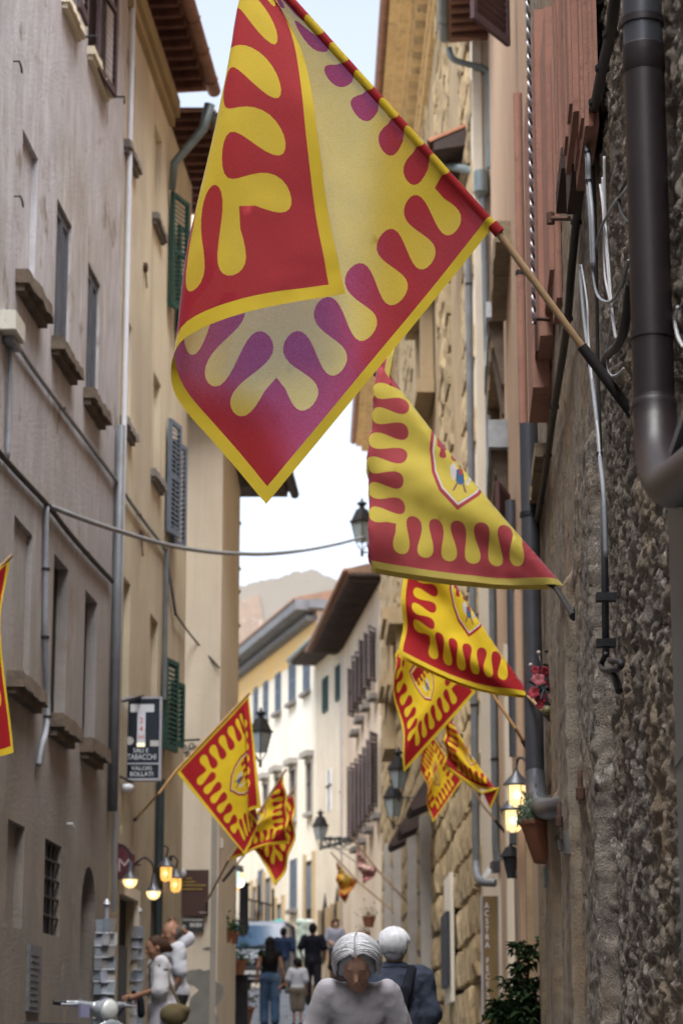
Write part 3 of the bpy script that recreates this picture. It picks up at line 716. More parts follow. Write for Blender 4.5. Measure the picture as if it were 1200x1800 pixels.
def joined(name, items, meshes, rotz, mat, parent, W):
    vv = []; ff = []; nb = 0; pw = wloc(parent)
    for (a, z, w_) in items:
        me = random.choice(meshes); co = np.empty(len(me.vertices)*3); me.vertices.foreach_get('co', co); co = co.reshape(-1, 3)
        c, s = math.cos(rotz), math.sin(rotz); q = W.pt(a, z, 0)-pw
        co = co*np.array([w_, random.uniform(.7, 1.2), random.uniform(.9, 1.0)])
        X = np.stack([co[:, 0]*c-co[:, 1]*s+q.x, co[:, 0]*s+co[:, 1]*c+q.y, co[:, 2]+q.z], 1); vv.append(X)
        ff += [tuple(v+nb for v in p.vertices) for p in me.polygons]; nb += len(co)
    me = bpy.data.meshes.new(name); me.from_pydata(np.concatenate(vv).tolist(), [], ff); me.update()
    return tag(link(name, me, mat, parent, (0, 0, 0), False), kind='stuff')
joined('stone_blocks', blocks[290:], bosses, W2rot, M_ASHLAR, HP, W2)
# cornice: mouldings, dentils, gutter
M_GOLD = mk('golden_cornice_stone', (.62, .45, .23), (.46, .32, .16), 2.5, .95, .6, 14, spots=((.25, .18, .11), 4))
cm = MB()
for z0, z1, o in ((-1.15, -.95, .10), (-.95, -.80, .16), (-.30, -.12, .42), (-.12, .05, .62), (.05, .16, .80)): cm.wbox(W2, -.05, W2.L+.05, ztopP+z0, ztopP+z1, -.05, o)
cm.build('cornice', M_GOLD, HP)
db = MB(); db.wbox(W2, 0, .34, .20, .46, .0, .34); dme = db.mesh('dentil', W2.pt(0, 0, 0)); dme.materials.append(M_GOLD)
for k in range(int(W2.L/.72)): piece('dentil', dme, HP, W2.pt(.1+k*.72, ztopP-.79, 0))
gm = MB(); gm.tube([W2.pt(-.1, ztopP+.24, .88), W2.pt(W2.L+.1, ztopP+.24, .88)], .11, 10); gt = gm.build('gutter', M_COPPER, HP, smooth=True)
rf = MB(); P = W2.pt; rf.hexa([P(-.1, ztopP+.17, .9), P(W2.L+.1, ztopP+.17, .9), P(W2.L+.1, ztopP+.17, -8), P(-.1, ztopP+.17, -8), P(-.1, ztopP+.27, .9), P(W2.L+.1, ztopP+.27, .9), P(W2.L+.1, ztopP+2.6, -8), P(-.1, ztopP+2.6, -8)]); rf.build('roof', M_ROOF, HP)
# near end wall of the palazzo rising over the lower roofs
ew = MB(); ew.hexa([P(-.01, 1, -8), P(.4, 1, -8), P(.4, 1, -.02), P(-.01, 1, -.02), P(-.01, ztopP, -8), P(.4, ztopP, -8), P(.4, ztopP, -.02), P(-.01, ztopP, -.02)]); ew.build('end_wall', M_PALE, HP)
# ------------------------------------------------------------------ far houses where the street bends left
def far_window(W, par, u0, u1, vt, vb, mat, leaf=True, proud=.05, sl=None, frame=None, lintel=None):
    a0, z0 = W.hit(u0, vb); a1, z1 = W.hit(u1, vt*1.0); z1 = W.hit(u0, vt)[1]
    if a1 < a0: a0, a1 = a1, a0
    m = MB(); m.wbox(W, a0, a1, z0, z1, .0, .012); w = m.build('window', M_DARK if leaf else mat, par)
    if leaf:
        mid = (a0+a1)/2
        for q0, q1 in ((a0+.02, mid-.015), (mid+.015, a1-.02)): shutter(W, w, q0, q1, z0+.02, z1-.02, proud*.3, mat, th=proud, pitch=.11)
    else:
        m = MB(); m.wbox(W, (a0+a1)/2-.035, (a0+a1)/2+.035, z0+.03, z1-.03, .013, .04); m.wbox(W, a0, a1, z0+(z1-z0)*.6-.03, z0+(z1-z0)*.6+.03, .014, .045); m.build('frame', frame or M_DARK, w)
    if sl is not None:
        m = MB(); m.wbox(W, a0-.15, a1+.15, z0-.16, z0-.002, -.02, .2); m.build('sill', sl, w)
    if lintel is not None:
        m = MB(); m.wbox(W, a0-.22, a1+.22, z1+.25, z1+.48, -.02, .34); m.wbox(W, a0-.12, a1+.12, z1+.002, z1+.25, -.02, .12); m.build('lintel', lintel, w)
        for q in (a0-.13, a1+.002):
            m = MB(); m.wbox(W, q, q+.13, z0, z1, -.02, .07); m.build('jamb', lintel, w)
    return w
M_SHF = mk('hazed_plum_wood', (.15, .125, .135), (.11, .09, .10), 3, .8)  # plum wood of the far shutters, distance haze put into the paler colour
# long shuttered house with a dark eave (beige-pink)
H3 = thing('beige_house', W3.pt(7, zg(84), 0), 'worn beige house with plum shutters under a deep dark eave', 'house')
z3 = W3.hit(668, 1012)[1]
facade(W3, 0, W3.L, 2, z3, [], M_BEIGE, H3)
P = W3.pt; m = MB(); m.hexa([P(-.4, z3, -3), P(W3.L+.6, z3, -3), P(W3.L+.6, z3-.05, 1.1), P(-.4, z3-.05, 1.1), P(-.4, z3+1.2, -3), P(W3.L+.6, z3+1.2, -3), P(W3.L+.6, z3+.12, 1.12), P(-.4, z3+.12, 1.12)]); m.build('roof', M_ROOF, H3)
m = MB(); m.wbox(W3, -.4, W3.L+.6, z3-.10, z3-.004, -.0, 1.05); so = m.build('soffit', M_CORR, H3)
rb = MB(); rb.wbox(W3, 0, .12, -.14, -.0, 0, 1.05); rme = rb.mesh('rafter', W3.pt(0, 0, 0)); rme.materials.append(M_CORR)
for k in range(int(W3.L/.6)): piece('rafter', rme, H3, W3.pt(k*.6, z3-.104, 0))
m = MB(); m.tube([P(-.4, z3+.05, 1.2), P(W3.L+.6, z3+.05, 1.2)], .09, 8); m.build('gutter', M_COPPER, H3, smooth=True)
for (u, vt, vb) in ((658, 1105, 1200), (650, 1118, 1215), (641, 1130, 1230), (634, 1150, 1240), (628, 1158, 1255), (621, 1180, 1262)):
    a, z1 = W3.hit(u, vt, .1); z0 = W3.hit(u, vb, .1)[1]
    shutter(W3, H3, a, a-.75, z0, z1, .05, M_SHF, open_at=(a, rad(24)), pitch=.14)
for (u, vt, vb) in ((661, 1290, 1420), (655, 1305, 1435), (648, 1318, 1447), (641, 1330, 1455), (634, 1338, 1465), (627, 1345, 1478), (621, 1352, 1482)):
    a, z1 = W3.hit(u, vt, .1); z0 = W3.hit(u, vb, .1)[1]
    shutter(W3, H3, a, a-.8, z0, z1, .05, M_SHF, open_at=(a, rad(24)), pitch=.14)
for (u, v) in ((656, 1222), (643, 1240), (632, 1262), (624, 1285), (662, 1432), (648, 1455), (636, 1475), (625, 1490)):
    a, z = W3.hit(u, v, .1); m = MB(); m.wbox(W3, a-.55, a+.55, z-.16, z, -.02, .28); m.build('sill', M_SILLG, H3)
# house with green shutters on the bend, with the white downpipe
H4a = thing('green_shutter_house', W4a.pt(2, zg(93), 0), 'small cream house on the bend with two narrow green shutters', 'house')
z4a = W4a.hit(583, 1140)[1]
facade(W4a, 0, W4a.L, 3, z4a, [], M_PALE, H4a)
P = W4a.pt; m = MB(); m.hexa([P(-.5, z4a, -4), P(W4a.L+.3, z4a, -4), P(W4a.L+.3, z4a, 1.0), P(-.5, z4a, 1.0), P(-.5, z4a+1.3, -4), P(W4a.L+.3, z4a+1.3, -4), P(W4a.L+.3, z4a+.12, 1.02), P(-.5, z4a+.12, 1.02)]); m.build('roof', M_ROOF, H4a)
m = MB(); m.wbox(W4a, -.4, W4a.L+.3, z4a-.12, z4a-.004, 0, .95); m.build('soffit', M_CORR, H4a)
m = MB(); m.tube([P(-.5, z4a+.06, 1.1), P(W4a.L+.3, z4a+.06, 1.1)], .09, 8); m.build('gutter', M_ZINC, H4a, smooth=True)
far_window(W4a, H4a, 591, 600, 1172, 1235, M_SHG); far_window(W4a, H4a, 568, 577, 1194, 1255, M_SHG)
far_window(W4a, H4a, 598, 606, 1372, 1425, M_WHITE, leaf=False); far_window(W4a, H4a, 574, 583, 1355, 1428, M_WHITE, leaf=False)
q = W4a.hit(603, 1200, .12)[0]; m = MB(); m.tube([P(q, z4a, 1.0), P(q, z4a-.3, .6), P(q, z4a-.5, .15), P(q, 3.5, .12)], .085, 8); m.build('downpipe', M_WHITE, H4a, smooth=True)
# white-cream house with slate-blue shutters
H4 = thing('cream_house', W4.pt(12, zg(105), 0), 'large cream house far down the street with slate-blue shutters and ochre band', 'house')
z4 = W4.hit(541, 1082)[1]
facade(W4, 0, W4.L, 3, z4, [], M_CREAM, H4)
P = W4.pt
ew = MB(); n_ = W4.n; e0 = W4.pt(0, 0, 0); ew.hexa([Vector(q) for q in [(-1.0, 95.45, 5), (2.6, 96.6, 5), (2.6, 97, 5), (-1.0, 95.9, 5), (-1.0, 95.45, z4), (2.6, 96.6, z4), (2.6, 97, z4), (-1.0, 95.9, z4)]]); ew.build('end_wall', M_CREAM, H4)
m = MB(); m.wbox(W4, .01, W4.L, z4-1.55, z4-.25, .0, .03); m.build('frieze', M_OCHBAND, H4)
m = MB(); m.wbox(W4, -.3, W4.L, z4-.12, z4+.28, 0, .95); m.wbox(W4, -.1, W4.L, z4-.5, z4-.30, 0, .45); m.hexa([Vector(q) for q in [(-1.3, 94.7, z4-.1), (3.2, 96.1, z4-.1), (3.2, 97.5, z4-.1), (-1.3, 96.2, z4-.1), (-1.3, 94.7, z4+.25), (3.2, 96.1, z4+.25), (3.2, 97.5, z4+.25), (-1.3, 96.2, z4+.25)]]); m.build('eave', mk('grey_eave', (.16, .165, .175), (.11, .115, .125), 2, .8), H4)
m = MB(); m.hexa([P(-.2, z4+.281, 1.0), P(W4.L, z4+.281, 1.0), P(W4.L, z4+.281, -6), P(2, z4+.281, -6), P(-.2, z4+.36, 1.0), P(W4.L, z4+.36, 1.0), P(W4.L, z4+2.4, -6), P(2, z4+2.4, -6)]); m.build('roof', M_ROOF, H4)
for (u0, u1, vt, vb) in ((534, 545, 1145, 1220), (509, 520, 1165, 1238), (485, 494, 1186, 1255), (464, 472, 1200, 1268), (447, 454, 1210, 1275)):
    far_window(W4, H4, u0, u1, vt, vb, M_SHGB, sl=M_SILLG)
stone_trim = mk('grey_stone_trim', (.36, .34, .31), (.28, .265, .245), 2, .9)
for (u0, u1, vt, vb) in ((541, 549, 1345, 1430), (512, 521, 1358, 1442), (486, 494, 1370, 1450), (465, 472, 1382, 1455)):
    far_window(W4, H4, u0, u1, vt, vb, mk('dull_window', (.13, .12, .11), (.09, .085, .08), 1, .5), leaf=False, sl=stone_trim, lintel=stone_trim)
for (u0, u1, vt, vb) in ((511, 522, 1512, 1600), (455, 463, 1530, 1600)):
    far_window(W4, H4, u0, u1, vt, vb, M_SHGB, sl=M_SILLG)
for (u0, u1, vt, vb) in ((538, 551, 1515, 1715), (466, 478, 1545, 1725), (444, 452, 1560, 1725), (487, 497, 1590, 1725)):
    a0, z0 = W4.hit(u0, vb); a1 = W4.hit(u1, vb)[0]; z1 = W4.hit(u0, vt)[1]; a0, a1 = sorted((a0, a1))
    m = MB(); m.wbox(W4, a0, a1, z0, z1, 0, .012); d = m.build('door', M_DARK, H4); m = MB(); m.wbox(W4, a0+.1, a1-.1, z1-1.9, z1-.2, .014, .05); m.build('panel', mk('blue_grey_door', (.15, .17, .20), None, 2, .7), d)
    for q in (a0-.3, a1+.001): m = MB(); m.wbox(W4, q, q+.3, z0, z1+.3, 0, .1); m.build('jamb', mk('ochre_stone', (.50, .38, .22), (.42, .32, .2), 2, .9), d)
# pointed doorways and stone fronts at the foot of the bend
for i, (W, u0, u1, vt) in enumerate(((W4a, 566, 577, 1572), (W4a, 588, 598, 1560))):
    a0, a1 = sorted((W.hit(u0, 1650)[0], W.hit(u1, 1650)[0])); zt = W.hit(u0, vt)[1]; c = (a0+a1)/2
    m = MB(); pts = [W.pt(a0, zt-3.4, .0), W.pt(a1, zt-3.4, .0), W.pt(a1, zt-.8, .0), W.pt(c+.15, zt-.25, .0), W.pt(c, zt, .0), W.pt(c-.15, zt-.25, .0), W.pt(a0, zt-.8, .0)]
    m.prism(pts, W.n.to_3d()*.03); d = m.build('door', M_DARK, H4a)
    m = MB(); m.wbox(W, a0-.25, a0-.01, zt-3.4, zt-.6, 0, .14); m.wbox(W, a1+.01, a1+.25, zt-3.4, zt-.6, 0, .14); m.build('jamb', M_ASHW, d)
m = MB(); m.wbox(W4a, .1, W4a.L-.02, zg(93)-.5, zg(93)+.9, 0, .1); m.build('plinth', mk('stained_stone_plinth', (.42, .36, .28), (.32, .27, .20), 2, .95), H4a)
# old masonry tower-house on the hill behind the roofs
HU = thing('old_stone_gable', at(510, 1180, 140), 'old bare masonry gable with crumbling top rising behind the far roofs', 'ruin')
top = [(360, 1062), (405, 1040), (423, 1030), (440, 1026), (470, 1018), (493, 1014), (508, 1009), (521, 1003), (529, 1006), (540, 1001), (552, 1000), (562, 1006), (575, 1013), (600, 1024), (612, 1031), (640, 1036), (700, 1060)]
m = MB(); pts = []
for i in range(len(top)-1):
    for k in range(5):
        t = k/5; u = top[i][0]*(1-t)+top[i+1][0]*t; v = top[i][1]*(1-t)+top[i+1][1]*t
        pts.append(at(u, v+random.uniform(-2.2, 2.2), 140))
base = [Vector((p.x, p.y, 2)) for p in (pts[-1], pts[0])]
m.prism(pts+base, (0, 1.5, 0)); m.build('wall', M_RUIN, HU)
m = MB(); pb = at(440, 1200, 139.8); tl = at(425, 1045, 139.8); tr = at(462, 1030, 139.8)
m.prism([Vector((at(380, 1200, 139.8).x, 139.85, 4)), Vector((tr.x, 139.85, 4)), Vector((tr.x+.6, 139.85, tr.z-6)), Vector((tr.x-.2, 139.85, tr.z-.5)), Vector((at(380, 1050, 139.8).x, 139.85, tl.z-1))], (0, .13, 0)); m.build('brick_patch', mk('old_brick', (.29, .215, .165), (.24, .185, .15), 1.2, .95, .6, 8, spots=((.39, .32, .26), 2.2)), HU)

# ------------------------------------------------------------------ flags
def flag_pattern():
    """unit square cut along the printed motif; returns 2D verts, faces, material per face (0 red 1 yellow 2 hem 3 white 4 blue 5 brown)"""
    N_, b_, A_, m_, c_ = 6, 1.2, .088, .165, .205
    per = (1-2*c_)/(N_-.5)
    side = []
    ts = np.linspace(-math.pi/2, (2*N_-1)*math.pi-math.pi/2, (2*N_-1)*14+1)
    for t in ts:
        x = (t+b_*math.sin(2*t)*min(1, 1.0)+math.pi/2)/(2*math.pi)*per
        y = A_*(math.cos(t)-.015*math.cos(3*t))
        side.append((c_+x, m_-y))            # outwards = smaller distance from the edge
    loop = []
    for k in range(4):
        for (x, y) in [(c_, c_)]+side:
            p = [(x, y), (1-y, x), (1-x, 1-y), (y, 1-x)][k]; loop.append(p)
    def inset(d): return [(d, d), (1-d, d), (1-d, 1-d), (d, 1-d)]
    def rot(pts): return pts
    # shield, axis along the (0,1)->(1,0)... diagonal kept upright on the hanging flag: up = +t
    def shield(s):
        pts = []
        for x, y in [(-.155, .19), (0, .205), (.155, .19), (.17, .05), (.15, -.06), (.10, -.15), (0, -.235), (-.10, -.15), (-.15, -.06), (-.17, .05)]:
            pts.append((x*s, y*s))
        return pts
    def place(pts, cx=.5, cy=.5, k=.88): return [(cx+x*k, cy+y*k) for x, y in pts]
    def fig(pts): return place(pts, .5, .485, .66)
    sh_o, sh_m, sh_i = place(shield(1)), place(shield(.90)), place(shield(.85))
    # red chief of the shield with drops
    ch = [(-.15, .175)]; ch = [(-.128, .155), (.128, .155)]
    low = []
    for t in np.linspace(0, 8*math.pi, 57):
        x = .128-(t+1.0*math.sin(2*t))/(8*math.pi)*.256; low.append((min(.128, max(-.128, x)), .045+.028*math.cos(t)))
    chief = place(ch+low)
    wing1 = fig([(-.075, .0), (-.045, .035), (-.02, -.02), (-.045, -.10), (-.07, -.06)]); wing2 = fig([(.06, .015), (.085, .005), (.085, -.06), (.05, -.12), (.04, -.10), (.065, -.05)])
    robe = fig([(-.03, -.02), (.0, .0), (.025, -.03), (.03, -.10), (.0, -.12), (-.03, -.10)])
    bust = fig([(-.012, .0), (.018, .0), (.02, -.045), (-.01, -.05)])
    head = fig([(.018*math.cos(a)+.005, .018*math.sin(a)+.02) for a in np.linspace(0, 5.5, 8)])
    leg1 = fig([(-.028, -.105), (-.012, -.11), (-.035, -.165), (-.05, -.165)]); leg2 = fig([(.012, -.11), (.028, -.105), (.05, -.165), (.035, -.168)])
    regs = [('hem', inset(.029), 0), ('yel', loop, 1), ('sho', sh_o, 0), ('shm', sh_m, 3), ('shi', sh_i, 1), ('chief', chief, 0), ('w1', wing1, 3), ('w2', wing2, 3), ('robe', robe, 4), ('bust', bust, 0), ('head', head, 5), ('l1', leg1, 5), ('l2', leg2, 5)]
    V = []; E = []
    def addloop(pts):
        b = len(V); V.extend(pts); n = len(pts); E.extend([(b+i, b+(i+1) % n) for i in range(n)])
    G = 44
    edge = []
    for i in range(G): edge.append((i/G, 0))
    for i in range(G): edge.append((1, i/G))
    for i in range(G): edge.append((1-i/G, 1))
    for i in range(G): edge.append((0, 1-i/G))
    addloop(edge)
    def dens(pts, d=.03):
        o = []
        for i in range(len(pts)):
            p, q = pts[i], pts[(i+1) % len(pts)]; L = math.hypot(q[0]-p[0], q[1]-p[1]); k = max(1, int(L/d))
            for j in range(k): o.append((p[0]+(q[0]-p[0])*j/k, p[1]+(q[1]-p[1])*j/k))
        return o
    b = len(V); V.extend([(i/70, 1-i/70) for i in range(71)]); E.extend([(b+i, b+i+1) for i in range(70)])      # fold line
    for nme, pts, mi in regs: addloop(dens(pts))
    for i in range(1, G):
        for j in range(1, G): V.append((i/G+RNG.uniform(-.004, .004), j/G+RNG.uniform(-.004, .004)))
    r = delaunay_2d_cdt([Vector(p) for p in V], E, [], 0, 1e-6)
    P2 = np.array([(p.x, p.y) for p in r[0]]); Fc = [tuple(f) for f in r[2]]
    C = np.array([P2[list(f)].mean(0) for f in Fc]); mi = np.full(len(Fc), 2)
    def inside(pts, C):
        p = np.array(pts); q = np.roll(p, -1, 0); ins = np.zeros(len(C), bool)
        for (x0, y0), (x1, y1) in zip(p, q):
            if y0 == y1: continue
            c = ((y0 > C[:, 1]) != (y1 > C[:, 1])) & (C[:, 0] < (x1-x0)*(C[:, 1]-y0)/(y1-y0)+x0); ins ^= c
        return ins
    for nme, pts, m in regs: mi[inside(pts, C)] = m
    return P2, Fc, mi, inside(sh_o, C)
FP, FF, FM, SHIELD = flag_pattern()
RED, YEL = (.40, .016, .019), (.68, .50, .025)
PO = dict(pores=.17, diffuse_pores=True, pore_col=(1, .93, .70)); PR = dict(pores=.16, diffuse_pores=True, pore_col=(.60, .27, .56))
M_FLAG = [cloth('flag_red', RED, **PR), cloth('flag_yellow', YEL, **PO), cloth('flag_hem', (.64, .47, .03)), cloth('flag_white', (.62, .60, .60)), cloth('flag_blue', (.06, .14, .28)), cloth('flag_brown', (.28, .16, .11))]
M_FLAGN = [cloth('thick_red', (.40, .012, .016)), cloth('thick_yellow', (.80, .56, .02)), cloth('thick_hem', (.76, .54, .03)), *M_FLAG[3:]]
M_FLAGP = [cloth('faded_red', (.42, .06, .075), pores=.08), cloth('faded_yellow', (.68, .55, .09), pores=.08), cloth('faded_hem', (.50, .40, .09)), cloth('faded_white', (.65, .6, .62)), M_FLAG[4], M_FLAG[5]]
M_FLAGF = [cloth('far_red', (.36, .03, .035)), cloth('far_yellow', (.62, .42, .04)), cloth('far_hem', (.60, .42, .05)), *M_FLAG[3:]]
M_FLAGW = [cloth('crimson_print', (.40, .09, .16)), cloth('cream_print', (.72, .55, .42)), cloth('cream_hem', (.70, .5, .32)), *M_FLAG[3:]]
def interp1(knots, vals, x):             # smooth (Catmull-Rom on uneven knots)
    knots = np.array(knots, float); vals = np.array(vals, float)
    i = np.clip(np.searchsorted(knots, x, side='right')-1, 0, len(knots)-2); h = knots[i+1]-knots[i]; t = (x-knots[i])/h
    d = np.zeros_like(vals); d[1:-1] = (vals[2:]-vals[:-2])/(knots[2:]-knots[:-2]).reshape(-1, *[1]*(vals.ndim-1)); d[0] = (vals[1]-vals[0])/(knots[1]-knots[0]); d[-1] = (vals[-1]-vals[-2])/(knots[-1]-knots[-2])
    tt = t.reshape(-1, *[1]*(vals.ndim-1)); hh = h.reshape(-1, *[1]*(vals.ndim-1))
    a, b = vals[i], vals[i+1]; da, db = d[i]*hh, d[i+1]*hh
    return a*(2*tt**3-3*tt**2+1)+da*(tt**3-2*tt**2+tt)+b*(-2*tt**3+3*tt**2)+db*(tt**3-tt**2)
def surf(S, T, sk, tk, ctrl):            # control points [s][t] of (u, v, Y) -> world
    ctrl = np.array(ctrl, float)         # (ns, nt, 3)
    rows = np.stack([interp1(tk, ctrl[i], T) for i in range(len(sk))], 0)      # (ns, n, 3)
    out = np.empty((len(S), 3))
    for c in range(3):
        arr = rows[:, :, c]
        out[:, c] = np.array([interp1(sk, arr[:, k], np.array([S[k]]))[0] for k in range(len(S))])
    return out
def px2w(uvy):
    x = (uvy[:, 0]-600)/F_PX; y = (900-uvy[:, 1])/F_PX; ry = CP-y*SP; k = uvy[:, 2]/ry
    return np.stack([x*k, uvy[:, 2], CAMZ+(SP+y*CP)*k], 1)
def make_flag(name, label, W3d, mats, pole, base=None, plain=False, group='red and yellow festival flags along the street', pr=.013, grip=.45, gripmat=None, polemat=None, holder=None):
    """W3d: world positions of the pattern vertices; pole: list of points from the wall end to the tip"""
    p0 = Vector(pole[0]); t = thing(name, p0, label, 'flag', group)
    me = bpy.data.meshes.new('cloth'); me.from_pydata((W3d-np.array(p0)).tolist(), [], FF); me.update()
    link('cloth', me, mats, t, (0, 0, 0), True); me.polygons.foreach_set('material_index', (np.where(SHIELD, 1, FM) if plain else FM).tolist())
    m = MB(); m.tube(pole, pr, 12); m.build('pole', polemat or M_WOOD, t, smooth='auto')
    if grip:
        d = (Vector(pole[1])-p0).normalized(); m = MB(); m.tube([p0-d*.04, p0+d*grip], pr*1.45, 12); m.build('grip', gripmat or M_IRON, t, smooth='auto')
    if holder is not None:
        m = MB(); m.tube([p0+d*.02, Vector(holder)], .009, 6); m.build('bracket', M_IRON, t)
    return t
S_, T_ = FP[:, 0].copy(), FP[:, 1].copy()
# --- flag nearest the camera, folded over itself
Yf = 8.3
def c(u, v, dy=0.0): return (u, v, Yf+dy)
A_, D_ = (862, 404), (452, -53)
def onpole(t, Y=Yf, dy=0): return (A_[0]+(D_[0]-A_[0])*t, A_[1]+(D_[1]-A_[1])*t, Y+dy)
sk = [0, .25, .5, .75, 1]; tk = [0, .22, .40, .52, .64, .80, 1]
ctrl = [[onpole(t) for t in tk],
        [c(768, 521, .02), c(683, 404, .03), c(612, 300, .04), c(560, 215, .05), c(512, 138, .05), c(437, 20, .03), c(522, 100, -.07)],
        [c(668, 643, .03), c(578, 520, .07), c(500, 410, .08), c(446, 335, .08), c(395, 255, .05), c(404, 190, -.05), c(552, 245, -.11)],
        [c(568, 765, .03), c(478, 640, .08), c(388, 520, .09), c(342, 445, .07), c(328, 395, .0), c(405, 398, -.09), c(578, 385, -.13)],
        [c(468, 886, .02), c(375, 778, .06), c(312, 700, .06), c(302, 640, .02), c(330, 590, -.05), c(438, 548, -.12), c(606, 516, -.14)]]
# rows are refined so the front panel covers the left silhouette
ctrl[1] = [c(768, 521, .02), c(690, 418, .04), c(622, 322, .05), c(560, 225, .06), c(505, 135, .06), c(436, -38, .02), c(528, 85, -.06)]
ctrl[2] = [c(668, 643, .03), c(585, 535, .08), c(505, 425, .09), c(445, 340, .08), c(394, 215, .03), c(412, 130, -.06), c(556, 235, -.12)]
ctrl[3] = [c(568, 765, .03), c(480, 655, .09), c(398, 550, .09), c(345, 462, .06), c(340, 395, -.02), c(424, 358, -.10), c(578, 378, -.13)]
SL = .168
W = np.empty((len(S_), 3))
ss = np.clip((S_-SL)/(1-SL), 0, 1)
W[:] = px2w(surf(ss, T_, sk, tk, ctrl))
# fine creases, and the sleeve wrapped round the pole
nrm = np.array([.3, -.9, .1]); amp = .010*np.minimum(1, ss*3)
W += nrm[None]*(amp*(np.sin(ss*9+T_*4)*.5+2*(fbm(ss*7+T_*2, T_*5-ss*2, 3, 5)-.5)))[:, None]
W += nrm[None]*(.007*np.minimum(1, ss*4)*2*(np.abs(fbm(ss*16, T_*6+ss*5, 2, 8)-.5)))[:, None]
pa = np.array(px2w(np.array([onpole(0, dy=-.006)]))[0]); pd = np.array(px2w(np.array([onpole(1, dy=-.006)]))[0]); ax = (pd-pa)/np.linalg.norm(pd-pa)
e1 = np.array([ax[2], 0, -ax[0]]); e1 = e1/np.linalg.norm(e1); e2 = np.cross(ax, e1)
msk = S_ < SL; th = (SL-S_[msk])/SL*2*math.pi*.93; R_ = .0165
cen = pa[None]+(pd-pa)[None]*T_[msk][:, None]
W[msk] = cen + R_*(np.cos(th+math.pi)[:, None]*e1[None]+np.sin(th+math.pi)[:, None]*e2[None])+e1[None]*R_
bp_ = WR.hp(1150, 776, .02); pdir = Vector(pa-ax*0)-Vector(bp_)
poleA = [at(1118, 738, Yf+.02), at(1045, 640, Yf+.01), Vector(pa+e1*R_), Vector(pd+e1*R_)+Vector(ax)*.12]
make_flag('flag', 'largest flag at the top, folded over itself, on a bare wooden pole', W, M_FLAG, poleA, plain=True, grip=.33, pr=.0135, gripmat=mk('black_rubber', (.018, .016, .016), None, 4, .7), holder=WR.hp(1130, 742, .0))
rd = MB(); rd.tube([Vector(pa+e1*R_)-Vector(ax)*.03, Vector(pa+e1*R_)+Vector(ax)*.01], .021, 10); rdo = rd.build('sleeve_end', M_FLAG[0], bpy.data.objects['flag'], smooth='auto')

# --- flags that are draped over their own pole along the diagonal
def diag_flag(name, label, Y, TL, BL, BR, mats, pole, fold=.06, bulge=(0, 0), seed=1, ripple=.02, left_roll=0, roll=0, dy=(0, 0, 0), nrip=3, **kw):
    """corner BL is the free lower corner, the diagonal TL-BR is the fold; the other half hangs behind"""
    s, t = S_.copy(), T_.copy()
    over = np.maximum(0, s+t-1)/2          # distance past the diagonal (in s and t)
    s2, t2 = s-2*over*1.0, t-2*over*1.0    # mirrored point
    s2 = np.clip(s2, 0, 1); t2 = np.clip(t2, 0, 1)
    B = np.array([*BL, Y+dy[1]], float); a = np.array([*BR, Y+dy[2]], float)-B; b = np.array([*TL, Y+dy[0]], float)-B
    P = B+s2[:, None]*a+t2[:, None]*b
    if roll:                                # the free edge curls back behind the cloth
        rl = np.maximum(0, roll-s2); P = P+(2*rl)[:, None]*a; P[:, 2] += .05*np.minimum(1, rl/.02)
    dd = 1-s2-t2                            # 0 at the fold, 1 at BL
    P[:, 0] += bulge[0]*np.sin(math.pi*t2)*(1-s2)*1.0; P[:, 1] += bulge[1]*np.sin(math.pi*s2)*(1-t2)
    if left_roll: P[:, 0] += left_roll*np.exp(-(s2/.10)**2)*np.sin(np.clip(t2*1.1, 0, 1)*math.pi)
    W = px2w(P)
    k = np.where(over > 0, 1.0, 0.0)
    near = np.exp(-(dd/.03)**2)
    W[:, 1] += fold*np.where(over > 0, 1-near*.6, near*.4)
    cr = np.arctan2(t2+.02, 1.02-s2)                 # creases that fan out from the pole corner
    W[:, 1] += ripple*.55*np.sin(cr*17+seed*3)*np.minimum(1, dd*5)*np.clip(np.hypot(1-s2, t2)*1.6, 0, 1)
    rp = ripple*(np.sin((t2*1.3+s2*.5)*nrip*2*math.pi/1.4+seed)*(1-t2*.3)+2.2*(fbm(s2*4+seed, t2*4, 3, seed)-.5))
    W[:, 1] += rp*np.minimum(1, dd*4)*np.where(over > 0, .6, 1); W[:, 0] += .35*rp*np.minimum(1, dd*4)
    return make_flag(name, label, W, mats, pole, **kw)
Y2 = 12.9
diag_flag('flag', 'faded flag with shield crest on a short black pole stub, stone wall', Y2, (640, 590), (622, 990), (992, 1026), M_FLAGP,
          [WR.hp(1022, 1040, .0)+Vector((-.045, 0, -.12)), at(976, 1034, Y2+.03), at(920, 995, Y2+.06), at(628, 616, Y2+.12)], bulge=(-14, 12), roll=.075, seed=2.2, ripple=.034, fold=.14, grip=.10, dy=(.05, -.02, 0), holder=WR.hp(1022, 1038, .0), pr=.014, polemat=M_IRON)
Y3 = 16.2
diag_flag('flag', 'bright flag with hanging bottom hem, its right corner touching the flower ornament', Y3, (706, 880), (703, 1150), (938, 1224), M_FLAGN,
          [WR.hp(965, 1262, .0), at(922, 1218, Y3+.06), at(726, 936, Y3+.20)], bulge=(3, 16), seed=4.1, ripple=.03, fold=.12, grip=.1, dy=(.1, .0, 0))
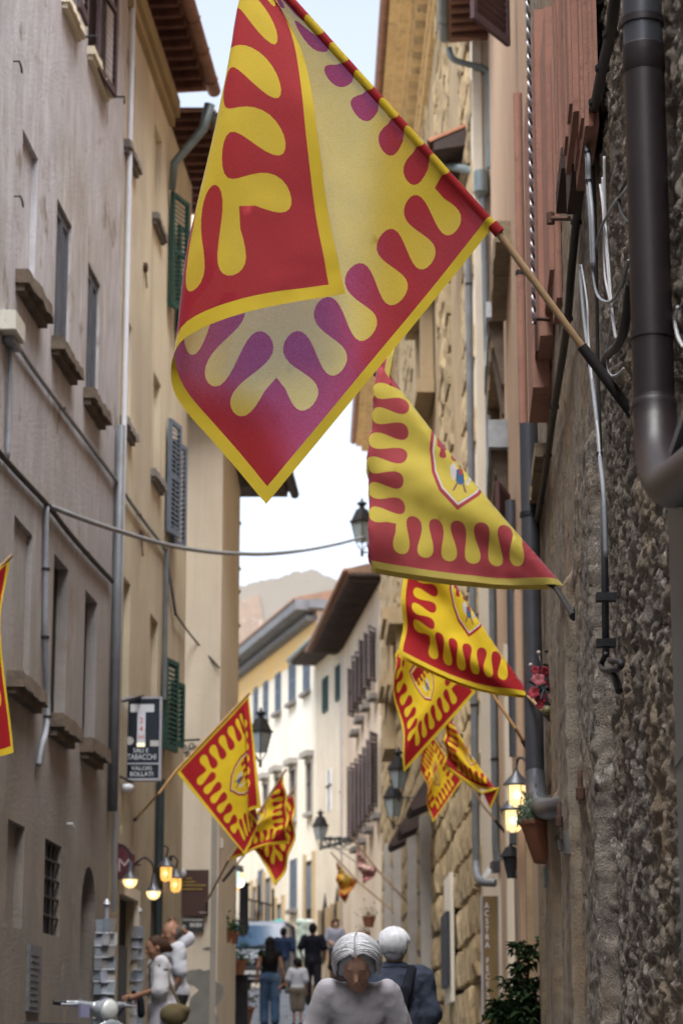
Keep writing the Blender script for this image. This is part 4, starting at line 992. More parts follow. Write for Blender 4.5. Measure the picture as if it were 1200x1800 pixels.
# --- flags that hang from the pole like a curtain: pole edge A-D, hem A-B, free corner C
def hang_flag(name, label, Y, A, B, C, D, mats, pole, seed=1, ripple=.05, nrip=2.5, side=1, **kw):
    s, t = S_, T_
    A, B, C, D = [np.array([*q, Y], float) for q in (A, B, C, D)]
    P = (A*(1-s)[:, None]+B*s[:, None])*(1-t)[:, None]+(D*(1-s)[:, None]+C*s[:, None])*t[:, None]
    W = px2w(P); ph = t*nrip*2*math.pi+s*1.5+seed
    am = ripple*np.minimum(1, s*1.6)*(.4+.6*t)
    W[:, 1] += am*np.sin(ph)+am*.8*2*(fbm(s*3+seed, t*3, 3, seed)-.5); W[:, 0] += side*am*.55*np.cos(ph)
    return make_flag(name, label, W, mats, pole, **kw)
Y4 = 19.5
hang_flag('flag', 'bright pleated flag on slim wooden pole, hanging behind the one touching the flower ornament', Y4, (836, 1216), (712, 1358), (688, 1150), (738, 1060), M_FLAGN,
          [WR.hp(930, 1322, .0), at(905, 1280, Y4), at(836, 1178, Y4), at(735, 1040, Y4)], seed=1.3, ripple=.055, nrip=1.6, grip=.25, gripmat=M_RUST, polemat=mk('honey_wood', (.50, .30, .12), (.42, .24, .10), 5, .6))
Y5 = 27.5
diag_flag('flag', 'small flag with a separate tail corner, just left of the two lit lanterns', Y5, (783, 1248), (783, 1345), (874, 1388), M_FLAGN,
          [WR.hp(894, 1452, .0), at(864, 1390, Y5+.05), at(778, 1268, Y5+.06)], bulge=(-2, 12), seed=3.3, ripple=.05, fold=.1, grip=.12)
tl = MB(); q = [at(848, 1392, Y5-.02), at(876, 1386, Y5-.04), at(861, 1421, Y5-.03)]; tl.prism([q[0], q[1], q[2]], (0, .01, 0)); tl.build('tail', M_FLAG[0], bpy.data.objects['flag.004'])
e_ = MB(); e_.tube([q[1]+Vector((0, -.012, 0)), q[2]+Vector((0, -.012, 0))], .014, 6); e_.tube([at(783, 1347, Y5-.05), at(845, 1394, Y5-.05), q[1]+Vector((0, -.01, 0))], .016, 6); e_.build('tail_hem', M_FLAG[2], bpy.data.objects['flag.004'])
Y6 = 30
hang_flag('flag', 'small pleated flag hanging lower beside the flag with the tail corner', Y6, (812, 1372), (758, 1446), (742, 1345), (752, 1282), M_FLAGN,
          [WR.hp(886, 1462, .0), at(850, 1418, Y6), at(812, 1362, Y6), at(748, 1270, Y6)], seed=4.4, ripple=.06, nrip=1.7, grip=.2, gripmat=M_IRON)
# --- left side of the street
YL = 23.0
A, B, C, D = (309, 1356), (431, 1503), (462, 1425), (437, 1221)
sk = [0, .5, 1]; tk = [0, .6, .78, .88, 1]
ctl = [[(A[0]+(D[0]-A[0])*t, A[1]+(D[1]-A[1])*t, YL) for t in tk],
       [(368, 1428, YL), (432, 1350, YL+.03), (447, 1335, YL+.04), (434, 1310, YL-.06), (448, 1326, YL-.02)],
       [(431, 1503, YL), (446, 1470, YL+.06), (452, 1450, YL+.10), (436, 1428, YL-.10), (459, 1420, YL-.06)]]
ctl[0] = [(A[0]+(D[0]-A[0])*t, A[1]+(D[1]-A[1])*t, YL) for t in (0, .74, .86, .93, 1)]
ctl[1] = [(368, 1428, YL), (438, 1352, YL+.02), (444, 1330, YL+.06), (434, 1322, YL-.06), (449, 1326, YL-.03)]
W = px2w(surf(S_, T_, sk, tk, ctl)); W[:, 1] += .02*np.minimum(1, S_*2)*np.sin(S_*8+T_*5)
make_flag('flag', 'square flag with crest on the left side of the street beside the tobacco shop sign', W, M_FLAGN, [WL.hp(238, 1441, .02), at(280, 1394, YL), at(309, 1356, YL), at(438, 1218, YL)], grip=.3, gripmat=M_IRON, polemat=mk('honey_wood', (.50, .30, .12), (.42, .24, .10), 5, .6))
YM = 26.5
diag_flag('flag', 'flag with right-hand hem hanging behind the crested square flag on the left side', YM, (497, 1361), (505, 1480), (402, 1512), M_FLAGN,
          [WL.hp(352, 1606, .0), at(402, 1512, YM), at(503, 1352, YM)], bulge=(4, -6), seed=2.0, ripple=.04, fold=.12, grip=.2)
YN = 29.5
diag_flag('flag', 'lowest flag of the left-hand cluster with a torn notched tip', YN, (516, 1395), (486, 1557), (412, 1440), M_FLAGN,
          [at(395, 1545, YN), at(440, 1490, YN), at(518, 1384, YN)], bulge=(14, 0), seed=5.0, ripple=.05, fold=.12, grip=.2)
YE = 15.0
sk = [0, .5, 1]; tk = [0, .5, 1]
ctl = [[(-200, 1195, YE), (-90, 1085, YE), (19, 979, YE)], [(-150, 1280, YE), (-60, 1200, YE+.05), (2, 1100, YE)], [(-90, 1410, YE), (-40, 1345, YE+.05), (24, 1322, YE)]]
W = px2w(surf(S_, T_, sk, tk, ctl)); W[:, 1] += .02*np.sin(S_*9+T_*6)
make_flag('flag', 'flag cut off by the left edge of the picture with a fringed hem', W, M_FLAGN, [Vector((WL.pt(aL(-60), 4, 0).x-.0, YE, at(-300, 1300, YE).z)), at(-200, 1195, YE), at(22, 976, YE)], grip=.3)
# --- the two tiny flags far down the street
YF = 62
diag_flag('flag', 'tiny red and yellow flag far down the street under the double lamp bracket', YF, (592, 1512), (604, 1588), (628, 1549), M_FLAGF,
          [Vector((W2.pt(30, 0).x-.02, YF, at(670, 1610, YF).z)), at(628, 1549, YF), at(581, 1498, YF)], seed=1.0, ripple=.08, fold=.15, grip=0, pr=.022, bulge=(-6, 4))
YG = 56
diag_flag('flag', 'tiny pale crimson and cream flag far down the street against the stone palazzo', YG, (628, 1490), (640, 1554), (663, 1529), M_FLAGW,
          [Vector((W2.pt(23, 0).x-.02, YG, at(705, 1590, YG).z)), at(663, 1529, YG), at(618, 1472, YG)], seed=3.0, ripple=.08, fold=.15, grip=0, pr=.022, bulge=(-4, 4))
# ------------------------------------------------------------------ things fixed to the right-hand walls
def vpipe(name, label, W, u, v0, v1, o, r, mat, elbow=None, top=None, cat='downpipe', group=None, clips=(), segs=14):
    """vertical downpipe through pixel (u, (v0+v1)/2); elbow = (u, v) where its lower end turns to"""
    a = W.hit(u, (max(v0, 0)+min(v1, 1800))/2, o)[0]
    def zz(v):
        rr = None; q = W.pt(a, 0, o); k = q.y; lo, hi = -5, 40      # height seen at row v above this spot
        y = (900-v)/F_PX; ry = CP-y*SP; return CAMZ+(SP+y*CP)*(k/ry)
    z0, z1 = zz(v1), zz(v0)
    t = thing(name, W.pt(a, z0, o), label, cat, group)
    m = MB(); m.tube([W.pt(a, z1, o), W.pt(a, (z0+z1)/2, o), W.pt(a, z0, o)], r, segs); m.build('pipe', mat, t, smooth='auto')
    if elbow is not None:
        ae, ze = W.hit(elbow[0], elbow[1], o); pts = [W.pt(a, z0+.002, o), W.pt(a+(ae-a)*.12, z0+(ze-z0)*.35, o), W.pt(a+(ae-a)*.42, z0+(ze-z0)*.72, o*.9), W.pt(a+(ae-a)*.8, z0+(ze-z0)*.95, o*.4), W.pt(ae, ze, -o)]
        m = MB(); m.tube(catmull(pts, 5), r*1.04, segs); m.build('elbow', mat, t, smooth='auto')
    for v in clips:
        m = MB(); zc = zz(v); m.lathe(W.pt(a, zc, o), [(r*1.0, -.018), (r*1.12, -.016), (r*1.12, .016), (r*1.0, .018)], segs); m.build('clip', M_IRON, t, smooth='auto')
    return t, a, zz
# big near downpipe
PD = vpipe('downpipe', 'thick dark brown downpipe at top right with an elbow, closest to the camera', WR, 1140, 128, 705, .072, .058, M_DKPIPE, segs=28)
t, a, zz = PD
m = MB(); m.tube([WR.pt(a, zz(-160), .072), WR.pt(a, zz(82), .072)], .0565, 28); m.build('upper_pipe', M_DKPIPE2, t, smooth='auto')
m = MB(); m.lathe(WR.pt(a, zz(128), .072), [(.058, -.004), (.0605, 0), (.0605, zz(84)-zz(128)), (.057, zz(82)-zz(128))], 28); m.build('collar', M_DKPIPE, t, smooth='auto')
z7 = zz(705); q = lambda da, dz, o: WR.pt(a+da, z7+dz, o)
m = MB(); m.tube(catmull([q(0, .0, .072), q(-.02, -.08, .072), q(-.10, -.19, .075), q(-.25, -.28, .075), q(-.5, -.36, .075), q(-1.0, -.45, .07), q(-1.9, -.6, .06)], 8), .0605, 28); m.build('elbow', M_DKPIPE, t, smooth='auto')
m = MB(); m.lathe(q(0, -.01, .072), [(.0605, -.012), (.063, -.01), (.063, .008), (.0605, .012)], 28); m.build('joint_ring', M_DKPIPE, t, smooth='auto')
for v in (40, 590): m = MB(); m.lathe(WR.pt(a, zz(v), .072), [(.058, -.012), (.0615, -.011), (.0615, .011), (.058, .012)], 28); m.build('clip', M_DKPIPE, t, smooth='auto')
# flat grey duct at the right edge
m = MB(); a1 = WR.hit(1176, 1000, .055)[0]; m.wbox(WR, a1-.55, a1, .3, WR.hit(1172, 872, .055)[1], .03, .055)
for z in (1.5, 2.3, 3.1): m.wbox(WR, a1-.56, a1+.006, z, z+.03, .0305, .058)
tag(m.build('cable_duct', mk('grey_plastic_duct', (.16, .17, .185), (.125, .13, .145), 2, .45, .05, 20)), 'flat grey plastic cable duct along the bottom right edge', 'duct')
# cables on the near wall
def cable(pts, r, mat, label, W=WR, o=.03, name='cable', group='cables on the stone wall', n=6, clips=()):
    P = [W.hp(p[0], p[1], p[2] if len(p) > 2 else o) for p in pts]
    m = MB(); m.tube(catmull(P, 6), r, n); c_ = tag(m.build(name, mat, smooth=True, origin=P[-1]), label, 'cable', group)
    for k in clips:
        m = MB(); m.lathe(P[k], [(r*1.0, -.012), (r*1.35, -.010), (r*1.35, .010), (r*1.0, .012)], 8); m.build('clip', M_IRON, c_, smooth='auto')
    return c_
cable([(1082, -20), (1072, 60), (1058, 120), (1046, 180), (1036, 205)], .021, M_CABLE, 'thick black cable bundle falling from the top beside the pink shutter', o=.05, clips=(1, 2, 3))
cable([(1036, 205), (1022, 300), (1012, 390), (1004, 470), (997, 560), (986, 640), (974, 715), (962, 800), (946, 900), (938, 940)], .020, M_CABLE, 'long black cable running down past the stone sill to the grey pipe', o=.04, clips=(2, 4, 6, 7))
for k in range(2): cable([(1013+k*4, 190), (1010+k*4, 212), (1018+k*4, 240), (1030+k*3, 270), (1032+k*3, 320), (1037+k*3, 380), (1040+k*3, 470)], .009, M_CABLEG, 'grey loop of cable beside the black bundle near the pink shutter' if k == 0 else 'grey cable looping just right of its twin near the pink shutter', o=.07, clips=(3, 4))
cable([(1019, 466, .05), (1020, 490), (1026, 560), (1036, 640), (1046, 720), (1053, 800), (1060, 870), (1064, 980)], .0095, M_CABLEG, 'light grey cable sloping down the middle of the stone wall', o=.05, clips=(3, 5))
cable([(1021, 466, .05), (1031, 530), (1034, 600), (1043, 700), (1051, 765), (1056, 850)], .0048, M_CABLEW, 'thin white cable beside the sloping light grey cable', o=.05)
cable([(1061, 275), (1062, 340), (1064, 420), (1070, 500), (1076, 560), (1082, 595)], .006, M_CABLEW, 'white cable hanging left of the big downpipe, longest of three', o=.05)
cable([(1054, 325), (1060, 380), (1062, 480), (1074, 550), (1066, 620), (1070, 655), (1082, 660), (1095, 648)], .0048, M_CABLEW, 'white cable with a hooked lower end left of the big downpipe', o=.05)
cable([(1058, 312), (1060, 360), (1068, 450), (1074, 540)], .0048, M_CABLEW, 'short white cable left of the big downpipe', o=.05)
cable([(1103, 330), (1078, 360), (1056, 400), (1046, 440), (1042, 480), (1050, 520), (1072, 530), (1092, 500), (1104, 458)], .006, M_CABLEG, 'thin grey wire looping out from behind the big downpipe', o=.06)
cable([(1104, 310), (1088, 345), (1092, 375), (1104, 392)], .006, M_CABLE, 'thin black wire loop against the big downpipe', o=.06)
cable([(1106, 500), (1098, 570), (1086, 605), (1066, 625), (1058, 645)], .016, M_CABLE, 'black cable curling to the flag bracket beside the big downpipe', o=.05)
cable([(1040, 250), (1046, 420), (1050, 640), (1055, 800), (1060, 890)], .008, M_CABLE, 'straight thin dark wire down the stone wall', o=.03)
cable([(1190, 540), (1186, 560), (1190, 590), (1200, 610)], .0048, M_CABLEW, 'white wire at the right edge of the picture beside the downpipe', o=.05)
# iron rod with clamps ending in an eye hook
t = thing('iron_rod', WR.hp(1064, 1165, .05), 'vertical iron rod on the stone wall ending in a bent eye hook', 'rod')
m = MB(); m.tube([WR.hp(1060, 880, .05), WR.hp(1062, 1000, .05), WR.hp(1064, 1155, .05)], .014, 8); m.build('rod', M_DKPIPE2, t, smooth=True)
for v in (1050, 1131):
    m = MB(); m.box(WR.hp(1064, v, .05), (.075, .05, .03)); m.build('clamp', M_IRON, t)
m = MB(); m.tube(catmull([WR.hp(1064, 1150, .06), WR.hp(1056, 1168, .07), WR.hp(1062, 1178, .07), WR.hp(1088, 1174, .05), WR.hp(1088, 1163, .05), WR.hp(1072, 1162, .06)], 6), .011, 8); m.build('hook', M_IRON, t, smooth=True)
m = MB(); m.tube(catmull([WR.hp(1070, 1178, .05), WR.hp(1080, 1190, .05), WR.hp(1088, 1216, .04)], 5), .014, 8); m.build('cable_tail', M_CABLE, t, smooth=True)
for i, (u, v, lab) in enumerate(((1019, 1385, 'rusty hinge pin on the stone pilaster, upper one'), (982, 1435, 'rusty hinge pin on the plaster wall beside the hanging planter'))):
    t = thing('hinge_pin', WR.hp(u, v, .0), lab, 'hinge pin', 'old hinge pins in the wall')
    m = MB(); p = WR.hp(u, v, .12); m.lathe(p, [(.017, -.05), (.019, -.045), (.019, .0), (.011, .002), (.011, .07), (.009, .073)], 10); m.build('pin', M_RUST, t, smooth='auto')
    m = MB(); m.tube([p+Vector((0, 0, -.03)), WR.hp(u, v, -.05)+Vector((0, 0, -.03))], .016, 6); m.build('arm', M_RUST, t)
m = MB(); p = WR.hp(997, 1482, .05); m.box(p, (.05, .04, .12), WR.ang+math.pi/2); m.box(p+Vector((-.026, 0, -.01)), (.05, .008, .06), WR.ang+math.pi/2); tag(m.build('doorbell', mk('brass_grey', (.22, .21, .20), None, 5, .4, metal=.5), bevel=.006), 'small grey doorbell box on the wall right of the hanging planter', 'doorbell')
m = MB(); p = WR.hp(958, 1542, .05); m.box(p, (.10, .03, .13), WR.ang); tag(m.build('meter_box', mk('pale_aqua_paint', (.40, .55, .54), None, 3, .5), bevel=.01), 'pale aqua meter box under the hanging planter', 'box')

# pink shutters folded back against the wall, bare dark wood below
t = thing('pink_shutter', WR.pt(13, 4.5, .06), 'dusty pink wooden shutter folded against the stone wall, rusty strap hinge', 'shutter')
def pinkleaf(u0, u1, o0, o1, vb, nm='leaf'):
    a0 = WR.hit(u1, 150, o1)[0]; a1 = WR.hit(u0, 150, o1)[0]; zb = WR.hit(u1, vb, o1)[1]
    m = MB(); m.wbox(WR, a0, a1, zb, 9, o0, o1)
    for k in range(3): m.wbox(WR, a0-.006, a0-.0005, zb, 9, o0+(o1-o0)*(k*.36), o0+(o1-o0)*(k*.36+.22))
    for k in range(2): m.wbox(WR, a0+.06+(a1-a0)*.5*k, a0+(a1-a0)*.5*(k+.8), zb+.06, 9, o1, o1+.012)
    return m.build(nm, M_PINK, t)
pinkleaf(1008, 1026, .03, .085, 235); pinkleaf(990, 1006, .03, .12, 205); pinkleaf(976, 986, .02, .10, 320)
m = MB(); a0 = WR.hit(1003, 240, .1)[0]; zb, zt = WR.hit(1003, 318, .1)[1], WR.hit(1003, 158, .1)[1]
m.wbox(WR, a0, a0+.5, zb, zt, .045, .10); m.wbox(WR, a0+.7, a0+1.3, zb+.3, zt+.05, .05, .11); m.wbox(WR, a0-.05, a0-.01, zb+.18, zb+.24, .04, .12); m.build('bare_leaf', mk('bare_dark_wood', (.07, .045, .036), (.045, .03, .026), 6, .8, .3, 60), t)
m = MB(); p0, p1 = WR.hp(1041, 54, .01), WR.hp(1000, 52, .10); m.tube([p0, (p0+p1)/2+Vector((0, 0, -.008)), p1], .018, 6); m.lathe(p1, [(.03, -.05), (.034, -.045), (.034, .045), (.03, .05)], 10); m.build('strap_hinge', M_RUST, t, smooth='auto')
m = MB(); p0, p1 = WR.hp(1000, 384, .01), WR.hp(967, 384, .10); m.tube([p0, p1], .014, 6); m.lathe(p1, [(.022, -.03), (.022, .03)], 8); m.build('shutter_stay', M_RUST, t, smooth='auto')
# stone sill under the pink shutters
def slab(par, D0, D1, z, th, out, mat, corb=True, under=None, name='balcony_slab'):
    a0, a1 = D0-WR.p.y, D1-WR.p.y
    s = MB(); n = 5
    for k in range(n):
        q0, q1 = a0+(a1-a0)*k/n, a0+(a1-a0)*(k+1)/n; s.wbox(WR, q0+.001, q1-.001, z-th+random.uniform(-.01, .01), z+random.uniform(-.006, .006), -.1, out+random.uniform(-.012, .012))
    o = s.build(name, mat, par)
    if corb:
        for q in (a0+.15, a1-.3):
            c_ = MB(); P = WR.pt
            c_.hexa([P(q, z-th-.75, -.1), P(q+.2, z-th-.75, -.1), P(q+.2, z-th-.75, .03), P(q, z-th-.75, .03), P(q, z-th-.002, -.1), P(q+.2, z-th-.002, -.1), P(q+.2, z-th-.002, out*.9), P(q, z-th-.002, out*.9)]); c_.build('corbel', M_SILL, o)
    return o
M_CORB = mk('eroded_sandstone', (.30, .235, .155), (.19, .145, .095), 7, .95, .9, 30)
zs = WR.hit(985, 640, .0)[1]; slab(HR1, 15.0, 16.9, zs, .10, .09, M_CORB, corb=False, name='sill')
zs = WR.hit(910, 505, .0)[1]; slab(HR2, 25.4, 28.2, zs, .30, .20, mk('zinc_topped_stone', (.36, .38, .40), (.26, .27, .28), 9, .7, .3, 40)); slab(HR2, 25.6, 28.1, zs-.302, .25, .16, M_CORB)
zs = WR.hit(905, 195, .0)[1]; slab(HR2, 26.4, 29.6, zs, .18, .19, mk('pale_slab', (.42, .44, .46), (.34, .35, .36), 9, .7, .3, 40)); slab(HR2, 26.6, 29.5, zs-.182, .3, .15, M_CORB)
zs = WR.hit(922, 0, .0)[1]; slab(HR2, 22.9, 25.5, zs, .22, .16, M_CORB, corb=False)
zs = WR.hit(905, 20, .0)[1]; slab(HR2, 27, 29.5, zs, .16, .12, M_CORB, corb=False)
zs = WR.hit(880, 700, .0)[1]; slab(HR2, 31, 32.6, zs, .2, .12, M_SILL, corb=False)
# pink painted boards and pipe on the boundary of the two houses, twisted cable on top
t = thing('pink_boards', WR.pt(aR(935), 5, .03), 'tall dusty pink painted boards with a bright twisted cable on the right', 'boarding')
for (u0, u1, o0, o1, vt, vb, nm) in ((944, 962, .0, .055, -60, 505, 'board'), (930, 943, .0, .085, -60, 640, 'board'), (921, 929, .0, .115, 108, 745, 'board'), (966, 973, .0, .03, 45, 560, 'board')):
    a0 = WR.hit(u1, 300, o1)[0]; a1 = WR.hit(u0, 300, o1)[0]; m = MB(); z0 = WR.hit(u1, vb, o1)[1]; z1 = WR.hit(u1, vt, o1)[1]; m.wbox(WR, a0, a1, z0, z1, o0, o1)
    m.wbox(WR, a0-.01, a0-.001, z0, z1, o0+.01, o0+(o1-o0)*.45); m.build(nm, M_PINK, t)
tw = [WR.hp(927+v*.019, v, .115) for v in range(-30, 620, 50)]
m = MB()
for s in (0, math.pi):
    pts = []
    for i in range(260):
        f = i/259*(len(tw)-1); k = min(int(f), len(tw)-2); p = tw[k].lerp(tw[k+1], f-k); an = i*.62+s
        pts.append(p+Vector((math.cos(an)*.0075, math.sin(an)*.0075, 0)))
    m.tube(pts, .0075, 5, mi=0 if s == 0 else 1)
m.build('twisted_cable', [mk('bright_steel', (.52, .53, .58), (.40, .41, .45), 6, .35, metal=.6), M_CABLE], t, smooth=True)
m = MB(); a0 = WR.hit(952, 585, .06)[0]; m.wbox(WR, a0, a0+.4, WR.hit(952, 622, .06)[1], WR.hit(952, 555, .06)[1], .03, .10); m.tube([WR.hp(940, 560, .12), WR.hp(966, 562, .03)], .012, 6); m.build('latch_block', M_RUST, t)
vpipe('downpipe', 'slim dusty pink painted downpipe left of the pink boards', WR, 914, 165, 745, .10, .034, M_PINK, clips=(480,))
vpipe('downpipe', 'grey-brown downpipe below the pink boards ending in an elbow over the planter', WR, 934, 746, 1362, .085, .064, M_DKPIPE2, elbow=(965, 1412), clips=(905,), segs=18)
vpipe('downpipe', 'dark slim pipe between the pale strip and the grey-brown downpipe', WR, 900, 880, 1330, .06, .05, M_DKPIPE2)
# windows of the peach house
for (u, vt, vb, wd, ang) in ((893, -30, 120, .55, rad(28)),):
    a, z1 = WR.hit(u-8, vt, .1); z0 = WR.hit(u-8, vb, .1)[1]; shutter(WR, HR2, a, a-.7, z0, z1, .05, M_SHP, open_at=(a, ang), pitch=.07, sep=True)
for (u, vt, vb) in ((893, 870, 1040),):
    a, z1 = WR.hit(u, vt, .05); z0 = WR.hit(u, vb, .05)[1]; shutter(WR, HR2, a, a-.6, z0, z1, .03, mk('maroon_wood', (.09, .04, .045), (.06, .03, .034), 4, .7, .2, 60), open_at=(a, rad(12)), pitch=.08)
for (u, v0, v1, wd, o, mt) in ((948, 790, 1900, .5, .02, M_CORB), (912, 960, 1900, .9, .05, M_PEACH), (890, 1080, 1900, .8, .07, M_L3), (924, 1420, 1900, .35, .05, M_ASHW), (906, 1500, 1900, .5, .03, M_L1)):
    a0 = WR.hit(u, 1500, o)[0]; m = MB(); m.wbox(WR, a0, a0+wd, .3, WR.hit(u, v0, o)[1], -.02, o); m.build('pilaster', mt, HR2 if u < 940 else HR1)
# eave and gutter of the peach house, far corner
ze = at(870, 80, 33).z
eave(WR, HR2, WR.L-5.2, WR.L-.02, ze, .58, M_TERRA, M_ZINC, rise=-.06)
cpt = lambda u, v, Y=32.9: at(u, v, Y)
t = thing('downpipe', cpt(866, 1500), 'grey-green downpipe bending from the gutter into a rain hopper, then straight down', 'downpipe')
m = MB(); m.tube(catmull([cpt(788, 84), cpt(792, 98), cpt(802, 107), cpt(830, 115), cpt(848, 120), cpt(857, 127), cpt(860, 142), cpt(860.5, 200), cpt(859, 296)], 5), .047, 12); m.build('upper_pipe', M_ZINC, t, smooth='auto')
hb = cpt(846, 345); m = MB(); m.lathe(cpt(846, 340), [(.05, -.06), (.115, 0), (.125, .02), (.115, .03), (.115, .33), (.10, .34)], 18); m.build('hopper', M_ZINC, t, smooth='auto')
m = MB(); m.tube([cpt(848, 344), cpt(852, 480), cpt(858, 700), cpt(864, 1000), cpt(868, 1300), cpt(870, 1480), cpt(873, 1505), cpt(880, 1526)], .047, 12); m.build('pipe', M_GREYPIPE, t, smooth='auto')
for v, u in ((660, 857), (1335, 868.5), (960, 863)): m = MB(); m.lathe(cpt(u, v), [(.047, -.02), (.055, -.018), (.055, .018), (.047, .02)], 12); m.build('clip', M_IRON, t, smooth='auto')
vpipe('downpipe', 'slate grey downpipe against the golden quoins, leftmost of the right-hand pipes', W2, 829, 395, 1515, .11, .05, M_GREYPIPE, elbow=(841, 1552), clips=(500, 960, 1240))
# lean-to roof tucked against the palazzo
t = thing('lean_to', W2.pt(2, 12, .2), 'small tiled lean-to roof with a zinc gutter against the golden palazzo', 'roof')
zl = at(800, 300, 35).z; P = W2.pt
m = MB(); m.hexa([P(.9, zl, -.1), P(3.6, zl, -.1), P(3.6, zl-.1, .5), P(.9, zl-.1, .5), P(.9, zl+.3, -.1), P(3.6, zl+.3, -.1), P(3.6, zl+.02, .5), P(.9, zl+.02, .5)]); m.build('roof', M_CORR, t)
tt = MB(); seg = 6
for i in range(seg):
    t0, t1 = math.pi*i/seg, math.pi*(i+1)/seg; f = lambda th, s, rr: Vector((-rr*math.cos(th), s, rr*.6*math.sin(th)))
    tt.hexa([f(t0, 0, .13), f(t1, 0, .13), f(t1, .75, .13), f(t0, .75, .13), f(t0, 0, .147), f(t1, 0, .147), f(t1, .75, .147), f(t0, .75, .147)])
tme = tt.mesh('roof_tile'); tme.materials.append(M_TERRA)
for k in range(9):
    q = P(1.05+k*.29, zl+.03, .56); piece('roof_tile', tme, t, q, (rad(24), 0, -math.pi/2))
m = MB(); m.tube([P(.85, zl-.03, .72), P(3.6, zl-.03, .72)], .085, 12); m.build('gutter', M_ZINC, t, smooth='auto')
m = MB(); m.tube(catmull([at(767, 262, 35), at(770, 282, 35), at(784, 291, 34.6), at(815, 297, 33.8), at(843, 303, 33)], 5), .06, 12); m.build('downpipe', M_ZINC, t, smooth='auto')
# rustication details of the palazzo: window aedicule, pilaster strips, portal hoods
for (u, vt, vb) in ((757, 575, 690), (700, 1120, 1190), (695, 1235, 1300), (712, 1130, 1190)):
    a, zt = W2.hit(u, vt); zb = W2.hit(u, vb)[1]; m = MB(); m.wbox(W2, a-.9, a+.9, zb, zt, .1, .16); w = m.build('window', M_DARK, HP)
    m = MB(); m.wbox(W2, a-1.2, a-.9, zb-.2, zt+.2, .02, .26); m.wbox(W2, a+.9, a+1.2, zb-.2, zt+.2, .02, .26); m.wbox(W2, a-1.5, a+1.5, zt+.2, zt+.5, .02, .45); m.wbox(W2, a-1.4, a+1.4, zb-.45, zb-.2, .02, .35); m.build('frame', M_ASHW, w)
for (u, vt) in ((696, 1470), (722, 1450), (745, 1432), (680, 1482)):
    a, zt = W2.hit(u, 1600, .15); zt = W2.hit(u, vt, .15)[1]; m = MB(); m.wbox(W2, a-.2, a+.2, 2, zt, .0, .22); m.build('pilaster', mk('pale_grey_pilaster', (.38, .35, .32), (.30, .275, .25), 2, .9, .3, 20), HP)
for (u, v) in ((735, 1385), (716, 1430), (698, 1455)):
    a, z = W2.hit(u, v, .3); P = W2.pt; m = MB(); m.hexa([P(a-.8, z-.35, .1), P(a+.8, z-.35, .1), P(a+.8, z-.5, .45), P(a-.8, z-.5, .45), P(a-.8, z+.25, .1), P(a+.8, z+.25, .1), P(a+.8, z-.4, .5), P(a-.8, z-.4, .5)]); m.build('portal_hood', M_CORR, HP)
for (u, vt) in ((838, 1180), (846, 860)):
    a = W2.hit(u, 1500, .02)[0]
m = MB(); m.add([], []); 
m.hexa([Vector(p) for p in [(1.91, 32.95, 1), (2.04, 32.95, 1), (2.04, 33.3, 1), (1.91, 33.3, 1), (1.91, 32.95, at(845, 60, 33).z), (2.04, 32.95, at(845, 60, 33).z), (2.04, 33.3, at(845, 60, 33).z), (1.91, 33.3, at(845, 60, 33).z)]]); m.build('pale_strip', M_PALE, HP)

# ------------------------------------------------------------------ lamps
M_BULB = emis('warm_lamp_light', (1.0, .72, .33), .40); M_BULBC = emis('core_lamp_light', (1.0, .92, .70), 1.1); M_AMB = emis('amber_lamp_light', (1.0, .50, .12), .36); M_COOL = emis('cool_lamp_light', (.72, .95, .9), .26)
M_LGLASS = mk('milky_lantern_glass', (.34, .40, .42), (.26, .31, .33), 2, .15, spec=.6)
def wall_lantern(pos, s, lab, lit=M_BULB, group='lit wall lanterns', arm=None, core=M_BULBC):
    """cap, ribbed glass jar, bottom finial, swan-neck arm"""
    t = thing('wall_lantern', pos, lab, 'lantern', group); p = Vector(pos)
    m = MB(); m.lathe(p, [(.055*s, .005*s), (.115*s, -.01*s), (.118*s, 0), (.075*s, .05*s), (.05*s, .075*s), (.03*s, .095*s), (.022*s, .12*s)], 18); m.build('cap', M_DKPIPE2, t, smooth='auto')
    m = MB(); m.lathe(p, [(.03*s, -.19*s), (.058*s, -.172*s), (.074*s, -.13*s), (.076*s, -.012*s)], 18); m.build('glass', lit, t, smooth='auto')
    if core: m = MB(); m.lathe(p+Vector((0, -.078*s, -.1*s)), [(.004, -.03*s), (.026*s, -.015*s), (.03*s, 0), (.026*s, .015*s), (.004, .03*s)], 10); m.build('bulb', core, t, smooth=True)
    for k in range(4):
        an = rad(25)+k*math.pi/2; m = MB(); d = Vector((math.cos(an), math.sin(an), 0))*.079*s; m.tube([p+d+Vector((0, 0, -.012*s)), p+d*.98+Vector((0, 0, -.13*s)), p+d*.45+Vector((0, 0, -.195*s))], .0045*s, 5); m.build('cage_bar', M_IRON, t)
    if arm is not None:
        q = Vector(arm); m = MB(); up = p+Vector((0, 0, .12*s)); m.tube(catmull([up, up+Vector((.02, 0, .10*s)), (up+q)/2+Vector((0, 0, .12*s)), q+Vector((0, 0, .04)), q], 5), .011*s, 8); m.build('arm', M_IRON, t, smooth=True)
        m = MB(); m.box(q, (.03, .09, .14), 0); m.build('wall_plate', M_IRON, t)
    return t
wall_lantern(at(907, 1379, 20.6), 1.0, 'upper of the two lit lanterns beside the downpipe elbow', arm=WR.hp(937, 1368, .01))
wall_lantern(at(901, 1423, 21.4), 1.05, 'lower of the two lit lanterns, left of the hanging planter', arm=WR.hp(928, 1420, .01))
t = thing('wall_lantern', at(896, 1505, 22.6), 'unlit dark lantern with square roof under the lit lanterns', 'lantern')
p = at(897, 1506, 22.6)
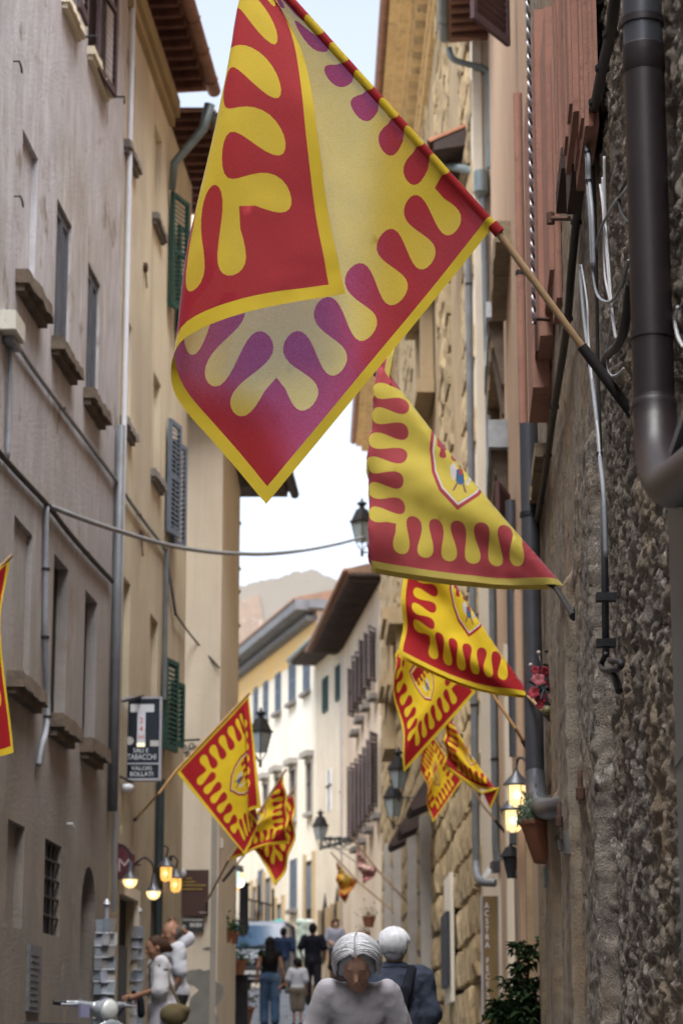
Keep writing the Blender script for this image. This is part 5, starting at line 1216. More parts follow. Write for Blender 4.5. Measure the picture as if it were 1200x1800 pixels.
m = MB(); m.lathe(p, [(.095, -.005), (.10, 0), (.05, .085), (.02, .10), (.012, .12)], 4); m.build('cap', M_IRON, t)
m = MB(); m.lathe(p, [(.035, -.2), (.075, -.01)], 4); m.build('glass', glass('dark_lantern_glass', (.03, .035, .04)), t)
m = MB(); m.tube([p+Vector((.045, 0, -.2)), p+Vector((.09, 0, -.1)), p+Vector((.16, .05, -.05))], .014, 6); m.build('arm', M_IRON, t)
m = MB(); m.box(at(905, 1470, 22.6), (.11, .10, .16)); m.build('mount_box', M_DKPIPE2, t, bevel=.01)
# street lanterns of the old town: four-sided glass, iron roof, finial
def street_lantern(pos, s, lab, wallpt=None, group='old street lanterns', below=True, ring=True):
    t = thing('street_lantern', pos, lab, 'street lantern', group); p = Vector(pos)
    m = MB(); m.lathe(p, [(.235*s, -.02*s), (.24*s, .0), (.235*s, .02*s)], 4); m.lathe(p+Vector((0, 0, .021*s)), [(.21*s, 0), (.11*s, .22*s), (.10*s, .225*s)], 4, cap=False); m.lathe(p+Vector((0, 0, .245*s)), [(.06*s, 0), (.05*s, .06*s), (.10*s, .10*s), (.09*s, .13*s), (.03*s, .15*s), (.012*s, .22*s)], 8); m.build('cap', M_IRON, t)
    m = MB(); m.lathe(p, [(.105*s, -.40*s), (.195*s, -.022*s)], 4); m.build('glass', M_LGLASS, t)
    for k in range(4):
        an = k*math.pi/2; d = Vector((math.cos(an), math.sin(an), 0)); m = MB(); m.tube([p+d*.205*s+Vector((0, 0, -.02*s)), p+d*.112*s+Vector((0, 0, -.41*s)), p+d*.02*s+Vector((0, 0, -.56*s))], .011*s, 5); m.build('cage_bar', M_IRON, t)
    m = MB(); m.tube([p+Vector((0, 0, -.56*s)), p+Vector((0, 0, -.68*s))], .028*s, 8)
    if wallpt is not None:
        q = Vector(wallpt); b = p+Vector((0, 0, -.6*s)); m.tube([b, q+Vector((0, 0, b.z-q.z))], .016*s, 6)
        m.tube(catmull([b*.7+q*.3+Vector((0, 0, (b.z-q.z)*.3)), (b+q)/2+Vector((0, 0, (b.z-q.z)*.5-.05)), q+Vector((0, 0, b.z-q.z-.35*s))], 6), .012*s, 6)
    m.build('bracket', M_IRON, t, smooth='auto')
    return t
q = W3s.pt(2.2, 0, 0); street_lantern(at(458, 1286, 37.5), .82, 'street lantern behind the upper tip of the crested square flag', (q.x, q.y, at(420, 1318, 36).z))
q = W2.pt(12, 0, 0); street_lantern(at(636, 917, 45), 1.0, 'large dark street lantern high beside the left edge of the faded flag', (q.x, q.y, at(700, 1000, 45).z))
q = W2.pt(18, 0, 0); street_lantern(at(700, 1352, 51), 1.0, 'street lantern on the palazzo wall below the pleated flag, upper of two', (q.x, q.y, at(745, 1385, 51).z))
q = W2.pt(24, 0, 0); street_lantern(at(691, 1402, 57), 1.1, 'street lantern on the palazzo wall below the pleated flag, lower of two', (q.x, q.y, at(735, 1440, 57).z))
q = W3.pt(8, 0, 0); street_lantern(at(563, 1451, 84), 1.25, 'small far street lantern on a long scrolled iron bracket', (q.x, q.y, at(618, 1478, 84).z))
m = MB()
for k in range(6):
    c_ = at(572+k*8, 1478+(.0 if k % 2 else 3), 84); m.tube([c_+Vector((.16*math.cos(s), 0, .13*math.sin(s))) for s in np.linspace(0, 5.4, 9)], .03, 5)
m.tube([at(563, 1474, 84), at(622, 1474, 84)], .05, 6); m.tube(catmull([at(563, 1492, 84), at(580, 1487, 84), at(600, 1480, 84), at(620, 1480, 84)], 4), .045, 6); m.build('scrollwork', M_IRON, bpy.data.objects['street_lantern.004'])
# left side: gooseneck shop lamps and amber lanterns
def gooseneck(pos, s, lab, start):
    t = thing('gooseneck_lamp', pos, lab, 'shop lamp', 'gooseneck lamps over the shop door'); p = Vector(pos); q = Vector(start)
    m = MB(); m.lathe(p, [(.115*s, 0), (.10*s, .012*s), (.06*s, .05*s), (.04*s, .10*s), (.03*s, .18*s), (.022*s, .22*s)], 18); m.build('shade', M_DKPIPE2, t, smooth='auto')
    m = MB(); m.lathe(p, [(.004, -.105*s), (.045*s, -.095*s), (.075*s, -.065*s), (.09*s, -.02*s), (.09*s, -.001)], 18); m.build('globe', M_BULB, t, smooth=True)
    m = MB(); m.lathe(p+Vector((0, -.088*s, -.045*s)), [(.004, -.03*s), (.03*s, -.016*s), (.034*s, 0), (.03*s, .016*s), (.004, .03*s)], 10); m.build('bulb', M_BULBC, t, smooth=True)
    up = p+Vector((0, 0, .22*s)); m = MB(); m.tube(catmull([up, up+Vector((-.02*s, .0, .12*s)), up+Vector((-.12*s, .02, .2*s)), up+Vector((-.24*s, .04, .12*s)), q], 6), .014*s, 8); m.build('arm', M_IRON, t, smooth=True)
    return t
gooseneck(at(229, 1546, 25.4), .86, 'lit gooseneck shop lamp under the burgundy sign', WL.hp(206, 1545, .02))
gooseneck(at(270, 1567, 26.2), .86, 'lit gooseneck shop lamp nearer the brown wall sign', WL.hp(247, 1520, .02))
wall_lantern(at(292, 1523, 28.3), .92, 'amber wall lantern in front of the dark downpipe, upper left of the pair', lit=M_AMB, group='amber lanterns', core=M_BULB, arm=WL.hp(283, 1500, .02))
wall_lantern(at(309, 1543, 29.3), .92, 'amber wall lantern touching the brown sign', lit=M_AMB, group='amber lanterns', core=M_BULB, arm=WL.hp(300, 1515, .02))
wall_lantern(at(410, 1530, 36.6), 1.35, 'greenish white lantern under the left-hand flag cluster', lit=M_COOL, group='lamps beyond the tan house', core=None, arm=Vector((at(402, 1505, 35).x, 35.0, at(402, 1500, 35).z)))
for (u, v, Y, r, mt, lab) in ((421, 1552, 44, .085, M_BULBC, 'round white lamp right of the greenish lantern'), (426, 1540, 46, .06, M_BULB, 'tiny yellowish round lamp above the white one'), (414, 1562, 42, .05, M_AMB, 'tiny orange lamp at the edge of the tan house')):
    t = thing('globe_lamp', at(u, v, Y), lab, 'lamp', 'lamps beyond the tan house'); m = MB(); m.lathe(at(u, v, Y), [(r*math.sin(x)+.001, -r*math.cos(x)) for x in np.linspace(0, math.pi, 9)], 12); m.build('globe', mt, t, smooth=True)
    m = MB(); e = at(u, v, Y); m.tube([e+Vector((0, 0, r)), e+Vector((0, 0, r+.12)), e+Vector((-.35, .02, r+.18)), e+Vector((-.9, .05, r+.18))], .02, 6); m.build('arm', M_IRON, t)
# scroll bracket on the tan front, round lamp on the sign, white box
m = MB(); y_ = 31.1
m.tube([at(313, 1302, y_), at(352, 1300, y_)], .014, 6); m.tube([at(316, 1302, y_), at(316, 1338, y_)], .014, 6)
for (u, v, r) in ((324, 1315, 9), (338, 1311, 7), (330, 1326, 5)): m.tube([at(u+r*(1-k*.05)*math.cos(k*.55), v+r*(1-k*.05)*math.sin(k*.55), y_) for k in range(16)], .010, 5)
tag(m.build('scroll_bracket', M_IRON, smooth=True), 'black scrolled iron bracket on the tan house front behind the crested flag', 'bracket')
m = MB(); p = at(389, 1483, 31.6); m.box(p, (.06, .12, .14)); tag(m.build('junction_box', mk('ivory_plastic', (.58, .57, .50), None, 3, .5), bevel=.01), 'ivory junction box on the corner of the tan house', 'box')

# ------------------------------------------------------------------ signs
M_NAVY = mk('navy_sign_face', (.006, .012, .022), (.009, .016, .028), 2, .25, spec=.5); M_SILV = mk('silver_sign_frame', (.42, .43, .50), (.36, .37, .43), 4, .4, metal=.3); M_LETT = mk('white_lettering', (.62, .66, .72), (.58, .62, .68), 2, .5); M_REDL = mk('red_lettering', (.55, .05, .05), None, 2, .5)
YS = 26.2; s0, s1 = at(215, 1372, YS), at(285, 1225, YS); cx, cz = (s0.x+s1.x)/2, (s0.z+s1.z)/2; wS, hS = s1.x-s0.x, s1.z-s0.z
t = thing('tobacco_sign', (cx, YS, s0.z), 'navy box sign with a big white T reading SALI E TABACCHI', 'shop sign')
m = MB(); m.box((cx, YS+.06, cz), (wS-.03, .10, hS-.03)); m.build('panel', M_NAVY, t)
m = MB(); fw = .022
for (x, z, w_, h_) in ((0, hS/2-fw/2, wS, fw), (0, -hS/2+fw/2, wS, fw), (-wS/2+fw/2, 0, fw, hS-2*fw), (wS/2-fw/2, 0, fw, hS-2*fw), (0, -hS*.300, wS-2*fw, fw*.8)): m.box((cx+x, YS+.05, cz+z), (w_-.0004, .14 if w_ != wS-2*fw else .13, h_-.0004))
m.build('frame', M_SILV, t)
Z = lambda f: cz+hS/2-f*hS
m = MB(); m.box((cx-.005, YS+.006, Z(.135)), (wS*.62, .006, hS*.095)); m.box((cx-.012, YS+.0061, Z(.39)), (wS*.21, .006, hS*.412)); m.build('letter_t', M_LETT, t)
m = MB(); m.box((cx-.012, YS+.0022, Z(.575)), (wS*.21, .002, hS*.045)); m.build('lit_foot', emis('sign_glow', (1, .90, .62), .2), t)
def lett(txt, size, x, z, y, mat, par, rot=(math.pi/2, 0, 0), sx=1.0):
    me = text_mesh(txt, size, .002); me.materials.append(mat); o = piece('lettering', me, par, (x, y, z), rot, (sx, 1, 1)); return o
for ch, f in (('2', .285), ('4', .385), ('H', .485)): lett(ch, .085, cx-.012, Z(f), YS+.0015, M_REDL, t)
lett('SALI E', .064, cx-.012, Z(.645), YS-.0005, M_LETT, t); lett('TABACCHI', .088, cx, Z(.722), YS-.0005, M_LETT, t, sx=.74)
lett('VALORI', .066, cx, Z(.855), YS-.0005, M_LETT, t); lett('BOLLATI', .066, cx, Z(.925), YS-.0005, M_LETT, t)
m = MB(); m.lathe((cx-wS*.33, YS+.008, Z(.525)), [(.018, -.002), (.045, -.002), (.045, .002), (.018, .002)], 20, axis='y'); m.build('emblem', mk('pale_emblem', (.55, .55, .54), (.45, .45, .45), 8, .5), t); m = MB(); m.box((cx+wS*.34, YS+.008, Z(.555)), (wS*.26, .004, hS*.07)); m.build('price_panel', MATS['pale_emblem'], t)

m = MB(); m.tube([WL.hp(208, 1235, .0), Vector((cx, YS+.06, s1.z+.02))], .014, 6); m.build('bracket', M_IRON, t); m = MB(); m.tube([WL.hp(204, 1362, .0), Vector((cx-.1, YS+.06, s0.z-.01))], .012, 6); m.build('bracket', M_IRON, t)
m = MB(); p = at(222, 1382, 25.9); m.lathe(p, [(.02, -.07), (.07, -.05), (.085, 0), (.06, .02)], 12); m.build('lamp', mk('milky_white', (.7, .74, .8), None, 3, .3), t, smooth=True)
# burgundy hanging sign
t = thing('burgundy_sign', at(203, 1560, 25.6), 'burgundy hanging sign with pale letter over the left shop door', 'shop sign')
m = MB(); B_ = 25.7; m.prism([at(199, 1474, B_), at(237, 1503, B_), at(236, 1552, B_), at(199, 1542, B_)], (0, .05, 0)); m.build('panel', mk('burgundy_panel', (.085, .022, .03), (.06, .018, .025), 3, .5), t)
lett('M', .20, at(219, 1522, B_).x, at(219, 1522, B_).z, B_-.004, mk('dusty_pink_lettering', (.42, .33, .34), None, 2, .6), t)
m = MB(); p = at(202, 1458, 25.9); m.lathe(p, [(.004, -.13), (.05, -.11), (.075, -.05), (.08, 0), (.07, .06), (.004, .13)], 14); tag(m.build('round_lamp', mk('cream_globe', (.62, .60, .44), None, 3, .4), smooth=True), 'cream unlit globe lamp above the burgundy sign', 'lamp')
# brown tourist sign and small sign below it on the tan front
t = thing('brown_sign', at(342, 1610, 31.1), 'brown sign board with lines of yellow lettering on the tan house', 'sign')
m = MB(); b0, b1 = at(318, 1610, 31.12), at(367, 1529, 31.12); m.box(((b0.x+b1.x)/2, 31.15, (b0.z+b1.z)/2), (b1.x-b0.x, .05, b1.z-b0.z)); m.build('panel', mk('brown_panel', (.075, .042, .036), (.065, .036, .032), 2, .45), t)
my = mk('yellow_print', (.42, .30, .07), None, 3, .6); mw = mk('grey_white_print', (.5, .5, .48), None, 3, .6)
def printline(u0, u1, v, h, mat, par, Y=31.118):
    m = MB(); u = u0
    while u < u1:
        w_ = random.uniform(1.0, 3.2); w_ = min(w_, u1-u); a_, b_ = at(u, v+h/2, Y), at(u+w_, v-h/2, Y); m.box(((a_.x+b_.x)/2, Y, (a_.z+b_.z)/2), (b_.x-a_.x, .006, (b_.z-a_.z)*random.uniform(.7, 1))); u += w_+random.uniform(.4, .9)
    return m.build('print', mat, par)
for (u0, u1, v) in ((321, 337, 1544), (319, 344, 1550), (320, 362, 1556), (320, 356, 1563)): printline(u0, u1, v, 3.0, my, t)
printline(350, 364, 1604, 3, mw, t)
m = MB(); m.lathe(at(321, 1535, 31.08), [(.035, -.03), (.05, -.02), (.05, .02), (.03, .03)], 14, axis='y'); m.build('badge', mk('pale_badge', (.55, .57, .6), None, 3, .4), t, smooth='auto')
t = thing('street_name_plate', at(339, 1638, 31.1), 'small dark plate with white characters below the brown sign', 'sign')
m = MB(); b0, b1 = at(319, 1638, 31.12), at(358, 1612, 31.12); m.box(((b0.x+b1.x)/2, 31.16, (b0.z+b1.z)/2), (b1.x-b0.x, .04, b1.z-b0.z)); m.build('panel', mk('charcoal_panel', (.045, .045, .048), None, 2, .5), t)
printline(321, 356, 1617, 3.5, mw, t, 31.138); printline(321, 327, 1629, 9, mw, t, 31.138); printline(334, 355, 1626, 8, mw, t, 31.138)
# vertical brown board with white letters on the right
t = thing('vertical_sign', at(850, 1810, 30.5), 'tall narrow brown board with white letters running down it', 'shop sign')
YV = 30.6; m = MB()
top, bot = at(853, 1575, YV), at(858, 1860, YV); w_ = .125
m.box((top.x+.055, YV+.03, (top.z+bot.z)/2), (.19, .05, top.z-bot.z)); m.build('panel', mk('olive_brown_board', (.20, .135, .055), (.15, .10, .045), 3, .7), t)
m = MB(); m.box((top.x-.055, YV+.03, (top.z+bot.z)/2), (.022, .07, top.z-bot.z)); m.box((top.x+.158, YV+.03, (top.z+bot.z)/2), (.016, .07, top.z-bot.z)); m.build('edge_strip', mk('pale_edge_strip', (.42, .42, .46), None, 3, .6), t)
for i, chh in enumerate('ACSTRA FECELZIO'):
    if chh == ' ': continue
    z_ = at(853, 1592+i*13.9, YV).z; lett(chh, .105, top.x+.012, z_, YV+.002, mk('sign_white_letters', (.72, .74, .80), None, 2, .5), t, sx=.8)
t = thing('floodlight', at(862, 1530, 30.4), 'small floodlight with a white lens above the vertical brown board', 'floodlight')
m = MB(); m.box(at(869, 1524, 30.4), (.09, .12, .14), rad(20)); m.build('body', M_DKPIPE2, t, bevel=.01); m = MB(); m.prism([at(846, 1541, 30.3), at(852, 1545, 30.3), at(864, 1530, 30.3), at(857, 1524, 30.3)], (0, .06, .0)); m.build('lens', mk('white_lens', (.75, .77, .8), None, 3, .3), t); m = MB(); m.tube([at(872, 1520, 30.4), at(886, 1505, 31)], .012, 6); m.build('arm', M_IRON, t)
t = thing('notice_board', at(789, 1735, 38), 'dark slate notice board on a pale backing against the palazzo', 'notice board')
a_, z_ = W2.hit(789, 1735, .1); zt = W2.hit(789, 1605, .1)[1]; m = MB(); m.wbox(W2, a_-.7, a_+.9, z_, zt, .12, .18); m.build('board', mk('slate_board', (.035, .042, .055), None, 2, .5), t); m = MB(); m.wbox(W2, a_-.8, a_+1.0, z_-.25, zt+.6, .06, .115); m.build('backing', M_PALE, t)

# ------------------------------------------------------------------ left wall fittings
ptL = lambda u, v, o=.02: WL.hp(u, v, o)
def lcable(pts, r, mat, lab, o=.035, clips=()): return cable(pts, r, mat, lab, W=WL, o=o, group='cables along the left houses', clips=clips)
lcable([(-10, 785), (30, 830), (84, 888), (118, 932), (152, 972), (198, 1022)], .026, M_CABLE, 'thick black cable sloping down to the wall edge on the grey-lilac house', clips=(2, 4))
lcable([(22, 592), (60, 650), (110, 718), (195, 832), (245, 905), (290, 966), (296, 1000), (309, 1080)], .022, M_CABLEG, 'grey cable sloping from the junction box across both left houses', clips=(2, 4, 5))
lcable([(19, 585), (17, 700), (14, 806)], .02, M_CABLEG, 'straight grey conduit below the junction box')
lcable([(82, 890), (81, 1000), (80, 1120), (84, 1260), (72, 1320), (68, 1345)], .028, M_CABLEG, 'thick grey conduit between the lower windows of the grey-lilac house', clips=(1, 2, 3))
c_ = MB(); q = [Vector(x) for x in (ptL(309, 1080, .05), at(340, 1122, 31.1), at(385, 1174, 31.15))]; c_.tube(catmull(q, 5), .014, 6); tag(c_.build('cable', M_CABLE, smooth=True), 'thin black cable slanting across the tan house front', 'cable', 'cables along the left houses')
t = thing('junction_box', ptL(20, 590), 'rusty white junction box on the grey-lilac house', 'box')
a0, a1 = WL.hit(9, 565, .05)[0], WL.hit(27, 565, .05)[0]; m = MB(); m.wbox(WL, a0, a1, WL.hit(9, 580, .05)[1], WL.hit(9, 543, .05)[1], .0, .14); m.build('box', mk('rust_streaked_white', (.55, .54, .48), (.48, .46, .40), 5, .6, spots=((.25, .14, .07), 9)), t, bevel=.008)
m = MB(); m.wbox(WL, a0+.15, a1+.05, WL.hit(9, 592, .05)[1], WL.hit(9, 581, .05)[1], .02, .10); m.build('gland', M_CABLEG, t)
q = aL(207); m = MB(); m.tube([WL.pt(q, z_, .05) for z_ in (3.2, 8, 14, 19)], .030, 8); tag(m.build('white_conduit', mk('white_conduit', (.70, .72, .78), (.60, .62, .68), 3, .4), smooth=True), 'long white vertical conduit between the grey-lilac and ochre houses', 'conduit')
q = aL(201); m = MB(); m.tube([WL.pt(q-.05, z_, .06) for z_ in (4.2, 6, ZL(201, 745))], .05, 10); tag(m.build('grey_conduit', M_GREYPIPE, smooth=True), 'dark grey pipe beside the lower white conduit', 'pipe')
cq = [WL.hp(84, 888, .03), at(140, 910, 21.8), at(205, 932, 23.4), at(290, 957, 25.8), at(360, 969, 28), at(415, 973, 30), at(470, 974, 33), at(530, 968, 36.8), at(590, 957, 41), at(640, 944, 45)]
m = MB(); m.tube(catmull(cq, 5), .026, 8); tag(m.build('overhead_cable', mk('steel_grey_cable', (.24, .26, .28), (.19, .2, .22), 4, .5), smooth=True), 'grey overhead cable sagging across the street to the large dark lantern', 'cable')
vpipe('downpipe', 'dark green-black downpipe on the ochre house beside the tobacco sign', WL, 279, 1370, 2050, .06, .05, mk('green_black_pipe', (.03, .045, .048), (.022, .032, .035), 4, .5))
vpipe('downpipe', 'slim grey pipe down the corner of the ochre house behind the sign', WL, 291, 965, 1230, .05, .03, M_GREYPIPE)
q = at(414, 1100, 36.2); m = MB(); m.tube([Vector((q.x, 36.2, at(415, 870, 36.2).z)), Vector((q.x, 36.2, 2))], .055, 10)
for v in (920, 1000, 1040, 1100, 1160): m.lathe(Vector((q.x, 36.2, at(415, v, 36.2).z)), [(.055, -.03), (.075, -.02), (.075, .02), (.055, .03)], 10)
tag(m.build('downpipe', M_IRON, smooth='auto'), 'black downpipe at the far corner of the tan house', 'downpipe')
for (u, v, lab) in ((26, 345, 'wire stub with loose ends on the upper grey-lilac wall'), (24, 108, 'small iron hook on the upper grey-lilac wall'), (118, 1448, 'white cable stub beside the arched door')):
    m = MB(); p = ptL(u, v, .0); m.tube([p, p+Vector((.05, 0, .0)), p+Vector((.06, .05, -.02)), p+Vector((.06, .12, -.05))], .009, 5); tag(m.build('wall_hook', M_IRON if u < 100 else M_WHITE), lab, 'hook')
for (u, v, lab) in ((256, 470, 'dark iron anchor plate on the ochre wall between the window rows'), (249, 940, 'dark iron anchor plate on the ochre wall below the cable')):
    m = MB(); p = ptL(u, v, .02); m.lathe(p, [(.03, -.03), (.06, -.02), (.06, .02), (.03, .03)], 8, axis='x'); m.tube([p, p+Vector((.02, 0, -.25))], .01, 5); tag(m.build('anchor_plate', M_RUST), lab, 'anchor')
# ------------------------------------------------------------------ people
SKIN = mk('skin', (.50, .30, .22), (.43, .25, .18), 6, .55, .05, 60, spec=.35); SKIND = mk('tanned_skin', (.30, .16, .10), (.25, .13, .085), 6, .55, .05, 60, spec=.35)
def fabric(name, c1, c2=None, sc=7, rough=.9): return mk(name, c1, c2 or tuple(x*.8 for x in c1), sc, rough, .25, 90, spec=.08)
H_WHITE = mk('silver_white_hair', (.46, .47, .50), (.34, .35, .38), 55, .5, .3, 90, spec=.4); H_DARK = mk('black_hair', (.012, .010, .010), (.006, .005, .005), 40, .7, .2, 90, spec=.1); H_BROWN = mk('auburn_hair', (.055, .026, .013), (.03, .014, .008), 40, .6, .3, 90, spec=.2); H_GREYD = mk('cropped_grey_hair', (.10, .085, .075), (.06, .05, .045), 60, .8, .3, 90)
M_SHOE = fabric('dark_shoe', (.02, .02, .022)); M_EYE = mk('eye_dark', (.02, .016, .014), None, 5, .2)
class Body:
    """joints in metres for a figure facing +y; everything is meshed from the same skeleton so clothes follow the body"""
    def __init__(s, H, wide=1.0, lean=0, headpitch=0, headyaw=0, arms=None, legs=None, h=.014):
        k = H/1.70; s.k = k; s.h = h; s.wide = wide; s.H = H
        lean_ = lambda z: Vector((0, math.sin(lean)*(z-.92)*k, 0)) if z > .92 else Vector((0, 0, 0))
        J = lambda x, y, z: Vector((x*k, y*k, z*k))+lean_(z)
        s.J = J
        s.hip = [J(-.085, 0, .90), J(.085, 0, .90)]
        L = legs or [((-.095, .02, .48), (-.10, -.02, .075)), ((.095, .02, .48), (.10, -.02, .075))]
        s.knee = [J(*L[0][0]), J(*L[1][0])]; s.ank = [J(*L[0][1]), J(*L[1][1])]
        s.sh = [J(-.165*wide, 0, 1.395), J(.165*wide, 0, 1.395)]
        A = arms or [((-.215*wide, -.02, 1.12), (-.225*wide, .05, .88)), ((.215*wide, -.02, 1.12), (.225*wide, .05, .88))]
        s.elb = [J(*A[0][0]), J(*A[1][0])]; s.wri = [J(*A[0][1]), J(*A[1][1])]
        s.neck = J(0, -.005, 1.43); s.R = Matrix.Rotation(headyaw, 3, 'Z') @ Matrix.Rotation(-headpitch, 3, 'X')
        s.lo = Vector((-.50*k, -.36*k, -.03)); s.hi = Vector((.50*k, .50*k, H*1.10))
    def hp(s, x, y, z): return s.neck + s.R @ (Vector((x, y, z))*s.k)      # head space: origin at the neck base
    def new(s): return SDF(s.lo, s.hi, s.h)
    def torso(s, f, e=0, fat=0):
        k = s.k; J = s.J; w = s.wide
        f.cap(J(0, -.005, 1.02), J(0, .0, 1.28), (.105+fat)*k+e, .118*k+e, .05*k, (1.25*w, .86, 1)); f.cap(J(-.10*w, -.01, 1.365), J(.10*w, -.01, 1.365), .068*k+e, .068*k+e, .06*k, (1, 1, 1))
        f.ell(J(0, -.012, .93), (.160*k+e, .115*k+e, .12*k+e), .05*k); return f
    def arm(s, f, i, t=1.0, e=0, hand=True):
        k = s.k; sh, el, wr = s.sh[i], s.elb[i], s.wri[i]
        if t <= 1: f.cap(sh, sh.lerp(el, t), .054*k+e, (.054-.013*t)*k+e, .03*k)
        else: f.cap(sh, el, .052*k+e, .039*k+e, .03*k); f.cap(el, el.lerp(wr, t-1), .039*k+e, (.039-.012*(t-1))*k+e, .015*k)
        return f
    def hand(s, f, i, grip=False):
        k = s.k; wr = s.wri[i]; d = (wr-s.elb[i]).normalized(); side = Vector((1 if i == 0 else -1, 0, 0)); fw = d.cross(side)
        if fw.length < .2: fw = Vector((0, 1, 0))
        fw.normalize(); sd = d.cross(fw).normalized()
        f.cap(wr, wr+d*.075*k, .024*k, .030*k, .012, (1, 1, 1))
        for j in range(4):                           # fingers fan across the palm and curl a little
            b = wr+d*.085*k+fw*(.030-.020*j)*k; L = (.070, .078, .072, .056)[j]*k; cu = sd*(.5 if not grip else .95)*(-1 if i else 1)
            m_ = b+d*L*.5+cu*L*.12; e_ = m_+(d*.75+cu*.6).normalized()*L*.5
            f.cap(b, m_, .0105*k, .0095*k, .004); f.cap(m_, e_, .0095*k, .0080*k, .003)
        tb = wr+d*.025*k+fw*.025*k; f.cap(tb, tb+(d*.6+fw*.7).normalized()*.038*k, .013*k, .011*k, .006); tb2 = tb+(d*.6+fw*.7).normalized()*.038*k; f.cap(tb2, tb2+(d*.9+fw*.25).normalized()*.028*k, .011*k, .0085*k, .003)
        return f
    def leg(s, f, i, t=2.0, e=0, flare=0):
        k = s.k; hp_, kn, an = s.hip[i], s.knee[i], s.ank[i]
        f.cap(hp_, kn, .088*k+e, .055*k+e+flare*.6, .03*k)
        if t > 1: f.cap(kn, kn.lerp(an, t-1), .056*k+e+flare*.6, .036*k+e+flare, .015*k)
        return f
    def foot(s, f, i, e=0):
        k = s.k; a = s.ank[i]; f.cap(a+Vector((0, -.03, -.035))*k, a+Vector((.02*(1 if i else -1), .17, -.042))*k, .042*k+e, .034*k+e, .02*k, (1, 1, .85)); f.cap(a, a+Vector((0, 0, -.03))*k, .04*k+e, .042*k+e, .02); return f
    def head(s, f):
        k = s.k; R = s.R; H = s.hp
        f.cap(s.neck-Vector((0, 0, .04*k)), H(0, .012, .06), .058*k, .052*k, .02*k)
        f.ell(H(0, .012, .165), (.076*k, .096*k, .105*k), .02*k, R); f.cap(H(0, .055, .095), H(0, .068, .075), .050*k, .034*k, .03*k)
        f.cap(H(0, .104, .155), H(0, .122, .122), .009*k, .015*k, .012*k); f.cap(H(-.03, .088, .172), H(.03, .088, .172), .014*k, .014*k, .012*k)   # nose, brow
        for x in (-1, 1): f.ell(H(x*.078, .005, .145), (.012*k, .022*k, .033*k), .006*k, R); f.ell(H(x*.042, .07, .12), (.024*k, .022*k, .022*k), .02*k, R)
        f.cap(H(-.02, .103, .088), H(.02, .103, .088), .008*k, .008*k, .006*k)
        return f
    def skin(s, bare_legs=False):
        f = s.new(); s.torso(f, -.012); s.head(f)
        for i in (0, 1): s.arm(f, i, 2.0, -.003); s.hand(f, i); s.leg(f, i, 2.0, -.006); s.foot(f, i, -.006)
        return f
def plane_cut(n, d): n = Vector(n); return lambda x, y, z: n.x*x+n.y*y+n.z*z-d
def person(label, pos, yaw, B, skinmat, clothes, hair=None, group='people walking in the street', extra=None):
    t = thing('person', pos, label, 'person', group); t.rotation_euler = (0, 0, yaw)
    def put(name, f, mat, par=t):
        me = f.mesh(name); me.materials.append(mat); o = bpy.data.objects.new(name, me); COL.objects.link(o); o.parent = par; return o
    t_body = put('body', B.skin(), skinmat)
    for (name, f, mat) in clothes: put(name, f, mat)
    if hair: put('hair', hair[0], hair[1])
    t['_'] = 0; del t['_']
    return t, put
def tee(B, sleeve=.62, e=.016, hem=.86, fat=0, wob=.006, neck=True, seed=1):
    f = B.new(); B.torso(f, e, fat)
    for i in (0, 1):
        sh, el = B.sh[i], B.elb[i]; f.cap(sh, sh.lerp(el, sleeve), .054*B.k+e+.004, (.054-.010*sleeve)*B.k+e+.010, .016*B.k)
    f.cut(plane_cut((0, 0, -1), -hem*B.k))
    f.wobble(wob, 9, seed); return f
def trousers(B, to=2.0, e=.014, flare=.0, seed=2, waist=1.0):
    f = B.new(); f.ell(B.J(0, -.012, .93), (.160*B.k+e, .118*B.k+e, .125*B.k+e), .05*B.k)
    for i in (0, 1): B.leg(f, i, to, e, flare)
    f.cut(plane_cut((0, 0, 1), waist*B.k)); f.wobble(.006, 8, seed); return f
def shoes(B):
    f = B.new(); [B.foot(f, i, .006) for i in (0, 1)]; return f
def shorthair(B, e=.014, face=.045, low=.10):
    f = B.new(); k = B.k; f.ell(B.hp(0, .0, .178), (.078*k+e, .095*k+e, .10*k+e), .01, B.R); f.ell(B.hp(0, -.035, .13), (.068*k+e, .06*k+e, .08*k+e), .03, B.R)
    c0 = B.hp(0, face, .165); n = B.R @ Vector((0, 1, -.55)); n.normalize(); f.cut(plane_cut(n, n.dot(c0)+.02)); c1 = B.hp(0, 0, low); n2 = B.R @ Vector((0, .5, -1)); n2.normalize(); f.cut(plane_cut(n2, n2.dot(c1))); return f
# --- grey-haired woman walking towards the camera, looking down
B = Body(1.60, .90, lean=rad(12), headpitch=rad(40), headyaw=rad(-8), h=.0085, arms=[((-.262, -.02, 1.10), (-.27, .06, .88)), ((.262, -.02, 1.10), (.27, .06, .88))])
f = B.new(); k = B.k                                                       # chin-length bob with a centre parting
f.ell(B.hp(0, -.010, .182), (.088*k, .106*k, .106*k), .012, B.R)
for x in (-1, 1): f.ell(B.hp(x*.076, .0, .135), (.026*k, .058*k, .062*k), .02, B.R)
f.ell(B.hp(0, -.07, .14), (.085*k, .05*k, .09*k), .03, B.R)
Ri = B.R.transposed()
def face(x, y, z):                       # keeps the face free below the fringe
    X, Y, Z = x-B.neck.x, y-B.neck.y, z-B.neck.z
    lx, ly, lz = [(Ri[r][0]*X+Ri[r][1]*Y+Ri[r][2]*Z)/k for r in range(3)]
    return k*(.5-np.sqrt((lx/.072)**2+((ly-.13)/.10)**2+((lz-.085)/.132)**2)*.5)*.12
f.cut(face); f.wobble(.004, 22, 3)
hair = f
p = onground(627, 12.0); p.z = at(627, 1661, 12.0).z-1.545
sk_ = []
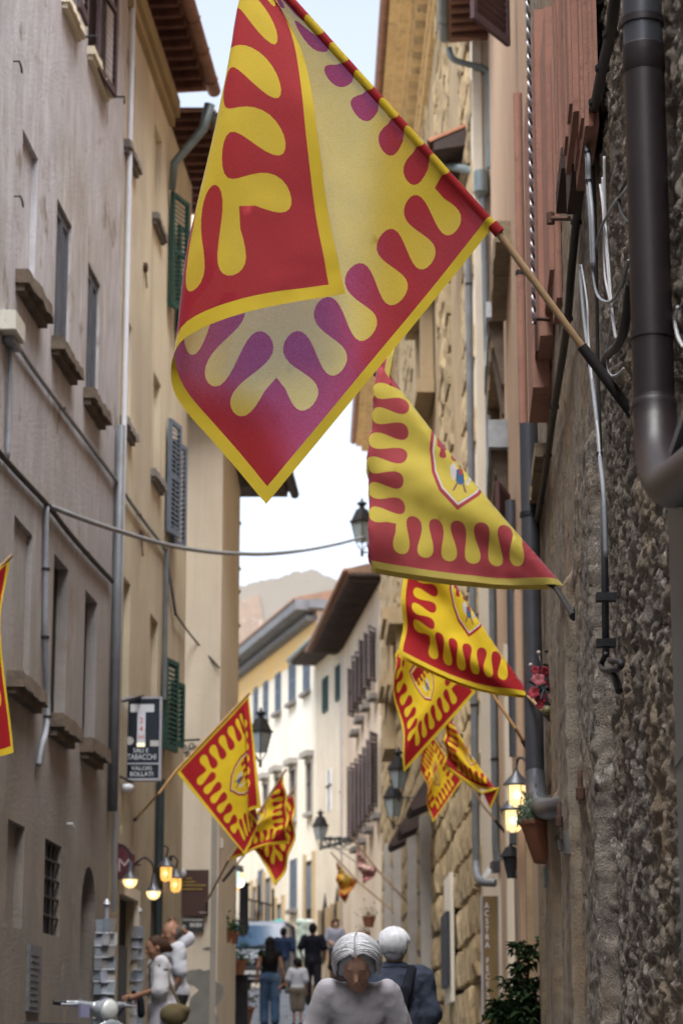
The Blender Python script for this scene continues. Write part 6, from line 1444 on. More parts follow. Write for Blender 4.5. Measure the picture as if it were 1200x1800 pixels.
t, put = person('grey-haired woman in a pale grey tee shirt walking towards the camera, looking down', p, math.pi+rad(4), B, SKIN,
    [('shirt', tee(B, .86, .014, .80, -.008, .009, seed=4).wobble(.008, 13, 7), fabric('pale_grey_jersey', (.35, .34, .365), (.28, .27, .30), 3)), ('trousers', trousers(B), fabric('navy_cotton', (.03, .035, .06))), ('shoes', shoes(B), M_SHOE)], (hair, H_WHITE))
f = B.new()
for x in (-1, 1): f.cap(B.hp(x*.046, .0955, .148), B.hp(x*.022, .102, .146), .0034, .0034, .001)
put('eyes', f, M_EYE)
def strands(B, put, mat, n, side_lo, seed, part=True, r=.0058, back=False):
    q = random.Random(seed); m = MB(); k = B.k
    for sx in (-1, 1):
        for i in range(n):
            pts = []
            if back:                     # short hair combed down from the crown
                a = q.uniform(-2.0, 2.0); fm = q.uniform(1.85, 2.3) if abs(a) < .9 else q.uniform(1.15, 1.5); w0 = q.uniform(-.12, .12)
                for t_ in np.linspace(.06, 1, 6):
                    ph = t_*fm; aa = a+w0*t_; lf = 1+q.gauss(0, .014)
                    pts.append(B.hp(.111*lf*math.sin(ph)*math.sin(aa), -.012-.126*lf*math.sin(ph)*math.cos(aa), .178+.116*lf*math.cos(ph)))
            else:                        # bob falling from a centre parting, lying on the head
                y0 = q.uniform(-.105, .100); yt = q.uniform(-.03, .045) if y0 > .03 else y0*.6+q.gauss(0, .012); fm = q.uniform(1.9, 2.5); lift = 1+abs(q.gauss(0, .05)); wv = q.gauss(0, .010); fl = q.uniform(-.3, 1.0)
                for t_ in np.linspace(0.02, 1, 8):
                    ph = t_*fm; y = y0+(yt-y0)*t_**(.8 if y0 > .05 else 1.3)+wv*math.sin(t_*4); c_ = math.sqrt(max(.16, 1-(y/.118)**2)); out = 1+.20*math.sin(min(1, t_*1.1)*math.pi*.6)+.22*fl*max(0, t_-.82)*5*.35
                    zz = .186+.115*c_*math.cos(ph)*(1+.06*t_) if ph < math.pi/2 else .186-.112*(ph-math.pi/2)
                    pts.append(B.hp(sx*(.093*c_*lift*math.sin(min(ph, math.pi/2))*out+.001), y, zz+.006*(lift-1)*20*.3))
            m.tube(catmull(pts, 3), [r*k]*((len(pts)-1)*3)+[r*.25*k], 5)
    me = m.mesh('hair_strands'); me.materials.append(mat); me.polygons.foreach_set('use_smooth', [True]*len(me.polygons)); o = bpy.data.objects.new('hair_strands', me); COL.objects.link(o);
    return o
ST_MAT = mk('silver_strands', (.66, .67, .70), (.44, .45, .48), 30, .4, spec=.5)
so_ = strands(B, put, ST_MAT, 150, .05, 3, r=.0034); so_.parent = t; tag(so_, kind='stuff')
f = B.new(); f.cap(B.hp(-.022, .106, .0875), B.hp(.022, .106, .0875), .0058, .0058, .002); put('lips', f, mk('lips', (.30, .11, .09), None, 5, .5))
f = B.new()
for x in (-1, 1): f.cap(B.hp(x*.052, .094, .172), B.hp(x*.02, .106, .176), .005, .006, .002)
put('eyebrows', f, mk('grey_brow', (.22, .17, .14), None, 5, .8))
# --- white-haired man seen from behind in a slate blue shirt with a dark strap
B = Body(1.62, 1.02, lean=rad(5), headpitch=rad(6), headyaw=rad(-14), h=.010, arms=[((-.235, .02, 1.14), (-.20, .16, .98)), ((.24, .0, 1.13), (.25, .06, .88))])
f = B.new(); k = B.k; f.ell(B.hp(0, -.010, .184), (.092*k, .108*k, .102*k), .01, B.R); f.ell(B.hp(0, -.055, .118), (.066*k, .05*k, .055*k), .03, B.R); 
n = B.R @ Vector((0, 1, -.35)); n.normalize(); f.cut(plane_cut(n, n.dot(B.hp(0, .06, .16)))); n2 = Vector((0, .3, -1)).normalized(); f.cut(plane_cut(n2, n2.dot(B.hp(0, -.03, .075)))); f.wobble(.003, 24, 6)
p = onground(694, 15.6); p.z = at(694, 1641, 15.6).z-1.60
t, put = person('white-haired man from behind in a slate blue shirt with a dark shoulder strap', p, rad(6), B, SKIN,
    [('shirt', tee(B, .92, .028, .80, .03, .012, seed=9).wobble(.022, 9, 4).wobble(.008, 22, 3), fabric('slate_blue_cotton', (.055, .065, .095), (.04, .048, .072), 5)), ('trousers', trousers(B), fabric('stone_cotton', (.22, .20, .17))), ('shoes', shoes(B), M_SHOE)], (f, H_WHITE))
f = B.new(); q0, q1 = B.J(.115, -.02, 1.475), B.J(-.16, .06, .95)
f.cap(B.J(.105, .06, 1.45), B.J(.11, -.03, 1.465), .030, .030, .005, (1, 1, .35)); f.cap(B.J(.11, -.08, 1.44), B.J(.06, -.155, 1.30), .034, .034, .01, (1, .4, 1)); f.cap(B.J(.06, -.155, 1.30), B.J(.0, -.165, 1.05), .034, .034, .01, (1, .4, 1)); put('shoulder_strap', f, fabric('black_webbing', (.018, .02, .028)))
so_ = strands(B, put, ST_MAT, 170, .05, 8, back=True, r=.0036); so_.parent = t; tag(so_, kind='stuff')
f = B.new(); f.cap(B.neck+Vector((-.05, -.01, .03)), B.neck+Vector((.05, -.01, .03)), .042, .042, .01, (1.1, 1.2, .8)); put('collar', f, fabric('slate_blue_collar', (.06, .075, .11)))
# --- woman in black sleeveless top and jeans, holding a child's hand and a lead
B = Body(1.66, 1.0, h=.014, arms=[((-.225, -.03, 1.12), (-.25, .03, .90)), ((.225, -.02, 1.12), (.30, .03, .86))], legs=[((-.10, .06, .49), (-.10, -.02, .085)), ((.10, -.02, .48), (.10, -.16, .10))])
f = B.new(); k = B.k; f.ell(B.hp(0, -.005, .178), (.092*k, .112*k, .105*k), .01, B.R); f.cap(B.hp(0, -.06, .15), B.J(.0, -.125, 1.24), .088*k, .075*k, .04, (1.15, .75, 1)); f.cap(B.J(0, -.12, 1.28), B.J(.01, -.14, 1.10), .085*k, .03*k, .03, (1.2, .6, 1)); f.cut(plane_cut((0, 1, 0), B.hp(0, .055, .16).y)); f.wobble(.008, 16, 2)
p46 = onground(473, 46.3)
t, put = person('woman with long black hair in black top and jeans, hand in hand with a child', p46, rad(4), B, SKIND,
    [('top', tee(B, .06, .010, .95, seed=3), fabric('black_jersey', (.010, .010, .013))), ('jeans', trousers(B, 1.97, .02, .03, waist=1.06), mk('worn_denim', (.028, .055, .11), (.045, .08, .14), 4, .9, .3, 90, big=((.09, .13, .19), 2.2), spec=.08)), ('shoes', shoes(B), M_SHOE)], (f, H_DARK))
wrist_l = Matrix.Rotation(rad(4), 3, 'Z') @ B.wri[0]+p46; wrist_r = Matrix.Rotation(rad(4), 3, 'Z') @ B.wri[1]+p46
# --- child in white
pc = onground(522, 45.6); B = Body(1.25, .95, h=.012, headyaw=rad(60), arms=[((-.24, -.01, 1.14), (-.40, .03, 1.03)), ((.215, -.02, 1.12), (.22, .04, .90))], legs=[((-.08, .03, .48), (-.085, .0, .08)), ((.085, .0, .48), (.085, -.08, .09))])
person('small child in a white tee shirt and beige shorts', pc, rad(0), B, SKIND, [('shirt', tee(B, .75, .026, .80, seed=5), fabric('white_jersey', (.42, .43, .47), (.36, .37, .41))), ('shorts', trousers(B, .95, .03), fabric('beige_shorts', (.17, .14, .11))), ('shoes', shoes(B), M_SHOE)], (shorthair(B, .02), H_DARK))
# --- man in black walking away
B = Body(1.80, 1.08, h=.015, arms=[((-.27, -.06, 1.16), (-.24, .12, 1.05)), ((.265, -.05, 1.14), (.25, .10, 1.02))], legs=[((-.10, .08, .50), (-.09, .02, .085)), ((.10, -.03, .48), (.11, -.18, .11))])
person('man in black tee shirt and black trousers walking away up the street', onground(549, 54.6), rad(-3), B, SKIND, [('shirt', tee(B, .8, .022, .84, seed=6), fabric('black_cotton', (.010, .011, .017))), ('trousers', trousers(B, 1.98, .02, .012), fabric('charcoal_cotton', (.022, .021, .026))), ('shoes', shoes(B), M_SHOE)], (shorthair(B, .012), H_DARK))
# --- person in dark brown tee shirt half hidden behind the grey-haired woman
B = Body(1.62, 1.05, h=.013)
person('dark-haired person in a dark brown tee shirt behind the grey-haired woman', onground(604, 42.0), rad(-8), B, SKIND, [('shirt', tee(B, .75, .022, .84, seed=7), fabric('dark_brown_jersey', (.028, .022, .022))), ('trousers', trousers(B), fabric('dark_red_cotton', (.07, .018, .025))), ('shoes', shoes(B), M_SHOE)], (shorthair(B, .014), H_DARK))
# --- woman in grey striped blouse near the bend
ps = onground(589, 62); ps.z += .32
stp = MB(); stp.box((ps.x+.2, 62, ps.z-.16), (1.6, 1.0, .30)); tag(stp.build('doorstep', M_ASHLAR, bevel=.02), 'worn stone doorstep under the woman in the striped blouse', 'step')
B = Body(1.62, 1.0, h=.016, arms=[((-.23, .02, 1.14), (-.10, .18, 1.08)), ((.23, .02, 1.14), (.10, .18, 1.05))])
m_st = mk('striped_blouse', (.30, .31, .37), (.20, .21, .27), 30, .9, .1, 40)
person('woman in a grey striped blouse and dark skirt coming down by the stone doorways', ps, math.pi+rad(10), B, SKIN, [('blouse', tee(B, 1.0, .026, .84, seed=8), m_st), ('trousers', trousers(B), fabric('denim_blue', (.05, .06, .10))), ('shoes', shoes(B), M_SHOE)], (shorthair(B, .03, .055, .02), H_BROWN))
# --- man in navy near the van
B = Body(1.74, 1.05, h=.016, arms=[((-.23, -.03, 1.12), (-.24, .05, .88)), ((.26, -.02, 1.14), (.33, .10, .93))])
person('man in a navy top beside the white van', onground(497, 66), rad(-10), B, SKIND, [('shirt', tee(B, 1.0, .024, .84, seed=10), fabric('navy_jersey', (.022, .035, .075))), ('trousers', trousers(B), fabric('grey_trousers', (.14, .14, .15))), ('shoes', shoes(B), M_SHOE)], (shorthair(B, .014), H_DARK))
# --- the couple by the left shop: woman with bag, man with a hand on his head
pl_ = onground(284, 25.4); pl_.z = at(275, 1656, 25.4).z-1.56
B = Body(1.62, 1.02, lean=rad(6), headpitch=rad(14), headyaw=rad(8), h=.010, arms=[((-.22, .05, 1.14), (-.10, .27, 1.06)), ((.24, .03, 1.13), (.14, .28, 1.06))])
f = B.new(); k = B.k; f.ell(B.hp(0, -.008, .182), (.086*k, .108*k, .102*k), .01, B.R); f.ell(B.hp(0, -.085, .15), (.07*k, .075*k, .07*k), .05, B.R); f.cap(B.hp(0, -.07, .16), B.hp(0, -.15, .10), .06*k, .035*k, .03); n = B.R @ Vector((0, 1, -.25)); n.normalize(); f.cut(plane_cut(n, n.dot(B.hp(0, .05, .18)))); f.wobble(.006, 20, 3)
jk = tee(B, 1.02, .034, .70, .02, .010, seed=11); jk2 = B.new(); [B.leg(jk2, i, .55, .045) for i in (0, 1)]; 
t, put = person('woman with auburn hair in a long white shirt with a khaki shoulder bag', pl_, math.pi/2+rad(14), B, SKIND,
    [('blouse', tee(B, .3, .018, .86, seed=12), fabric('grey_blouse', (.10, .09, .10))), ('skirt', trousers(B, 2.0, .05, .06), fabric('white_striped_skirt', (.50, .50, .55), (.38, .38, .44), 14)), ('shoes', shoes(B), M_SHOE)], (f, H_BROWN), group='people by the left shop')
f = tee(B, 1.1, .034, .66, .02, .010, seed=11).wobble(.012, 11, 5); xq = B.J(0, .02, 1).y
f.cut(lambda x, y, z: np.minimum(y-(xq+.015), .06-np.abs(x)) if False else (np.where(np.abs(x) < .085, y-(xq-.02), -1.0))); put('white_shirt', f, fabric('white_linen', (.52, .52, .54), (.42, .42, .45), 6))
f = B.new(); f.cap(B.J(-.10, .25, 1.0), B.J(-.10, .25, .88), .05, .055, .02, (1.2, .7, 1)); put('camera_case', f, fabric('black_case', (.014, .015, .02)))
f = B.new(); f.cap(B.J(-.03, .30, 1.10), B.J(.06, .30, 1.10), .022, .022, .01); put('phone', f, mk('phone_black', (.01, .01, .012), None, 3, .25))
f = SDF(B.lo, B.hi, .010); q = B.J(-.27, -.08, .86); f.ell(q, (.07, .15, .115), .02); f.ell(q+Vector((-.045, .0, -.02)), (.04, .10, .07), .03); f.ell(q+Vector((-.03, -.10, .04)), (.05, .06, .05), .03); bag = put('shoulder_bag', f, fabric('khaki_canvas', (.13, .105, .055), (.095, .075, .04)))
f = B.new(); f.cap(B.J(-.12, -.03, 1.45), B.J(-.215, -.06, 1.2), .018, .018, .005); f.cap(B.J(-.215, -.06, 1.2), q+Vector((0, -.06, .08)), .016, .016, .005); put('bag_strap', f, fabric('khaki_strap', (.12, .10, .06)))
# rolled leaflet and dark umbrella end in her hand
f = B.new(); a_ = B.J(-.06, .36, 1.02); f.cap(a_, a_+Vector((0, .16, -.20)), .018, .022, .004); f.cap(a_+Vector((0, .17, -.21)), a_+Vector((0, .26, -.30)), .034, .036, .004); put('folded_umbrella', f, fabric('dark_navy_nylon', (.02, .024, .04)))
pm = onground(306, 26.6); pm.z = at(303, 1632, 26.6).z-1.63
B = Body(1.70, 1.05, lean=rad(4), headpitch=rad(8), headyaw=rad(10), h=.010, arms=[((-.22, .0, 1.13), (-.20, .12, .92)), ((.20, -.26, 1.56), (.06, -.06, 1.665))])
f = B.new(); k = B.k; f.ell(B.hp(0, -.03, .15), (.082*k, .085*k, .085*k), .01, B.R); n2 = Vector((0, .5, 1)).normalized(); f.cut(plane_cut(n2, n2.dot(B.hp(0, -.04, .20))))
person('balding man in a white shirt with one hand on his head', pm, math.pi/2+rad(20), B, SKIND, [('shirt', tee(B, .85, .026, .84, seed=13).wobble(.014, 11, 6), fabric('white_shirt', (.56, .58, .64), (.47, .49, .55), 6)), ('trousers', trousers(B), fabric('dark_trousers', (.03, .03, .035))), ('shoes', shoes(B), M_SHOE)], (f, H_GREYD), group='people by the left shop')
# --- small tan dog on a lead
pd_ = onground(404, 34.6) if False else onground(419, 43.2)
t = thing('dog', pd_, 'small tan dog on a lead at the left edge of the street', 'dog'); t.rotation_euler = (0, 0, math.pi-rad(25))
f = SDF((-.25, -.5, -.02), (.25, .55, .62), .012)
f.cap((0, -.16, .30), (0, .14, .32), .085, .105, .03, (.9, 1, 1)); f.cap((0, .16, .36), (0, .25, .46), .07, .055, .03); f.ell((0, .29, .49), (.062, .075, .06), .02); f.cap((0, .33, .475), (0, .40, .46), .036, .024, .015)
for x in (-1, 1):
    f.cap((x*.045, .26, .53), (x*.065, .24, .59), .024, .010, .008); f.cap((x*.055, .13, .27), (x*.055, .14, .14), .035, .022, .02); f.cap((x*.055, .14, .14), (x*.055, .135, .03), .022, .02, .01); f.cap((x*.055, .135, .02), (x*.055, .165, .015), .024, .02, .01)
    f.cap((x*.055, -.17, .27), (x*.06, -.12, .18), .05, .03, .02); f.cap((x*.06, -.12, .18), (x*.06, -.20, .11), .028, .02, .012); f.cap((x*.06, -.20, .11), (x*.06, -.185, .03), .02, .018, .01); f.cap((x*.06, -.185, .02), (x*.06, -.155, .015), .024, .02, .01)
f.cap((0, -.24, .34), (0, -.33, .44), .022, .014, .015); f.wobble(.006, 24, 2)
me = f.mesh('body'); me.materials.append(mk('tan_fur', (.38, .25, .14), (.28, .18, .10), 9, .9, .4, 70, big=((.52, .42, .32), 3.5))); o = bpy.data.objects.new('body', me); COL.objects.link(o); o.parent = t
f = SDF((-.2, .1, .2), (.2, .5, .65), .008); f.ell((0, .405, .465), (.016, .014, .013), .002); f.ell((-.03, .35, .515), (.009, .009, .009), .002); f.ell((.03, .35, .515), (.009, .009, .009), .002); me = f.mesh('nose_and_eyes'); me.materials.append(M_EYE); o = bpy.data.objects.new('nose_and_eyes', me); COL.objects.link(o); o.parent = t
m = MB(); e = pd_+Vector((.08, -.15, .42)); m.tube(catmull([wrist_l+Vector((0, 0, -.06)), wrist_l.lerp(e, .5)+Vector((0, 0, -.12)), e], 6), .011, 6); tag(m.build('dog_lead', fabric('pink_lead', (.42, .35, .42)), smooth=True), 'pale pink lead between the woman in jeans and the dog', 'lead')

# ------------------------------------------------------------------ white van facing the camera
pv = onground(441, 70); t = thing('van', pv, 'white delivery van facing down the street behind the woman in jeans', 'van'); t.rotation_euler = (0, 0, rad(-4))
M_VW = mk('white_car_paint', (.24, .27, .32), (.22, .25, .30), 2, .35, spec=.3); M_VG = mk('windscreen_glass', (.05, .11, .21), (.03, .07, .14), .8, .12, spec=.3); M_BLK = mk('black_bumper_plastic', (.018, .018, .02), None, 4, .6); M_TYRE = mk('tyre_rubber', (.015, .015, .016), None, 5, .9)
def vput(m, name, mat, par=t, bevel=0, smooth=False):
    o = m.build(name, mat, None, smooth, (0, 0, 0), bevel); o.parent = par; return o
prof = [(-.02, .38), (-.05, .62), (0, .92), (.16, 1.10), (.62, 1.22), (1.16, 1.94), (1.42, 2.06), (4.6, 2.08), (4.75, 1.9), (4.8, .40)]     # y back from the nose, z
body = MB(); W_ = .93; ring = []
for sx, ins in ((-1, .10), (-1, 0), (1, 0), (1, .10)):
    pass
n = len(prof); xs_ = [-W_+.14, -W_+.03, -W_, W_, W_-.03, W_-.14]
cols = []
for x, sh in ((-.80, 1), (-.93, .96), (.93, .96), (.80, 1)):
    b0 = len(body.v); 
    for (y, z) in prof: body.v.append((x*(1-.10*max(0, z-1.2)), y+(.10 if sh < 1 and y < 1 else 0), .38+(z-.38)*(1 if sh == 1 else .985)))
    cols.append(b0)
for c0, c1 in zip(cols[:-1], cols[1:]):
    for i in range(n-1): body.f.append((c0+i, c1+i, c1+i+1, c0+i+1)); body.m.append(0)
body.f.append(tuple(cols[0]+i for i in range(n))); body.m.append(0); body.f.append(tuple(cols[-1]+i for i in reversed(range(n)))); body.m.append(0)
# right and left flanks
b = vput(body, 'body', M_VW, bevel=.03, smooth='auto')
ws = MB(); ws.hexa([(-.74, .66, 1.25), (.74, .66, 1.25), (.74, .70, 1.25), (-.74, .70, 1.25), (-.66, 1.13, 1.88), (.66, 1.13, 1.88), (.66, 1.17, 1.88), (-.66, 1.17, 1.88)]); ws.v = [(x, y-.035, z+.02) for x, y, z in ws.v]; vput(ws, 'windscreen', M_VG)
for s in (-1, 1):
    m = MB(); m.hexa([(s*.915, 1.0, 1.28), (s*.925, 1.0, 1.28), (s*.925, 2.0, 1.28), (s*.915, 2.0, 1.28), (s*.845, 1.36, 1.86), (s*.858, 1.36, 1.86), (s*.858, 2.0, 1.86), (s*.845, 2.0, 1.86)]); vput(m, 'side_window', M_VG)
    m = MB(); m.hexa([(s*.48, -.06, .76), (s*.80, .07, .76), (s*.80, .12, .76), (s*.48, .0, .76), (s*.50, .04, .98), (s*.84, .14, 1.04), (s*.84, .20, 1.04), (s*.50, .09, .98)]); vput(m, 'headlight', mk('headlight_glass', (.62, .66, .70), None, 6, .08, spec=.8))
    m = MB(); m.box((s*1.08, .95, 1.30), (.14, .10, .24)); mi = vput(m, 'mirror', M_BLK, bevel=.02); m = MB(); m.tube([(s*.92, 1.0, 1.25), (s*1.06, .96, 1.28)], .03, 6); vput(m, 'mirror_arm', M_BLK)
    for y in (.85, 3.9):
        m = MB(); m.lathe((s*.80, y, .33), [(.20, -.11), (.31, -.10), (.33, -.06), (.33, .06), (.31, .10), (.20, .11)], 20, axis='x'); w_ = vput(m, 'wheel', M_TYRE, smooth='auto'); m = MB(); m.lathe((s*.80, y, .33), [(.05, -.115), (.19, -.112), (.19, .112), (.05, .115)], 14, axis='x'); r_ = m.build('rim', M_SILV, None, 'auto', (0, 0, 0)); r_.parent = w_
m = MB(); m.hexa([(-.86, -.10, .30), (.86, -.10, .30), (.93, .4, .30), (-.93, .4, .30), (-.86, -.09, .60), (.86, -.09, .60), (.93, .4, .58), (-.93, .4, .58)]); vput(m, 'bumper', M_BLK, bevel=.02)
m = MB(); m.box((0, -.06, .80), (.80, .06, .22)); gr = vput(m, 'grille', M_BLK, bevel=.01)
m = MB(); m.lathe((0, -.10, .82), [(.02, -.01), (.085, -.008), (.09, .0), (.085, .02)], 16, axis='y'); vput(m, 'badge', M_SILV, smooth='auto')
m = MB(); m.box((0, -.115, .50), (.52, .02, .11)); pl2 = vput(m, 'number_plate', M_WHITE); m = MB(); m.box((-.235, -.1262, .50), (.05, .004, .108)); vput(m, 'plate_band', mk('plate_blue', (.03, .10, .40), None, 3, .4))
m = MB(); m.box((0, -.115, .33), (1.5, .03, .05)); vput(m, 'bumper_trim', M_SILV)
for s in (-1, 1): m = MB(); m.tube([(s*.05, .60, 1.26), (s*.05+.45, .70, 1.36)], .012, 5); vput(m, 'wiper', M_BLK)
m = MB(); m.hexa([(-.55, 1.0, 1.30), (-.1, 1.0, 1.30), (-.1, 1.3, 1.30), (-.55, 1.3, 1.30), (-.5, 1.2, 1.7), (-.15, 1.2, 1.7), (-.15, 1.4, 1.7), (-.5, 1.4, 1.7)]); vput(m, 'seat', M_BLK)

# teal umbrella, mint clothes on a stand, railing, dark column by the bend
q = onground(489, 75); t = thing('umbrella', q, 'teal umbrella open above the man in the navy top', 'umbrella'); zt = at(489, 1615, 75).z
m = MB(); m.lathe((q.x, 75, zt), [(.02, 0), (.18, -.06), (.34, -.18), (.42, -.36), (.40, -.36), (.32, -.19), (.17, -.08), (.02, -.02)], 8, cap=False); m.build('canopy', fabric('teal_nylon', (.10, .46, .42), (.08, .38, .35)), t); m = MB(); m.tube([(q.x, 75, zt+.05), (q.x, 75, zt-.95)], .012, 6); m.build('stem', M_IRON, t)
for u, Y, c_, lab in ((530, 80, (.50, .62, .55), 'mint green dress on a stand outside a far shop'), (541, 81, (.62, .64, .60), 'pale cream dress on a stand beside the mint green one')):
    q = onground(u, Y); t = thing('dress_stand', q, lab, 'dress stand'); zt = at(u, 1618, Y).z; m = MB(); m.tube([(q.x, Y, q.z), (q.x, Y, zt)], .02, 6); m.lathe((q.x, Y, q.z), [(.22, 0), (.2, .03), (.02, .05)], 10); m.build('pole', M_IRON, t)
    f = SDF((-.4, -.3, 0), (.4, .3, 1.6), .025); f.cap((0, 0, .9), (0, 0, 1.25), .13, .15, .05, (1.2, .8, 1)); f.cap((0, 0, .2), (0, 0, .9), .24, .14, .05, (1.1, .8, 1)); f.cap((-.15, 0, 1.3), (.15, 0, 1.3), .06, .06, .04); f.wobble(.02, 7, 3); me = f.mesh('dress'); me.materials.append(fabric('dress_%d' % u, c_)); o = bpy.data.objects.new('dress', me); COL.objects.link(o); o.parent = t; o.location = (0, 0, zt-q.z-1.35)
qa, qb = onground(425, 73), onground(478, 76); t = thing('railing', qa, 'black iron railing behind the white van', 'railing'); z0, z1 = at(430, 1618, 74).z, at(430, 1583, 74).z
for zz in (z0, z1): m = MB(); m.tube([(qa.x, 73, zz), (qb.x, 76, zz)], .03, 6); m.build('rail', M_IRON, t)
for k_ in range(9): m = MB(); p_ = qa.lerp(qb, k_/8); m.tube([(p_.x, p_.y, z0-.6), (p_.x, p_.y, z1+(.5 if k_ % 4 == 0 else 0))], .025 if k_ % 4 else .045, 6); m.build('baluster' if k_ % 4 else 'post', M_IRON, t)
q = onground(426, 71); m = MB(); m.lathe((q.x, 71, q.z), [(.22, 0), (.22, .4), (.15, .5), (.14, at(426, 1558, 71).z-q.z), (.18, at(426, 1552, 71).z-q.z)], 12); tag(m.build('column', M_IRON, smooth='auto'), 'dark iron column standing behind the white van', 'column')

# ------------------------------------------------------------------ scooter at the bottom left
psc = onground(172, 19.6); dzs = at(176, 1778, 19.6).z-(psc.z+.93); psc.z += dzs if abs(dzs) < .25 else 0
t = thing('scooter', psc, 'silver motor scooter with one round headlight at the bottom left', 'scooter'); t.rotation_euler = (0, 0, math.pi+rad(46))
M_SC = mk('silver_blue_paint', (.27, .30, .325), (.24, .27, .295), 2, .22, spec=.6, metal=.2)
def sput(f, name, mat): me = f.mesh(name); me.materials.append(mat); o = bpy.data.objects.new(name, me); COL.objects.link(o); o.parent = t; return o
f = SDF((-.45, -1.3, .05), (.45, .45, 1.25), .016)          # faces +y
f.cap((0, .10, .34), (0, .16, .70), .20, .17, .03, (1.15, .16, 1)); f.cap((-.12, .13, .66), (.12, .13, .66), .07, .07, .03, (1, .3, 1)); sput(f, 'leg_shield', M_SC)
f = SDF((-.45, -1.3, .05), (.45, .45, 1.25), .016); f.cap((0, .12, .22), (0, -.30, .22), .10, .12, .04, (1.6, 1, .35)); f.cap((0, -.45, .45), (0, -.95, .48), .15, .13, .05, (1, 1, 1.2)); f.ell((0, -.6, .40), (.23, .34, .20), .06); sput(f, 'body', M_SC)
f = SDF((-.3, -.2, .1), (.3, .6, .7), .014); f.ell((0, .27, .40), (.10, .20, .12), .02); f.cut(plane_cut((0, 0, -1), -.36)); sput(f, 'front_mudguard', M_SC)
f = SDF((-.45, -1.3, .05), (.45, .45, 1.25), .016); f.cap((0, -.35, .78), (0, -.85, .80), .12, .11, .03, (1.1, 1, .55)); sput(f, 'seat', M_BLK)
for y in (.27, -.86):
    m = MB(); m.lathe((0, y, .22), [(.12, -.05), (.20, -.045), (.22, -.02), (.22, .02), (.20, .045), (.12, .05)], 22, axis='x'); w_ = m.build('wheel', M_TYRE, None, 'auto', (0, 0, 0)); w_.parent = t; m = MB(); m.lathe((0, y, .22), [(.03, -.06), (.12, -.052), (.12, .052), (.03, .06)], 16, axis='x'); r_ = m.build('rim', M_SILV, None, 'auto', (0, 0, 0)); r_.parent = w_
f = SDF((-.5, -.3, .7), (.5, .35, 1.15), .011); f.cap((0, .08, .80), (0, .03, .93), .05, .055, .02); f.ell((0, .05, .945), (.105, .095, .075), .02)
for s in (-1, 1): f.cap((s*.05, .03, .96), (s*.22, -.01, .985), .042, .026, .02); f.cap((s*.22, -.01, .985), (s*.30, -.04, .99), .026, .022, .01)
sput(f, 'headset', M_SC)
for s in (-1, 1):
    m = MB(); m.tube([(s*.295, -.04, .99), (s*.40, -.085, .995)], .0215, 10); g_ = m.build('grip', M_BLK, None, 'auto', (0, 0, 0)); g_.parent = t
    m = MB(); m.tube([(s*.24, .03, .985), (s*.30, .035, .98), (s*.39, .0, .98)], .008, 6); g_ = m.build('brake_lever', M_SILV, None, 'auto', (0, 0, 0)); g_.parent = t
m = MB(); m.lathe((0, .125, .94), [(.078, -.02), (.082, .0), (.074, .018), (.05, .03), (.001, .036)], 20, axis='y'); hl = m.build('headlight', mk('headlamp_lens', (.55, .58, .56), (.5, .52, .5), 8, .06, spec=.9), None, 'auto', (0, 0, 0)); hl.parent = t
m = MB(); m.lathe((0, .125, .94), [(.080, -.03), (.092, -.02), (.092, .0), (.082, .004)], 20, axis='y', cap=False); hr = m.build('headlight_rim', M_SILV, None, 'auto', (0, 0, 0)); hr.parent = hl
m = MB(); m.tube([(.16, .0, .98), (.20, .0, 1.02)], .007, 6); m.box((.20, .05, .93), (.09, .03, .10)); g_ = m.build('mirror', mk('lilac_plastic', (.24, .24, .38), None, 4, .3), None, False, (0, 0, 0)); g_.parent = t

# ------------------------------------------------------------------ postcard racks
card_cols = [mk('postcard_%d' % i, c_, tuple(min(1, x*1.25) for x in c_), 30, .35) for i, c_ in enumerate([(.17, .175, .19), (.12, .14, .165), (.22, .215, .21), (.14, .13, .12), (.19, .21, .25), (.09, .10, .115)])]
cm_ = []
for m_ in card_cols:
    b = MB(); b.box((0, 0, 0), (.075, .006, .135)); me = b.mesh('postcard'); me.materials.append(m_); cm_.append(me)
def rack(u0, u1, vt, Y, label, lowv=1800):
    a_, b_ = at(u0, vt, Y), at(u1, vt, Y); cx_ = (a_.x+b_.x)/2; w_ = b_.x-a_.x; gz = zg(Y); t = thing('postcard_rack', (cx_, Y, gz), label, 'postcard rack', 'postcard racks by the shop door')
    m = MB(); m.tube([(cx_, Y+.1, gz), (cx_, Y+.1, a_.z+.12)], .02, 8); m.lathe((cx_, Y+.1, gz), [(.25, 0), (.25, .03), (.03, .05)], 14); m.lathe((cx_, Y+.1, a_.z+.1), [(.02, 0), (.04, .03), (.02, .07), (.001, .09)], 10); m.build('stand', M_SILV, t, smooth='auto')
    nr = int((a_.z-gz-.35)/.118); nc = max(2, round(w_/.068))
    for r_ in range(nr):
        for c_ in range(nc):
            x = cx_-w_/2+w_*(c_+.5)/nc+random.uniform(-.008, .008); z_ = a_.z-.09-r_*.118
            piece('postcard', random.choice(cm_), t, (x, Y+random.uniform(-.02, .05), z_+random.uniform(-.015, .015)), (rad(-16), random.uniform(-.08, .08), random.uniform(-.5, .5)))
        m = MB(); m.tube([(cx_-w_/2, Y-.02, a_.z-.155-r_*.118), (cx_+w_/2, Y-.02, a_.z-.155-r_*.118)], .004, 5); m.build('wire_shelf', M_SILV, t)
    return t
rack(168, 204, 1612, 24.2, 'grey postcard rack full of cards left of the dark shop door')
rack(234, 252, 1622, 26.9, 'narrow postcard rack right of the dark shop door behind the couple')

